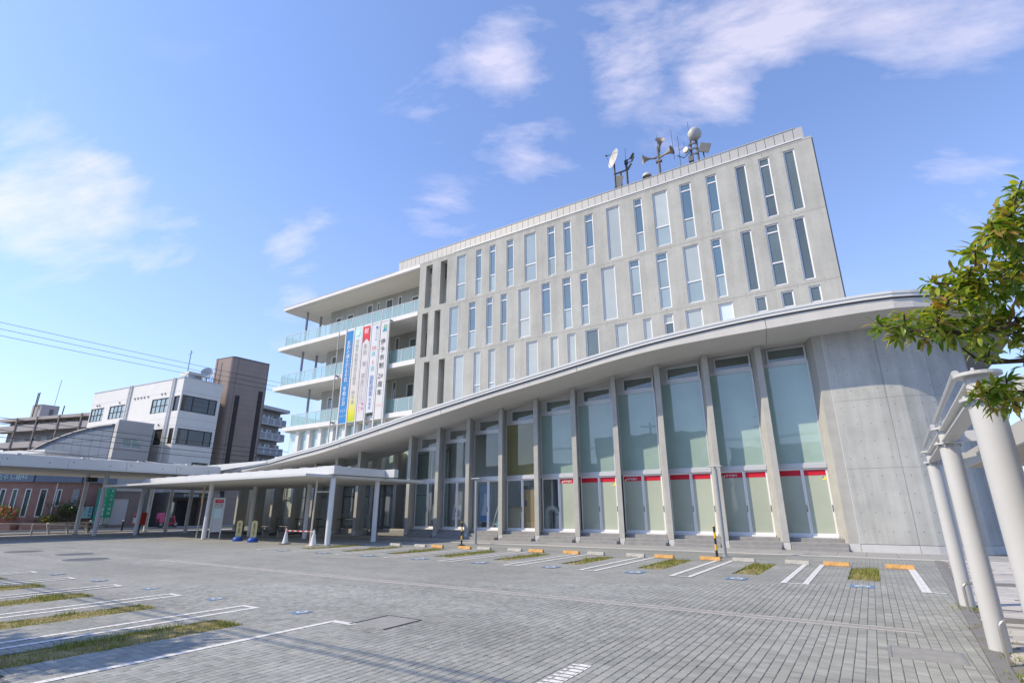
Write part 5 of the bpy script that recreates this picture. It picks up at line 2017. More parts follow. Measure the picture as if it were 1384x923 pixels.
for (xa, ya), (xb, yb) in zip(COLS[:-1], COLS[1:]):
    e = Vector((xb - xa, yb - ya, 0)).normalized()
    s = Vector((-e.y, e.x, 0))
    c = Vector(((xa + xb) / 2, (ya + yb) / 2, 0))
    L = (Vector((xb - xa, yb - ya))).length / 2 - .14
    mb = MB()
    mb.obox((c.x, c.y, 2.365), e * L, s * .075, (0, 0, .008)).obox((c.x, c.y, 2.50), e * L, s * .075, (0, 0, .008)).obox((c.x, c.y, 2.4325), e * L, s * .006, (0, 0, .058))
    mb.build('girder', M_COLW, walk)
    gp = MB()
    for sgn in (-1, 1):
        p = c + e * (L - .05) * sgn
        gp.obox((p.x, p.y, 2.55), e * .09, s * .05, (0, 0, .035))
        for q in (-.05, .05):
            gp.tube((p.x + e.x * q, p.y + e.y * q, 2.55), (p.x + e.x * q, p.y + e.y * q, 2.62), .012, n=6)
    gp.build('splice_plate', M_COLW, walk)
    pipe = MB().tube((xa - .1, ya - .2, 2.60), (xb - .1, yb + .2, 2.60), .028, n=8).build('conduit', M_COLW, walk, smooth=True)
RZ0, RZ1 = 2.16, 2.32
MB().box(1.29, 1.33, 2.6, 10.9, RZ0 - .02, RZ1 + .01).build('roof_fascia', M_COLW, walk)
MB().box(1.331, 4.6, 2.6, 10.9, RZ1 - .05, RZ1).build('roof_sheet', M_COLW, walk)
M_TAN = mat('tan_soffit_board', (0.50, 0.465, 0.41), .8, .05, 1)
y = 2.62
while y < 10.0:
    MB().box(1.335, 4.58, y, y + 1.18, RZ0, RZ0 + .02).build('soffit_board', M_TAN, walk)
    y += 1.2
MB().box(1.334, 4.6, 2.6, 10.88, RZ0 + .025, RZ0 + .035).build('soffit_backing', M_JOINT, walk)
for x, y in COLS:
    MB().box(x + .08, 1.9, y - .04, y + .04, 2.36, 2.49).build('cross_beam', M_COLW, walk)
for x, y in ((4.3, 4), (4.3, 10.4)):
    MB().tube((x, y, 0), (x, y, RZ0), .08, n=14).build('rear_post', M_COLW, walk, smooth=True)

# low steel hoops by the column feet
def hoop(x0, y0, x1, y1, h, label):
    t = thing('guard_hoop', label, 'guard rail', (x0, y0, 0), 'steel hoops by the white columns')
    e = (Vector((x1, y1, 0)) - Vector((x0, y0, 0))).normalized()
    a, b = Vector((x0, y0, 0)), Vector((x1, y1, 0))
    up = Vector((0, 0, h))
    r = .07
    pts = [a, a + up * .82]
    for i in range(5):
        th_ = math.pi / 2 * (i + 1) / 5
        pts.append(a + up - Vector((0, 0, r)) + e * (r - r * math.cos(th_)) + Vector((0, 0, r * math.sin(th_))))
    for i in range(5):
        th_ = math.pi / 2 * (i) / 4
        pts.append(b + up - Vector((0, 0, r)) - e * (r - r * math.sin(th_)) + Vector((0, 0, r * math.cos(th_))))
    pts.append(b)
    MB().path(pts, .021, 10).build('hoop', mat('brushed_steel', (.50, .49, .46), .32, .1, 10, metal=.8), t, smooth=True)
    return t


hoop(0.93, 8.02, 2.05, 8.25, .42, 'brushed steel guard hoop at the foot of the middle white column')
hoop(1.02, 11.6, 2.05, 11.85, .42, 'brushed steel guard hoop at the foot of the farther white column')
# moss at the column feet
ms = MB()
for x, y in COLS[:2]:
    for _ in range(70):
        a = rng.uniform(0, 6.28)
        rr = .11 + abs(rng.gauss(0, .05))
        cx, cy = x + rr * math.cos(a), y + rr * math.sin(a)
        b = rng.uniform(0, 6.28)
        ms.tri((cx, cy, .004), (cx + .012 * math.cos(b), cy + .012 * math.sin(b), .004), (cx + rng.gauss(0, .012), cy + rng.gauss(0, .012), rng.uniform(.01, .03)))
ms.build('moss', M_GRASS, kind='stuff')

# ================================================================== SMALL THINGS IN THE CAR PARK
def thin_pole(x, y, label):
    t = thing('lamp_pole', label, 'pole', (x, y, 0), 'lamp poles in the wheel stop row')
    MB().tube((x, y, 0), (x, y, 2.95), .065, n=14).build('shaft', mat('grey_pole_paint', (.30, .32, .335), .4, .06, 3), t, smooth=True)
    MB().lathe([(.14, 0), (.14, .02), (.066, .025)], (x, y, 0), n=14).build('base_plate', M_STEEL, t)
    MB().tube((x, y, 2.951), (x, y, 3.02), .03, n=8).build('neck', M_STEEL, t)
    MB().box(x - .24, x + .24, y - .12, y + .12, 3.021, 3.06).build('cap', M_ALU, t, bevel=.008)
    return t


thin_pole(-16.2, 21.65, 'thin grey pole with flat lamp cap standing by the poster bay')
thin_pole(-4.5, 20.4, 'thin grey pole with flat lamp cap beside the red banded glass doors')


def striped_bollard(x, y, label):
    t = thing('striped_bollard', label, 'bollard', (x, y, 0), 'black and yellow bollards')
    MB().lathe([(.16, 0), (.16, .03), (.10, .045), (.05, .05)], (x, y, 0), n=16).build('foot', M_BLACK, t)
    zz = .05
    for i in range(5):
        MB().tube((x, y, zz), (x, y, zz + .19), .038, n=12).build('band', M_BLACK if i % 2 == 0 else M_YELLOW, t, smooth=True)
        zz += .19
    MB().lathe([(.038, zz), (.03, zz + .03), (.001, zz + .04)], (x, y, 0), n=12).build('cap', M_YELLOW, t, smooth=True)


striped_bollard(-4.62, 19.75, 'black and yellow striped bollard in front of the right hand grey pole')
striped_bollard(-16.1, 20.45, 'black and yellow striped bollard in front of the left hand grey pole')

M_CONE = mat('white_cone_plastic', (.66, .68, .68), .5, .05, 4)


def cone(x, y, label, base_m):
    t = thing('traffic_cone', label, 'traffic cone', (x, y, 0), 'white traffic cones')
    MB().box(x - .21, x + .21, y - .21, y + .21, 0, .035).build('foot', base_m, t, bevel=.01)
    MB().lathe([(.15, .036), (.145, .06), (.035, .66), (.03, .70), (.001, .70)], (x, y, 0), n=18).build('body', M_CONE, t, smooth=True)


cone(-24.2, 16.9, 'white traffic cone with a dark foot, left end of the striped bar', M_BLACK)
cone(-21.85, 16.72, 'white traffic cone with a pale foot, right end of the striped bar', M_CARD)
t = thing('barrier_bar', 'red and white striped bar hung between the two white cones', 'barrier', (-23, 16.8, .62))
for i in range(10):
    f0, f1 = i / 10, (i + 1) / 10
    a, b = Vector((-24.15, 16.86, .615)), Vector((-21.9, 16.7, .615))
    MB().tube(a.lerp(b, f0), a.lerp(b, f1), .026, n=8).build('stripe', M_RED if i % 2 == 0 else M_WHITE, t, smooth=True)


def sign_post(x, y, label, text):
    t = thing('sign_bollard', label, 'sign', (x, y, 0), 'yellow sign bollards with blue feet')
    MB().lathe([(.26, 0), (.27, .05), (.25, .14), (.17, .22), (.12, .23), (.001, .23)], (x, y, 0), n=20).build('foot', mat('blue_plastic', (.03, .09, .36), .45), t, smooth=True)
    p = MB()
    n = len(p.v)
    prof = [(-.14, .23), (.14, .23), (.14, .95), (.10, 1.03), (.0, 1.06), (-.10, 1.03), (-.14, .95)]
    e = Vector((.5, .86, 0)).normalized()
    nn = Vector((e.y, -e.x, 0))
    for s_ in (.025, -.025):
        p.v += [(x + e.x * q[0] + nn.x * s_, y + e.y * q[0] + nn.y * s_, q[1]) for q in prof]
    k = len(prof)
    p.f.append(tuple(range(k)))
    p.f.append(tuple(range(2 * k - 1, k - 1, -1)))
    for i in range(k):
        j = (i + 1) % k
        p.f.append((i + k, j + k, j, i))
    b = p.build('board', mat('pale_yellow_plastic', (.66, .60, .30), .5, .05, 5), t)
    for i, ch in enumerate(text):
        add_text(ch, .105, M_INK, 'lettering', t, (x + nn.x * .03, y + nn.y * .03, .93 - i * .095), e, EZ)


sign_post(-28.8, 17.2, 'yellow sign bollard on a round blue foot, nearer the timetable stand', '駐車ご遠慮下')
sign_post(-27.1, 17.0, 'yellow sign bollard on a round blue foot, nearer the white cones', '駐車禁止区域')

t = thing('timetable_stand', 'tall grey timetable stand with a red header under the canopy edge', 'sign', (-31.3, 17.3, 0))
e = Vector((.5, .86, 0)).normalized()
nn = Vector((e.y, -e.x, 0))
c0 = Vector((-31.25, 17.25, 0))


def slabv(mb, u0, u1, z0, z1, d0, d1):
    q = []
    for z in (z0, z1):
        for u, d in ((u0, d0), (u1, d0), (u1, d1), (u0, d1)):
            p = c0 + e * u + nn * d
            q.append((p.x, p.y, z))
    n = len(mb.v)
    mb.v += q
    mb.f += [(n, n + 1, n + 2, n + 3), (n + 7, n + 6, n + 5, n + 4)] + [(n + i, n + 4 + i, n + 4 + (i + 1) % 4, n + (i + 1) % 4) for i in range(4)]
    return mb


slabv(slabv(slabv(slabv(MB(), -.30, -.24, 0, 2.25, -.05, .05), .24, .30, 0, 2.25, -.05, .05), -.239, .239, 2.19, 2.25, -.05, .05), -.239, .239, .42, .48, -.05, .05).build('frame', M_ALU, t)
slabv(MB(), -.239, .239, .481, 2.189, -.01, .012).build('panel', mat('stand_panel', (.50, .52, .53), .5), t)
slabv(MB(), -.21, .21, 1.98, 2.15, .0125, .016).build('header', M_RED, t)
slabv(MB(), -.20, .20, 1.15, 1.68, .0125, .016).build('timetable_sheet', mat('print_pale_blue', (.50, .66, .70), .6), t)
slabv(MB(), -.20, .20, 1.70, 1.74, .0125, .017).build('rule', M_INKG, t)
ct = c0 + nn * .017
add_text('バス', .2, M_INK, 'lettering', t, (ct.x, ct.y, 1.96), e, EZ)
add_text('のりば', .09, M_INKW, 'lettering', t, (ct.x + nn.x * .003, ct.y + nn.y * .003, 2.11), e, EZ)

t = thing('bench', 'dark low bench in the canopy shade behind the cones', 'bench', (-31.1, 20.7, 0))
MB().box(-32.1, -29.9, 20.5, 20.95, .38, .44).build('seat', M_DARK, t)
for x in (-31.8, -30.3):
    MB().box(x, x + .08, 20.52, 20.93, 0, .379).build('leg', M_STEEL, t)
for x, y in ((-38.6, 19.5), (-36.0, 19.8), (-33.8, 20.0)):
    pass

t = thing('post_box', 'red post box on a dark stand beside the canopy posts', 'post box', (-43.0, 18.3, 0))
MB().box(-43.35, -42.7, 18.0, 18.6, .62, 1.45).build('body', mat('post_red', (.55, .05, .04), .45, .05, 4), t, bevel=.04)
MB().box(-43.25, -42.8, 17.985, 18.0, 1.18, 1.24).build('slot', M_BLACK, t)
MB().box(-43.2, -42.85, 17.985, 17.999, .75, 1.1).build('notice', M_INKW, t)
MB().box(-43.12, -42.92, 18.2, 18.4, 0, .619).build('stand', M_DARK, t)

# street side furniture
def small_bollard(x, y, h, m, capm, label):
    t = thing('bollard', label, 'bollard', (x, y, 0), 'street bollards')
    MB().tube((x, y, 0), (x, y, h - .09), .07, n=12).build('shaft', m, t, smooth=True)
    MB().lathe([(.072, h - .089), (.078, h - .03), (.05, h), (.001, h + .01)], (x, y, 0), n=12).build('cap', capm, t, smooth=True)


small_bollard(-51.0, 18.3, .86, M_BLACK, M_WHITE, 'black bollard with a white cap between the two left canopy posts')
small_bollard(-50.4, 20.3, .86, M_BLACK, M_WHITE, 'black bollard with a white cap just left of the red post box')
small_bollard(-48.3, 14.05, .72, M_KERB, M_KERB, 'short pale stone bollard left of the street bench')
t = thing('street_bench', 'pale rail bench on three legs beside the leftmost canopy post', 'bench', (-48.6, 16.0, 0))
MB().box(-49.1, -48.7, 15.0, 18.6, .70, .77).build('seat_rail', M_KERB, t)
MB().box(-48.95, -48.85, 15.0, 18.6, .42, .48).build('lower_rail', M_KERB, t)
for y in (15.1, 16.2, 17.4):
    MB().obox((-48.9, y, .35), (.06, 0, 0), (0, .06, 0), (.0, -.1, .35)).build('leg', M_KERB, t)
t = thing('cycle_rail', 'low bent pale rail in front of the brick planter', 'rail', (-50.5, 12.5, 0))
MB().path([(-51.4, 12.8, 0), (-51.3, 12.8, .6), (-51.2, 13.1, .72), (-51.2, 18, .5), (-51.2, 18.2, .1)], .045, 8).build('hoop', M_KERB, t, smooth=True)

# ================================================================== STREET BUILDINGS ON THE LEFT
M_WTILE = mat('white_tile_cladding', (.70, .69, .655), .55, .04, 1.0, spec=.4)
M_BTILE = mat('brown_tile_cladding', (.31, .245, .21), .55, .07, .8)
M_WIN = glass_opaque('street_window_glass', (.045, .045, .04), .04, .03, .3)
M_WINL = glass_opaque('street_window_light', (.30, .38, .36), .15, .03, .2)
M_WFR = mat('dark_window_frame', (.05, .05, .05), .5)

# white corner block ---------------------------------------------------------------
A, B, C_ = (-76.0, 24.7), (-58.6, 26.5), (-59.1, 30.8)
D_ = (-76.6, 31.0)
wb = thing('white_block', 'white tiled corner office block with dark ribbon windows and a dark ground floor entrance', 'building', (-67, 28, 0))
PA, PB = planeP(A, B), planeP(B, C_)
LA = (Vector(B) - Vector(A)).length
LB = (Vector(C_) - Vector(B)).length + .1
ha = [(-0.3 + .3, 2.95, 11.5, 13.06), (4.1, 7.2, 11.55, 13.06), (12.38, 15.46, 11.5, 13.08), (13.98, 15.62, 8.1, 9.72), (16.3, 17.3, 11.5, 13.1), (16.53, 17.3, 8.1, 9.7), (3.9, 7.0, 8.1, 9.7)]
ha[0] = (0.15, 2.95, 11.5, 13.06)
hb = [(.15, 4.1, 11.52, 13.2), (.3, 4.14, 8.12, 9.72), (2.4, 4.2, 5.9, 6.4), (.4, LB - .2, .1, 3.5)]
mb = MB()
wall_holes(mb, PA, 0, LA, 0, 15.0, ha, .25)
mb.build('lit_wall', M_WTILE, wb)
mb = MB()
wall_holes(mb, PB, 0, LB, 3.6, 15.0, hb[:3], .25)
mb.build('side_wall', M_WTILE, wb)
mb = MB()
for z in (4.6, 7.3, 8.05, 9.8, 10.6, 11.4, 13.3, 14.2):
    mb.box(0, 0, 0, 0, 0, 0)
mb = MB()
for z in (4.7, 7.2, 10.0, 10.8, 13.6):
    barbox(mb, PB, .02, LB - .02, z - .015, z + .015, -.004, .01)
    barbox(mb, PA, .02, LA - .02, z - .012, z + .012, -.003, .01)
mb.build('tile_joint', mat('tile_joint_grey', (.42, .42, .41), .8), wb)
MB().prism([(A[0]+.3,A[1]+.3), (B[0]-.3,B[1]+.3), (C_[0]-.3,C_[1]), (-64.5, 31.6), (D_[0]+.3,D_[1])], 14.5, 14.8).build('roof', M_ASPH, wb)
for P_, L_ in ((PA, LA), (PB, LB)):
    mb = MB()
    barbox(mb, P_, -.05, L_ + .05, 15.0, 15.1, -.05, .2)
    mb.build('coping', M_ALU, wb)
for a, b, c, d in ha:
    k = 3 if b - a > 2 else 1
    window(wb, PA, a, b, c, d, (c + (d - c) * .5,) if k > 1 else (), M_WINL if k > 1 else M_WIN, frame=M_WFR, fw=.07, vs=[a + (b - a) * i / (k + 1) for i in range(1, k + 1)] if k > 1 else (), d0=.06)
for a, b, c, d in hb[:3]:
    window(wb, PB, a, b, c, d, (), M_WIN, frame=M_WFR, fw=.08, vs=[a + (b - a) * f for f in (.32, .78)], d0=.06)
for u in (7.6, 8.0, 15.7, 16.05):
    p0, p1 = PA(u, 3.6, -.08), PA(u, 15.1, -.08)
    MB().tube(p0, p1, .09, n=8).build('downpipe', M_WTILE, wb, smooth=True)
mb = MB()
for u, z in ((1.3, 13.4), (1.8, 13.4), (6, 13.35), (9, 13.5), (9.6, 13.5), (10.2, 13.5), (10.8, 13.5), (11.5, 13.5), (14, 13.55), (14.6, 13.55), (14.5, 10.2)):
    mb.lathe([(.001, .12), (.1, .1), (.1, 0)], PA(u, z, 0), (.1, -1, 0), 8)
mb.build('vent_cap', M_STEEL, wb)
# dark ground floor with sign board
mb = MB()
barbox(mb, PB, 0, LB, 3.3, 3.55, -1.3, -.02)
mb.build('entrance_slab', M_KERB, wb)
mb = MB()
barbox(mb, PB, .2, LB, 2.85, 3.28, -.9, -.8)
sg = mb.build('sign_board', mat('dark_sign', (.09, .10, .13), .5), wb)
p = PB(2.4, 3.2, -.905)
ex = (Vector(C_) - Vector(B)).normalized()
add_text('伊予郵便局', .32, M_INKW, 'lettering', wb, p, (ex.x, ex.y, 0), EZ)
mb = MB()
barbox(mb, PB, 0, LB + 1.2, 0, 3.3, 1.2, 1.3)
barbox(mb, PB, 0.0, .5, 0, 3.3, -.9, 1.2)
mb.build('recess_wall', mat('dark_brown_stone', (.12, .10, .09), .6, .15, 2), wb)
mb = MB()
barbox(mb, PB, 2.4, 3.6, .1, 2.6, 1.15, 1.19)
mb.build('door', M_BLACK, wb)
mb = MB()
barbox(mb, PB, 1.3, 2.1, .9, 2.4, 1.15, 1.19)
mb.build('poster_window', M_WINL, wb)
mb = MB()
barbox(mb, PB, LB, LB + 1.3, 0, 3.3, -.7, .8)
mb.build('stone_pier', M_BTILE, wb)
mb = MB()
for k in range(14):
    q = PB(.3 + k * .3, 15.1, .15)
    mb.tube(q, (q[0], q[1], 15.5), .02, n=4)
mb.tube(PB(.3, 15.5, .15), PB(4.2, 15.5, .15), .02, n=4)
mb.build('roof_rail', M_DARK, wb)
t = thing('satellite_dish', 'round grey dish on the roof corner of the white tiled block', 'satellite dish', (-60.3, 29.5, 15.1))
MB().lathe([(.001, -.12), (.3, -.09), (.62, 0), (.3, -.06), (.001, -.09)], (-60.3, 29.5, 16.4), (.75, -.6, .25), 20).build('reflector', mat('dish_grey', (.45, .46, .46), .6), t, smooth=True)
MB().tube((-60.4, 29.6, 15.0), (-60.35, 29.55, 16.3), .05, n=6).build('mast', M_DARK, t)
mb = MB()
mb.box(-67.4, -65.4, 29.9, 31.6, 14.9, 17.4)
pent = thing('roof_hut', 'pale glazed roof hut behind the dish on the white block', 'building', (-66.4, 30.7, 0))
mb.build('wall', M_WTILE, pent)
MB().box(-65.39, -65.36, 30.1, 31.4, 15.4, 17.0).build('window', M_WINL, pent)
MB().box(-67.2, -65.7, 29.87, 29.9, 15.4, 17.0).build('window', M_WINL, pent)
MB().tube((-67, 30.5, 17.4), (-67, 30.5, 20.4), .04, n=5).tube((-67.5, 30.5, 19.9), (-66.5, 30.5, 20.1), .02, n=4).build('aerial', M_DARK, pent)
mb = MB()
for k in range(8):
    q = (-64.6 + k * .55, 30.4, 15.1)
    mb.tube(q, (q[0], q[1], 16.2), .025, n=4)
mb.tube((-64.6, 30.4, 16.2), (-60.7, 30.4, 16.2), .03, n=4).tube((-64.6, 30.4, 15.7), (-60.7, 30.4, 15.7), .02, n=4)
mb.build('handrail', M_DARK, pent)

# brown tower ------------------------------------------------------------------------
br = thing('brown_tower', 'brown tiled slab tower with two dark vertical window strips and a rounded corner', 'building', (-63, 35, 0))
cr = .55
pts = [(-66.5, 31.75), (-61.5, 32.5)]
c_ = Vector((-61.45, 33.05))
pts = [(-64.0, 32.15)]
for i in range(7):
    a = R(-85 + 82 * i / 6)
    pts.append((c_.x + cr * math.cos(a), c_.y + cr * math.sin(a)))
pts += [(-60.7, 37.1), (-63.8, 37.4)]
MB().prism(pts, 0, 19.05).build('wall', M_BTILE, br, smooth=True)
pc = [(p[0] + .03 * (1 if p[0] > -62 else -1), p[1]) for p in pts]
MB().prism(pc, 19.055, 19.2).build('coping', mat('brown_coping', (.16, .13, .115), .6), br)
PR = planeP((-60.9, 33.0), (-60.7, 37.1))
for a, b, z1 in ((.45, .98, 14.6), (3.2, 3.75, 15.55)):
    mb = MB()
    barbox(mb, PR, a, b, 3, z1, -.03, .05)
    s = mb.build('window_strip', M_WFR, br)
    z = 3.2
    while z < z1 - 1:
        mb = MB()
        barbox(mb, PR, a + .06, b - .06, z, min(z + 1.5, z1 - .1), -.05, -.031)
        mb.build('pane', mat('strip_pane', (.055, .045, .045), .5, .2, 2, spec=.15), s)
        z += 1.62
mb = MB()
barbox(mb, PR, .2, .24, 3, 19, -.012, 0.01)
barbox(mb, PR, 4.0, 4.04, 3, 19, -.012, 0.01)
z = 1.0
while z < 19:
    barbox(mb, PR, 0.05, 4.05, z - .008, z + .008, -.006, 0.01)
    z += .6
mb.build('tile_joint', mat('brown_joint', (.15, .12, .10), .8), br)
MB().tube((-63.2, 31.95, 0), (-63.2, 31.95, 19), .06, n=6).build('downpipe', M_BTILE, br)

# apartment block at right, far
ar_ = thing('apartment_block', 'grey apartment block with stacked balconies behind the brown tower', 'building', (-97, 62, 0))
p0, p1 = (-91.5, 56), (-92.6, 60.7)
PQ = planeP(p0, p1)
e_ = (Vector(p1) - Vector(p0)).normalized()
n_ = Vector((-e_.y, e_.x))
pl = [Vector(p0) - e_ * 14, Vector(p1) - e_ * .5, Vector(p1) - e_ * .5 + n_ * 14, Vector(p0) - e_ * 14 + n_ * 14]
M_APT = mat('apartment_render', (.47, .46, .445), .8, .06, .6)
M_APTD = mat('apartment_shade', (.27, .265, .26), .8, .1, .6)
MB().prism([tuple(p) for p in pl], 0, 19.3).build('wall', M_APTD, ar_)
q = [Vector(p0) - e_ * 14 - n_ * 1.5, Vector(p1) + e_ * .3 - n_ * 1.5, Vector(p1) + e_ * .3 + n_ * 14.3, Vector(p0) - e_ * 14 + n_ * 14.3]
MB().prism([tuple(p) for p in q], 19.35, 19.95).build('roof', M_APT, ar_)
MB().prism([(-99, 50), (-95, 50), (-95, 54), (-99, 54)], 19.95, 23.2).build('stair_head', M_APT, ar_)
for k in range(7):
    z = 17.95 - 2.68 * k
    mb = MB()
    barbox(mb, PQ, -13, 4.6, z - 1.25, z - .05, -1.4, -1.25)
    barbox(mb, PQ, 4.45, 4.6, z - 1.25, z - .05, -1.25, 0)
    barbox(mb, PQ, -13, 4.6, z - 1.4, z - 1.251, -1.42, 0)
    bb = mb.build('balcony', M_APT, ar_)
    mb = MB()
    for j in range(11):
        u = -12.6 + j * 1.6
        barbox(mb, PQ, u, u + 1.15, z - 1.15, z - .2, -1.43, -1.401)
    mb.build('balcony_grille', mat('balcony_grille', (.28, .29, .30), .6), bb)
    for j in range(8):
        u = -12 + j * 2.2
        window(ar_, PQ, u, u + 1.5, z - 1.2, z + .7, (), M_WIN if j % 3 else M_WINL, frame=M_APT, fw=.1, d0=-.05)
    mb = MB()
    for j in range(9):
        u = -12.2 + j * 1.9
        barbox(mb, PQ, u, u + .5, z - .05, z + .35 + .1 * (j % 3), -.9, -.6)
    mb.build('laundry', mat('laundry_cloth', (.45, .43, .40), .9, .4, 1.5), ar_)

# apartment block at left, far
al = thing('apartment_block', 'long grey brown apartment block with deep balconies and a roof tower behind the clinic', 'building', (-128, 36, 0))
p0, p1 = (-135.1, 31.4), (-108, 38.9)
PL_ = planeP(p0, p1)
e_ = (Vector(p1) - Vector(p0)).normalized()
n_ = Vector((-e_.y, e_.x))
M_APB = mat('apartment_beige', (.41, .375, .355), .8, .06, .4)
pl = [Vector(p0) + e_ * 1.0, Vector(p1), Vector(p1) + n_ * 12, Vector(p0) + e_ * 1.0 + n_ * 12]
MB().prism([tuple(p) for p in pl], 0, 17.5).build('wall', M_APTD, al)
mb = MB()
barbox(mb, PL_, 0, 28, 17.45, 18.0, -1.4, 12)
mb.build('roof_slab', M_APB, al)
for k in range(5):
    z = 16.5 - 3.0 * k
    mb = MB()
    barbox(mb, PL_, -.4, 28, z - .85, z + .02, -1.6, -1.4)
    barbox(mb, PL_, -.4, -.2, z - .85, z + .02, -1.4, 8)
    barbox(mb, PL_, -.4, 28, z - 1.05, z - .851, -1.6, 0)
    mb.build('balcony', M_APB, al)
    for j in range(9):
        u = 1.5 + j * 2.9
        window(al, PL_, u, u + 2.0, z - .8, z + 1.0, (), M_WIN, frame=M_APB, fw=.12, d0=-.06)
for u in (5.6, 10.9, 16.6, 22.2):
    mb = MB()
    barbox(mb, PL_, u - .17, u + .17, 0, 17.95, -1.75, -1.61)
    mb.build('downpipe', mat('apartment_brown', (.20, .165, .15), .7), al)
tw = [(-135.2, 33.7), (-132.7, 34.4), (-132.7, 38), (-135.2, 38)]
tw = [(-133.2, 34.0), (-130.7, 34.6), (-130.9, 37.4), (-133.4, 36.8)]
MB().prism([(-131.9, 33.6), (-129.3, 34.2), (-129.4, 37.0), (-132.0, 36.4)], 17.9, 21.0).build('stair_head', M_APB, al)
MB().box(-129.36, -129.3, 35.6, 36.2, 19.0, 20.2).build('window', M_WIN, al)
mb = MB()
mb.tube((-130.6, 33.6, 18), (-130.6, 33.6, 23.2), .09, n=5).tube((-130.2, 33.7, 20.5), (-130.2, 33.7, 23.3), .09, n=5).tube((-127.2, 37.0, 19.2), (-127.0, 37.0, 20.9), .1, n=5)
mb.tube((-129, 36, 21), (-128.6, 36, 26), .04, n=4)
mb.build('aerial', M_WFR, al)

# grey building with gable panels and a curved roof, between clinic and white block ------------
M_GREYR = mat('grey_render', (.40, .395, .385), .8, .05, .7)
M_BLUEP_ = mat('blue_grey_panel', (.165, .20, .25), .85, .06, .8, spec=.08)
gb_ = thing('grey_house', 'grey rendered house with a curved blue grey panel wall rising to the right', 'building', (-62, 23, 0))
P1, P2, P3 = (-61.6, 22.3), (-58.4, 21.4), (-58.7, 24.6)
PW = planeP(P2, P3)
mb = MB()
wall_holes(mb, PW, 0, 3.2, 0, 9.73, [(.63, 2.4, 7.25, 8.18)], .2)
mb.quad((P2[0], P2[1], 0), (P2[0], P2[1], 9.73), (P1[0], P1[1], 9.73), (P1[0], P1[1], 0))
mb.quad((P3[0], P3[1], 0), (-62, 25.2, 0), (-62, 25.2, 9.73), (P3[0], P3[1], 9.73))
mb.build('wall', M_GREYR, gb_)
MB().prism([P1, P2, P3, (-62, 25.2)], 9.735, 9.85).build('roof', M_ALU, gb_)
window(gb_, PW, .63, 2.4, 7.25, 8.18, (), M_WINL, frame=M_ALU, fw=.07, vs=(1.5,), d0=.06)
mb = MB()
for z in (7.0, 8.8):
    barbox(mb, PW, .02, 3.18, z - .012, z + .012, -.004, .01)
mb.build('render_joint', M_APTD, gb_)
PV = planeP((-77.6, 19.8), (-61.6, 22.3))
Lv = 16.2
top = lambda u: 6.9 + 2.85 * math.sin(min(1, u / 15.5) * math.pi / 2) ** .8
u = 0.0
rows_ = [3.0, 4.9, 6.8, 8.3, 11]
while u < Lv - .1:
    u1 = min(u + 1.62, Lv)
    for z0, z1 in zip(rows_[:-1], rows_[1:]):
        ta, tb = top(u), top(u1)
        if z0 > max(ta, tb) - .1:
            continue
        za, zb_ = min(z1, ta), min(z1, tb)
        za, zb_ = max(za, z0 + .02), max(zb_, z0 + .02)
        mb = MB()
        g = .02
        a, b = u + g, u1 - g
        q = [PV(a, z0 + g, -.06), PV(b, z0 + g, -.06), PV(b, zb_ - g, -.06), PV(a, za - g, -.06)]
        r = [PV(a, z0 + g, 0), PV(b, z0 + g, 0), PV(b, zb_ - g, 0), PV(a, za - g, 0)]
        mb.quad(*q)
        for i in range(4):
            j = (i + 1) % 4
            mb.quad(q[j], q[i], r[i], r[j])
        mb.build('wall_panel', M_BLUEP_, gb_)
    u = u1
mb = MB()
for i in range(20):
    ua, ub = Lv * i / 20, Lv * (i + 1) / 20
    mb.quad(PV(ua, 0, 0), PV(ub, 0, 0), PV(ub, top(ub), 0), PV(ua, top(ua), 0))
    mb.quad(PV(ua, top(ua) + .05, -.25), PV(ub, top(ub) + .05, -.25), PV(ub, top(ub) + .05, 5), PV(ua, top(ua) + .05, 5))
    mb.quad(PV(ua, top(ua) - .08, -.25), PV(ub, top(ub) - .08, -.25), PV(ub, top(ub) + .05, -.25), PV(ua, top(ua) + .05, -.25))
mb.build('curved_roof', M_GREYR, gb_, smooth=False)
MB().prism([(-72.5, 16.6), (-66.0, 18.6), (-66.6, 20.8), (-73, 19)], 6.9, 7.25).build('flat_wing_roof', M_WTILE, gb_)
MB().prism([(-72.3, 17.0), (-66.3, 18.8), (-66.7, 20.7), (-72.9, 19.0)], 4.6, 6.89).build('wing_wall', M_WTILE, gb_)
MB().box(-62.6, -58.6, 21.0, 21.3, 4.7, 5.9).build('cream_parapet', M_WTILE, gb_)

# dental clinic ----------------------------------------------------------------------
M_BRICK = mat('clinic_brick', (.27, .165, .135), .85, .16, 3, .3, 30)
cl = thing('dental_clinic', 'low curved brick clinic with a blue grey fascia and narrow white framed windows', 'building', (-63, 18, 0))
CP = [(-70, 10.6), (-66, 12.5), (-62.4, 15.1), (-60.3, 16.9), (-58.9, 19.8), (-58.5, 22.3)]
segs = []
for i in range(len(CP) - 1):
    a, b = CP[i], CP[i + 1]
    L = (Vector(b) - Vector(a)).length
    segs.append((planeP(a, b), L))
whs = {1: [(3.6, 4.1, 1.1, 3.4)], 2: [(.15, .78, 1.08, 3.4), (1.1, 1.8, 1.08, 3.4), (2.05, 2.7, 1.08, 3.4)], 3: [(.85, 1.5, 1.08, 3.38), (2.0, 2.45, 1.7, 3.36)], 4: []}
whs[2] = [(.28, .72, 1.08, 3.4), (1.2, 1.64, 1.08, 3.4), (2.22, 2.7, 1.08, 3.4)]
whs[3] = [(.5, 1.0, 1.08, 3.4), (1.66, 2.0, 1.95, 3.38)]
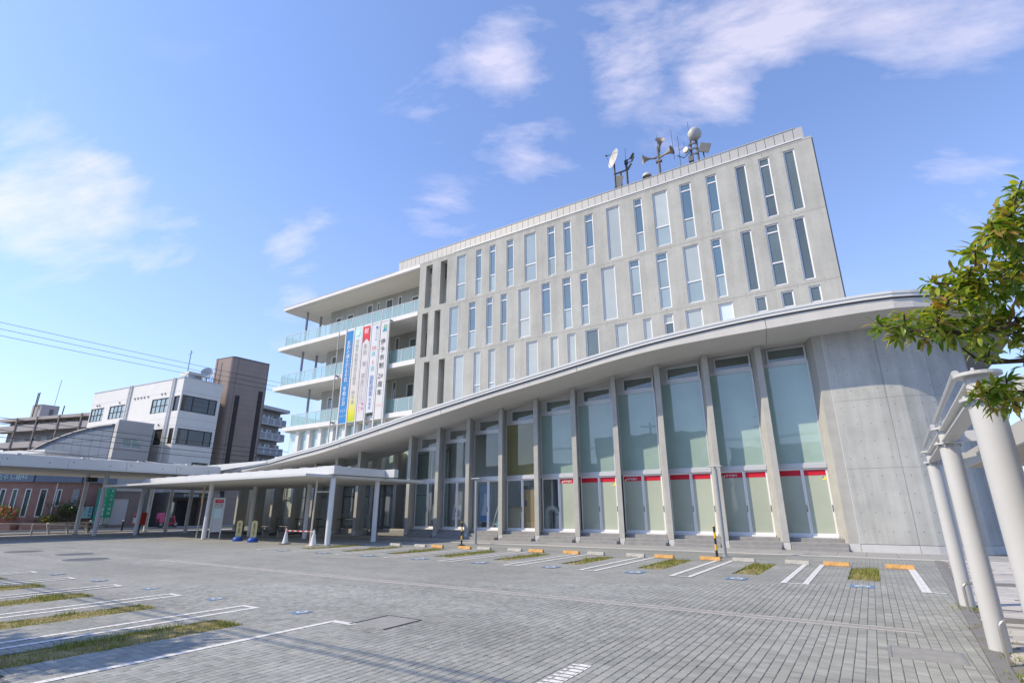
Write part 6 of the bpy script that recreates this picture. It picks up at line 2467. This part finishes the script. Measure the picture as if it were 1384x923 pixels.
for i, (P_, L) in enumerate(segs):
    hs = [h for h in whs.get(i, [])]
    mb = MB()
    wall_holes(mb, P_, 0, L, 0, 3.96, hs, .2)
    mb.build('brick_wall', M_BRICK, cl)
    # brick courses as fine raised bands
    for h in hs:
        window(cl, P_, *h, (), glass_opaque('clinic_glass', (.07, .11, .085), .08, .03, .3), frame=M_WHITE, fw=.07, d0=-.03)
    n_p = max(1, int(L / 1.9))
    for k in range(n_p):
        mb = MB()
        barbox(mb, P_, L * k / n_p + .01, L * (k + 1) / n_p - .01, 3.97, 4.66, -.28, -.05)
        mb.build('fascia_panel', M_BLUEP_, cl)
    mb = MB()
    barbox(mb, P_, 0, L, 3.965, 4.6, -.05, .3)
    mb.build('fascia_core', M_GREYR, cl)
MB().prism(CP + [(-66, 25), (-75, 18)], 4.5, 4.62).build('roof', M_GREYR, cl)
mb = MB()
mb.tube((-59.6, 18.3, .2), (-59.6, 18.3, 3.9), .05, n=6)
mb.build('downpipe', M_WHITE, cl)
Ps, Ls = segs[3]
mb = MB()
barbox(mb, Ps, 2.75, 3.2, 1.98, 3.4, -.05, .05)
gbk = mb.build('glass_block_window', M_WINL, cl)
mb = MB()
for i in range(5):
    u = 2.77 + i * .41 / 4
    barbox(mb, Ps, u - .015, u + .015, 1.98, 3.4, -.07, -.051)
for i in range(8):
    z = 2.0 + i * 1.38 / 7
    barbox(mb, Ps, 2.75, 3.2, z - .02, z + .02, -.075, -.071)
mb.build('grid', M_GREYR, gbk)
Pm, Lm = segs[2]
cg = mat('sign_pale_teal', (.46, .68, .66), .5)
P2_, L2_ = segs[2]
for i, ch in enumerate('あたらし歯科'):
    if i < 1:
        P_, u = segs[1][0], segs[1][1] - .38
        a, b = CP[1], CP[2]
    else:
        P_, u = segs[2][0], .16 + (i - 1) * .48
        a, b = CP[2], CP[3]
    ex = (Vector(b) - Vector(a)).normalized()
    p = P_(u, 4.58, -.31)
    add_text(ch, .50, cg, 'lettering', cl, p, (ex.x, ex.y, 0), EZ)
    p = P_(u + .03, 4.55, -.29)
    add_text(ch, .50, M_WFR, 'lettering', cl, p, (ex.x, ex.y, 0), EZ)
# brick planter and its plants
pl_ = thing('brick_planter', 'long low brick planter under the clinic windows', 'planter', (-62, 14, 0))
for i in range(1, 4):
    P_, L = segs[i]
    mb = MB()
    barbox(mb, P_, 0, L, 0.05, .62, -1.5, -.06)
    mb.build('planter_wall', M_BRICK, pl_)
# notice board with arrows
nb = thing('arrow_notice', 'pale teal parking notice with six dark arrows on the clinic wall', 'sign', (-58.8, 20.3, 1))
PN = planeP((-58.75, 19.6), (-58.35, 22.2))
mb = MB()
barbox(mb, PN, .3, 1.35, .95, 1.92, -.1, -.04)
mb.build('board', mat('notice_teal', (.42, .66, .62), .5), nb)
for j in range(3):
    z = 1.1 + .29 * j
    for u, s_ in ((.45, -1), (1.2, 1)):
        a = PN(u - .12 * s_ * -1 * -1, z + .08, -.105)
        MB().tri(PN(u + .13 * s_, z + .09, -.105), PN(u - .12 * s_, z + .2, -.105), PN(u - .12 * s_, z - .02, -.105)).build('arrow', M_INKC, nb)
# green advertising panel by the shutter
gp = thing('green_panel', 'tall green advertising panel with white vertical lettering beside the white shutter', 'sign', (-57.6, 21.4, 0))
PG2 = planeP((-57.6, 20.75), (-57.45, 22.1))
M_GRN = mat('advert_green', (.02, .33, .16), .5, .05, 3)
for a, b, z0, z1, m_ in ((0, .30, .4, 3.5, mat('advert_teal', (.03, .26, .20), .5)), (.31, .82, 1.0, 3.5, M_GRN), (.83, 1.3, 1.0, 3.5, mat('advert_green_dark', (.03, .25, .14), .5)), (.36, .78, .42, .98, mat('advert_pale', (.55, .62, .56), .5)), (.86, 1.26, .42, .98, mat('advert_grey_green', (.30, .38, .34), .5))):
    mb = MB()
    barbox(mb, PG2, a, b, z0, z1, 0, .05)
    mb.build('panel', m_, gp)
exg = (Vector((.15, 1.35))).normalized()
for i, ch in enumerate('くらしの保険'):
    p = PG2(.52, 3.45 - i * .40, -.006)
    add_text(ch, .36, M_INKW, 'lettering', gp, p, (exg.x, exg.y, 0), EZ)
for i, ch in enumerate('まんぞく保険'):
    p = PG2(1.06, 3.42 - i * .39, -.006)
    add_text(ch, .28, mat('print_mint', (.5, .68, .58), .6), 'lettering', gp, p, (exg.x, exg.y, 0), EZ)
mb = MB()
for i in range(12):
    a0, a1 = R(30 * i), R(30 * i + 30)
    mb.quad(PG2(.57 + .09 * math.cos(a0), .78 + .1 * math.sin(a0), -.006), PG2(.57 + .15 * math.cos(a0), .78 + .17 * math.sin(a0), -.006), PG2(.57 + .15 * math.cos(a1), .78 + .17 * math.sin(a1), -.006), PG2(.57 + .09 * math.cos(a1), .78 + .1 * math.sin(a1), -.006))
mb.build('emblem', M_INKR, gp)
# white shutter garage beside it
gs = thing('shutter_garage', 'low dark stone garage with a pale grey roller shutter between clinic and white block', 'building', (-58.5, 23.5, 0))
PS = planeP((-57.9, 22.1), (-57.9, 24.6))
mb = MB()
wall_holes(mb, PS, 0, 2.5, 0, 3.3, [(.05, 1.35, .35, 2.62)], .12)
mb.build('wall', mat('garage_stone', (.20, .165, .145), .8, .12, 2), gs)
mb = MB()
for k in range(22):
    z = .36 + k * .1025
    barbox(mb, PS, .06, 1.34, z, z + .098, .06 - .01 * (k % 2), .1)
mb.build('shutter', mat('shutter_grey', (.46, .46, .47), .5, .03, 2), gs)
MB().box(-60, -57.8, 22.0, 24.7, 3.3, 3.7).build('roof', M_KERB, gs)

# delivery scooter -------------------------------------------------------------------
scx, scy = -56.6, 26.6
t = thing('delivery_scooter', 'red delivery scooter with a pink covered rear box parked before the dark entrance', 'scooter', (scx, scy, .1))
zg = .06
for y, nm in ((scy - .62, 'wheel'), (scy + .68, 'wheel')):
    w = MB().lathe([(.27, -.05), (.29, 0), (.27, .05), (.17, .055), (.17, -.055), (.27, -.05)], (scx, y, zg + .28), (1, 0, 0), 18).build('wheel', M_BLACK, t, smooth=True)
    MB().lathe([(.001, .04), (.16, .04), (.16, -.04), (.001, -.04)], (scx, y, zg + .28), (1, 0, 0), 12).build('hub', M_STEEL, w)
M_PRED = mat('scooter_red', (.60, .02, .06), .35, spec=.5)
M_PINK = mat('box_pink', (.60, .12, .22), .6, .06, 3)
MB().path([(scx, scy + .60, zg + .42), (scx, scy + .40, zg + .95), (scx, scy + .36, zg + 1.05)], [.10, .09, .06], 8).build('leg_shield', M_PRED, t, smooth=True)
MB().path([(scx, scy + .45, zg + .35), (scx, scy + .1, zg + .30), (scx, scy - .25, zg + .45), (scx, scy - .75, zg + .55)], [.07, .09, .13, .10], 10).build('body', M_PRED, t, smooth=True)
MB().box(scx - .13, scx + .13, scy - .5, scy + .12, zg + .66, zg + .78).build('seat', M_BLACK, t, bevel=.04)
MB().box(scx - .27, scx + .27, scy - 1.05, scy - .48, zg + .72, zg + 1.32).build('rear_box', M_PINK, t, bevel=.08)
MB().box(scx - .32, scx - .28, scy - .95, scy - .55, zg + .45, zg + .95).box(scx + .28, scx + .34, scy - .95, scy - .5, zg + .45, zg + .95).build('side_bag', M_PINK, t, bevel=.02)
MB().tube((scx - .32, scy + .33, zg + 1.08), (scx + .32, scy + .33, zg + 1.08), .02, n=6).tube((scx, scy + .66, zg + .28), (scx, scy + .36, zg + 1.05), .035, n=6).build('handlebar', M_DARK, t)
MB().lathe([(.001, .06), (.07, .04), (.08, -.05)], (scx, scy + .46, zg + .92), (0, 1, 0), 12).build('headlight', M_WHITE, t)
MB().tube((scx + .2, scy + .3, zg + 1.08), (scx + .28, scy + .28, zg + 1.3), .01, n=5).disc((scx + .28, scy + .28, zg + 1.32), .06, (0, -1, 0), 10).build('mirror', M_DARK, t)

# utility lines over the street -----------------------------------------------------------
M_WIRE = mat('black_cable', (.05, .05, .055), .6)
wl = [(-50.0, 13.5, 'lowest of the three high'), (-50.3, 14.05, 'middle of the three high'), (-50.6, 14.6, 'topmost of the three high')]
lowz = [(-50.0, 7.75, 'uppermost of the low'), (-50.15, 7.35, 'second of the low'), (-50.3, 6.95, 'third of the low'), (-50.1, 6.45, 'fourth of the low'), (-50.2, 5.7, 'lowest of the low')]
for x, z, nm in wl + lowz:
    hi = nm.endswith('high')
    mb = MB()
    pts = []
    for i in range(25):
        s = i / 24
        y = -12 + 72 * s
        pts.append((x, y, z + .45 - .55 * 4 * s * (1 - s) - (0 if hi else 1.3 * s - .5)))
    mb.path(pts, .016 if hi else .022, 5)
    mb.build('overhead_cable', M_WIRE, label='black overhead cable, %s cables along the street' % nm, cat='cable', group='overhead street cables')
for y, nm in ((-12.2, 'near the car park corner'), (60.2, 'far behind the hall')):
    t = thing('utility_pole', 'grey concrete utility pole with cross arms %s' % nm, 'pole', (-50.2, y, 0), 'utility poles along the street')
    MB().tube((-50.25, y, 0), (-50.25, y, 15.6), .17, .10, 12).build('shaft', M_KERB, t, smooth=True)
    MB().box(-51.0, -49.7, y - .05, y + .05, 13.7, 13.82).box(-51.0, -49.7, y - .05, y + .05, 7.6, 7.7).build('cross_arm', M_STEEL, t)

# cables over the car park behind the camera, and the buildings they serve
for i, (dz, dy) in enumerate(((0, 0), (.12, .16))):
    mb = MB()
    mb.path([(-31 + 46 * k / 20, -1.2 + dy, 8.0 + dz - 1.2 * (k / 20) * (1 - k / 20)) for k in range(21)], .028, 5)
    mb.build('overhead_cable', M_WIRE, label='black overhead cable crossing behind the viewer, %s of the pair' % ('lower', 'upper')[i], cat='cable', group='cables over the car park')
for x, nm in ((-31, 'left of the parking bays'), (15, 'right of the walkway')):
    t = thing('utility_pole', 'grey concrete utility pole standing %s' % nm, 'pole', (x, -1.2, 0))
    MB().tube((x, -1.2, 0), (x, -1.2, 9.2), .16, .11, 12).build('shaft', M_KERB, t, smooth=True)
    MB().box(x - .05, x + .05, -1.5, -.6, 8.0, 8.1).build('cross_arm', M_STEEL, t)
for (xa, xb, y, h, mm, nm) in ((-62, -38, -27, 9.0, M_GREYR, 'pale grey'), (-34, -18, -24, 12.0, M_APB, 'beige'), (-15, -1, -26, 9.5, M_WTILE, 'white'), (3, 20, -25, 13, M_BTILE, 'brown')):
    t = thing('street_building', '%s flat roofed building across the street behind the viewer' % nm, 'building', ((xa + xb) / 2, y - 4, 0))
    P_ = planeP((xb, y), (xa, y))
    L = xb - xa
    hs = []
    z = 1.0
    while z < h - 2:
        u = 1.0
        while u < L - 2.2:
            hs.append((u, u + 1.6, z, z + 1.5))
            u += 3.1
        z += 3.1
    mb = MB()
    wall_holes(mb, P_, 0, L, 0, h, hs, .15)
    mb.quad((xa, y, 0), (xa, y, h), (xa, y - 8, h), (xa, y - 8, 0)).quad((xb, y, 0), (xb, y - 8, 0), (xb, y - 8, h), (xb, y, h)).quad((xa, y, h), (xb, y, h), (xb, y - 8, h), (xa, y - 8, h)).quad((xa, y - 8, 0), (xa, y - 8, h), (xb, y - 8, h), (xb, y - 8, 0))
    mb.build('wall', mm, t)
    for q in hs:
        window(t, P_, *q, (), M_WIN, frame=M_ALU, fw=.08, d0=.04)
for x in (-24, -9.5):
    t = thing('utility_pole', 'grey utility pole with cross arms on the far street %s' % ('left' if x < -12 else 'right'), 'pole', (x, -20, 0))
    mb = MB().tube((x, -20, 0), (x, -20, 13), .17, .11, 10)
    mb.build('shaft', M_KERB, t, smooth=True)
    mb = MB()
    for z in (12.4, 11.4, 9.6):
        mb.box(x - 1.0, x + 1.0, -20.06, -19.94, z, z + .12)
    mb.tube((x + .35, -20, 10.0), (x + .35, -20, 11.0), .25, n=10)
    mb.build('cross_arm', M_DARK, t)

# ================================================================== TREES AND SHRUBS
ROS = [(0.175, 3.135, 2.458), (0.233, 3.218, 2.496), (0.281, 3.287, 2.466), (0.352, 3.388, 2.515), (0.251, 3.26, 2.414), (0.405, 3.425, 2.482), (0.41, 3.017, 2.39), (0.422, 3.191, 2.527), (0.514, 3.431, 2.681), (0.428, 3.234, 2.663), (0.569, 3.416, 2.757), (0.498, 3.061, 2.534), (0.563, 3.281, 2.534), (0.507, 3.174, 2.426), (0.578, 3.367, 2.431), (0.603, 3.267, 2.776), (0.613, 3.013, 2.722), (0.596, 3.131, 2.652), (0.677, 3.198, 2.697), (0.758, 3.477, 2.94), (0.789, 3.457, 2.847), (0.746, 3.124, 2.85), (0.811, 3.41, 3.049), (0.797, 3.134, 2.886), (0.888, 3.357, 3.082), (0.86, 3.113, 3.03), (0.799, 3.098, 2.801), (0.86, 3.534, 2.904), (0.659, 3.199, 2.573), (0.609, 3.195, 2.506), (0.791, 3.614, 2.725), (0.857, 3.568, 2.811), (0.8, 3.325, 2.586), (0.737, 3.63, 2.562), (0.634, 3.402, 2.431), (0.575, 3.457, 2.369), (0.608, 3.273, 2.285), (0.745, 3.677, 2.427), (0.789, 3.557, 2.487), (0.835, 3.754, 2.411), (0.513, 3.263, 2.099), (0.552, 3.286, 2.077), (0.591, 3.262, 2.103), (0.658, 3.405, 2.152), (0.597, 3.555, 2.051), (0.617, 3.275, 2.032), (0.744, 3.658, 2.129), (0.698, 3.501, 2.017), (0.885, 3.278, 2.881), (0.935, 3.61, 2.764), (0.858, 3.495, 2.493), (0.785, 3.452, 2.263), (0.789, 3.612, 2.069), (1.029, 3.469, 3.145), (0.913, 3.228, 2.729), (1.019, 3.791, 2.639), (0.842, 3.342, 2.263), (0.984, 3.486, 3.082), (0.358, 3.381, 2.416), (0.281, 2.919, 2.412), (0.455, 3.414, 2.42), (0.489, 3.243, 2.373), (0.739, 3.069, 2.786), (0.697, 3.045, 2.827), (0.798, 3.206, 2.753), (0.817, 3.578, 2.826), (0.643, 3.163, 2.622), (0.655, 3.443, 2.643), (0.724, 3.593, 2.595), (0.825, 3.65, 2.635), (0.822, 3.318, 2.715), (0.589, 3.217, 2.597), (0.542, 3.261, 2.625), (0.603, 3.393, 2.713), (0.473, 3.058, 2.49), (0.663, 3.494, 2.514), (0.73, 3.566, 2.502), (0.806, 3.672, 2.435), (0.566, 3.144, 2.331), (0.613, 3.614, 2.371), (0.828, 3.117, 2.919), (0.807, 3.22, 2.939), (0.765, 3.354, 2.872), (0.498, 3.426, 2.632), (0.429, 3.153, 2.474), (0.618, 3.536, 2.557), (0.785, 3.38, 2.752), (0.855, 3.259, 2.882), (0.701, 3.286, 2.556), (0.756, 3.235, 2.601)]
BR = [
[(1.02, 3.786, 2.227), (0.775, 3.562, 2.264), (0.625, 3.423, 2.243), (0.557, 3.347, 2.259), (0.51, 3.298, 2.308)],
[(1.058, 3.827, 2.35), (0.823, 3.561, 2.481), (0.691, 3.441, 2.407), (0.528, 3.303, 2.391), (0.371, 3.177, 2.389), (0.237, 3.081, 2.413)],
[(1.111, 3.846, 2.552), (0.873, 3.574, 2.697), (0.671, 3.336, 2.649), (0.539, 3.219, 2.63)],
[(1.171, 3.756, 2.89), (0.89, 3.495, 2.834), (0.772, 3.319, 2.862), (0.666, 3.228, 2.823)],
[(1.171, 3.756, 2.89), (0.981, 3.523, 3.014), (0.902, 3.38, 3.089)],
[(1.007, 3.806, 2.155), (0.798, 3.636, 2.11), (0.628, 3.452, 2.105), (0.551, 3.402, 2.105)]
]

def leaf_mat(name, cols, trans=.3, rough=.35):
    m = bpy.data.materials.new(name)
    m.use_nodes = True
    t = m.node_tree
    b = t.nodes['Principled BSDF']
    b.inputs['Roughness'].default_value = rough
    b.inputs['Specular IOR Level'].default_value = .45
    ge = N(t, 'ShaderNodeNewGeometry')
    oi = N(t, 'ShaderNodeObjectInfo')
    rnd = math_node(t, 'FRACT', math_node(t, 'ADD', ge.outputs['Random Per Island'], oi.outputs['Random']))
    n = t.nodes.new('ShaderNodeValToRGB')
    cr = n.color_ramp
    while len(cr.elements) < len(cols):
        cr.elements.new(.5)
    for i, e in enumerate(cr.elements):
        e.position = cols[i][0]
        e.color = (*cols[i][1], 1)
    lk(t, rnd, n.inputs[0])
    lk(t, n.outputs[0], b.inputs['Base Color'])
    tl = N(t, 'ShaderNodeBsdfTranslucent')
    tc = mixcol(t, 1.0, n.outputs[0], (1.5, 1.6, .5), 'MULTIPLY')
    lk(t, tc, tl.inputs[0])
    mx = N(t, 'ShaderNodeMixShader')
    mx.inputs[0].default_value = trans
    lk(t, b.outputs[0], mx.inputs[1])
    lk(t, tl.outputs[0], mx.inputs[2])
    lk(t, mx.outputs[0], t.nodes['Material Output'].inputs[0])
    return m


M_LEAF = leaf_mat('glossy_leaf', [(0, (.075, .15, .022)), (.35, (.14, .23, .03)), (.7, (.25, .32, .045)), (.92, (.36, .37, .07)), (1, (.30, .18, .06))], .42)
M_YLEAF = leaf_mat('young_leaf', [(0, (.26, .31, .045)), (.6, (.36, .32, .06)), (1, (.34, .17, .06))], .42)
M_BARK = mat('brown_bark', (.085, .06, .045), .9, .25, 14, .6, 40)


def leaf_shape(L, W, fold, curl):
    """a lance-shaped leaf, folded along the midrib and curling down at the tip"""
    st = [(0, .0), (.22, .62), (.5, 1.0), (.76, .72), (1.0, .0)]
    v, f = [], []
    for s, w in st:
        z = -curl * s * s * L
        x = s * L
        if w == 0:
            v.append((x, 0, z))
        else:
            hw = W * .5 * w
            v += [(x, -hw, z + fold * hw), (x, 0, z), (x, hw, z + fold * hw)]
    f = [(0, 2, 1), (0, 3, 2), (1, 2, 5, 4), (2, 3, 6, 5), (4, 5, 8, 7), (5, 6, 9, 8), (7, 8, 10), (8, 9, 10)]
    return v, f


def frame_of(d, roll):
    d = d.normalized()
    up = Vector((0, 0, 1))
    s = d.cross(up)
    s = s.normalized() if s.length > 1e-3 else Vector((1, 0, 0))
    u = s.cross(d)
    q = Matrix.Rotation(roll, 3, d)
    s, u = q @ s, q @ u
    return Matrix((d, -s, u)).transposed()


tr = thing('broadleaf_tree', 'glossy leaved evergreen tree reaching into the frame at the upper right', 'tree', (1.75, 4.05, 0))
MB().path([(1.75, 4.05, -.05), (1.73, 4.03, .6), (1.66, 4.0, 1.4), (1.55, 3.97, 2.0), (1.42, 3.93, 2.5), (1.34, 3.9, 3.0), (1.32, 3.88, 3.5)], [.10, .085, .08, .07, .055, .04, .02], 10).build('trunk', M_BARK, tr, smooth=True)
TRK = [(1.50, 3.95, 2.15), (1.45, 3.94, 2.35), (1.40, 3.92, 2.6), (1.36, 3.9, 2.85), (1.34, 3.9, 2.95), (1.52, 3.96, 2.1)]
RADS = [.019, .016, .015, .014, .013, .015]
allpts = []
for b, rt_, r0 in zip(BR, TRK, RADS):
    pts = [rt_] + list(b)
    k = len(pts)
    MB().path(pts, [r0 * (1 - .78 * i / (k - 1)) for i in range(k)], 7).build('branch', M_BARK, tr, smooth=True)
    for i in range(k - 1):
        for s in range(6):
            allpts.append(Vector(pts[i]).lerp(Vector(pts[i + 1]), s / 6))
lrng = random.Random(11)
extra = []
for _ in range(230):
    a = lrng.uniform(0, 6.28)
    rr = lrng.uniform(.25, 1.05)
    q = Vector((1.75 + rr * math.cos(a) * .9, 4.1 + rr * math.sin(a), lrng.uniform(2.1, 3.9)))
    v = q - Vector((0, 0, 1.55))
    if v.dot(RR) / v.dot(F) * 710.3 < 715 and v.dot(F) > 0:
        continue
    extra.append(tuple(q))
leaves = []
tw = MB()
tc0 = Vector((1.5, 3.95, 2.5))
for i, c in enumerate(list(ROS) + extra):
    c = Vector(c)
    near = min(allpts, key=lambda p: (p - c).length + (0.25 if (p - tc0).length > (c - tc0).length else 0))
    if (near - c).length > .9:
        near = Vector((1.36, 3.9, 2.9)) if c.z > 2.8 else Vector((1.5, 3.95, 2.2))
    mid = near.lerp(c, .5) + Vector((lrng.gauss(0, .02), lrng.gauss(0, .02), -.02))
    tw.path([near, mid, c], [.007, .005, .0035], 5)
    ax = (c - near)
    ax = ax.normalized() if ax.length > .02 else Vector((-.6, -.2, .4)).normalized()
    ax = (ax * .7 + Vector((0, 0, .55))).normalized()
    o1 = ax.orthogonal().normalized()
    o2 = ax.cross(o1)
    young = lrng.random() < .6
    for k in range(lrng.randint(20, 27)):
        a = k * 2.399 + lrng.uniform(-.3, .3)
        el = lrng.uniform(-.45, .95)
        d = (o1 * math.cos(a) + o2 * math.sin(a)) * math.cos(el) + ax * math.sin(el)
        d.z -= .12
        L = lrng.uniform(.045, .085)
        p = c - ax * lrng.uniform(0, .07) + d * .008
        leaves.append((p, d, lrng.uniform(-.7, .7), L, young and el > .35))
    # a few leaves along the twig
    for k in range(5):
        p = near.lerp(c, lrng.uniform(.3, .95))
        d = Vector((lrng.gauss(0, 1), lrng.gauss(0, 1), lrng.gauss(-.1, .6))).normalized()
        leaves.append((p, d, lrng.uniform(-.8, .8), lrng.uniform(.045, .08), False))
tw.build('twigs', M_BARK, tr, kind='stuff', smooth=True)


def seen(l):
    v = l[0] - Vector((0, 0, 1.55))
    w = v.dot(F)
    return w > 0 and abs(v.dot(RR) / w * 710.3) < 690 and abs(v.dot(UU) / w * 710.3) < 460


vis = [l for l in leaves if seen(l)]
vis.sort(key=lambda l: -l[3] / (l[0] - Vector((0, 0, 1.55))).length)
single = set(id(l) for l in vis[:300])
meshes = {}
for L in (.055, .068, .08):
    for y in (0, 1):
        v, f = leaf_shape(L, L * .30, .35, .25)
        me = bpy.data.meshes.new('leaf')
        me.from_pydata(v, [], f)
        me.polygons.foreach_set('use_smooth', [True] * len(me.polygons))
        me.materials.append(M_YLEAF if y else M_LEAF)
        meshes[(L, y)] = me
lm, lmy = MB(), MB()
for l in leaves:
    p, d, roll, L, yg = l
    M3 = frame_of(d, roll)
    if id(l) in single:
        Lq = min((.055, .068, .08), key=lambda q: abs(q - L))
        o = bpy.data.objects.new('leaf', meshes[(Lq, 1 if yg else 0)])
        M4 = M3.to_4x4()
        M4.translation = p - tr.location
        o.matrix_local = M4
        o.parent = tr
        o.matrix_parent_inverse = Matrix.Identity(4)
        o.matrix_local = M4
        col.objects.link(o)
    else:
        v, f = leaf_shape(L, L * .30, .35, lrng.uniform(.1, .4))
        t_ = lmy if yg else lm
        n = len(t_.v)
        t_.v += [tuple(p + M3 @ Vector(q)) for q in v]
        t_.f += [tuple(n + i for i in q) for q in f]
lm.build('leaf_mass', M_LEAF, tr, kind='stuff', smooth=True)
lmy.build('young_leaf_mass', M_YLEAF, tr, kind='stuff', smooth=True)


def shrub(name, label, cat, c, rx, ry, rz, n, L, m, stems=4, group=None, trunk=None, seed=1):
    rg = random.Random(seed)
    t = thing(name, label, cat, (c[0], c[1], trunk[0] if trunk else c[2] - rz), group)
    mb = MB()
    lobes = [(Vector((rg.gauss(0, .45) * rx, rg.gauss(0, .45) * ry, rg.uniform(-.5, .6) * rz)), rg.uniform(.35, .6)) for _ in range(9)]
    for _ in range(n):
        lb, lr = rg.choice(lobes)
        d = Vector((rg.gauss(0, 1), rg.gauss(0, 1), rg.gauss(0, 1))).normalized()
        r = lr * rg.uniform(.55, 1.0)
        p = Vector(c) + lb + Vector((d.x * rx * r, d.y * ry * r, d.z * rz * r))
        if p.z < .03:
            continue
        d2 = (d + Vector((rg.gauss(0, .5), rg.gauss(0, .5), rg.gauss(0, .5)))).normalized()
        M3 = frame_of(d2, rg.uniform(-1, 1))
        l = L * rg.uniform(.7, 1.3)
        n0 = len(mb.v)
        mb.v += [tuple(p + M3 @ Vector(q)) for q in ((0, 0, 0), (l * .5, -l * .25, l * .05), (l, 0, -l * .1), (l * .5, l * .25, l * .05))]
        mb.f += [(n0, n0 + 1, n0 + 2, n0 + 3)]
    mb.build('crown' if trunk else 'foliage', m, t)
    st = MB()
    if trunk:
        st.path([(c[0], c[1], trunk[0]), (c[0] + .03, c[1], (trunk[0] + c[2]) / 2), (c[0], c[1], c[2])], [trunk[1], trunk[1] * .8, trunk[1] * .5], 8)
        for lb, lr in lobes[:6]:
            st.path([(c[0], c[1], c[2] - rz * .6), tuple(Vector(c) + lb)], [trunk[1] * .5, .01], 5)
        st.build('trunk', M_BARK, t, smooth=True)
    else:
        for lb, lr in lobes[:stems]:
            st.path([(c[0], c[1], max(0, c[2] - rz)), tuple(Vector(c) + lb)], [.02, .008], 5)
        st.build('stems', M_BARK, t)
    return t


M_DKLEAF = leaf_mat('dark_shrub_leaf', [(0, (.02, .05, .012)), (.6, (.045, .085, .02)), (1, (.08, .12, .03))], .2)
M_MIDLEAF = leaf_mat('mid_green_leaf', [(0, (.06, .11, .02)), (.6, (.13, .19, .03)), (1, (.24, .28, .06))], .3)
M_FLOWER = leaf_mat('orange_flower_petal', [(0, (.45, .05, .03)), (.5, (.60, .16, .06)), (1, (.70, .30, .20))], .2)
shrub('shrub', 'low clipped bush at the bottom left corner by the grey wheel stop', 'bush', (-7.30, 1.93, .06), .30, .22, .13, 1500, .035, M_DKLEAF, seed=3)
f1 = shrub('flowering_shrub', 'green shrub with orange flowers in the brick planter at the far left', 'bush', (-62.0, 16.45, 1.3), 1.5, 1.5, 1.0, 1600, .16, M_MIDLEAF, seed=4)
fl_ = MB()
frg = random.Random(9)
for _ in range(260):
    d = Vector((frg.gauss(0, 1), frg.gauss(0, 1), frg.gauss(.3, 1))).normalized()
    p = Vector((-62.0, 16.45, 1.3)) + Vector((d.x * 1.5, d.y * 1.4, d.z * .95)) * frg.uniform(.7, 1.05)
    fl_.lathe([(.001, .03), (.10, .05), (.07, -.03), (.001, -.05)], p, d, 5)
fl_.build('flowers', M_FLOWER, f1)
shrub('shrub', 'rounded dark green bush before the clinic window, right of the small yellow flowers', 'bush', (-58.6, 19.25, 1.35), 1.1, 1.4, 1.0, 1700, .16, M_DKLEAF, seed=5)
f2 = shrub('flowering_shrub', 'small clump of yellow flowers in the brick planter', 'bush', (-59.4, 18.2, .9), .4, .5, .28, 260, .10, M_MIDLEAF, seed=6)
fl_ = MB()
for _ in range(50):
    d = Vector((frg.gauss(0, 1), frg.gauss(0, 1), frg.gauss(.3, 1))).normalized()
    fl_.lathe([(.001, .02), (.08, .03), (.05, -.03), (.001, -.04)], Vector((-59.4, 18.2, .9)) + Vector((d.x * .4, d.y * .5, d.z * .28)), d, 5)
fl_.build('flowers', leaf_mat('yellow_flower_petal', [(0, (.70, .50, .03)), (1, (.80, .65, .08))], .2), f2)
shrub('shrub', 'tiny dark shrub low in the planter between two clinic windows', 'bush', (-60.0, 17.55, .75), .3, .35, .22, 220, .09, M_DKLEAF, seed=7)
shrub('street_tree', 'small round crowned tree seen under the canopy between its posts', 'tree', (-49.2, 31.1, 2.95), 1.15, 1.15, 1.05, 2200, .15, M_MIDLEAF, trunk=(0, .06), seed=8)
shrub('street_tree', 'bright green tree top showing just above the left end of the curved roof', 'tree', (-46.8, 41.5, 6.2), 1.5, 1.5, 1.3, 1800, .18, M_MIDLEAF, trunk=(0, .10), seed=12)
MB().quad((-54, 29.5, .02), (-46, 29.5, .02), (-46, 36, .02), (-54, 36, .02)).build('lawn', mat('sunlit_lawn', (.17, .24, .03), .9, .2, 4), kind='structure')
# trees standing left of the frame, throwing the shade across the near bays
shrub('roadside_tree', 'leafy tree beside the parking bays at the left edge, mostly out of view', 'tree', (-12.1, -1.0, 4.2), 1.9, 1.4, 1.2, 4600, .17, M_DKLEAF, trunk=(0, .10), seed=21)

for i, (x, y, z, nm) in enumerate(((13, 44, 4.4, 'nearest to the curved end wall'), (21, 50, 4.8, 'middle one'), (31, 47, 4.3, 'farthest from the hall'))):
    shrub('street_tree', 'round crowned green tree beyond the covered walkway, %s' % nm, 'tree', (x, y, z), 2.6, 2.6, 2.1, 2600, .3, M_MIDLEAF, trunk=(0, .16), seed=30 + i, group='trees beyond the walkway')
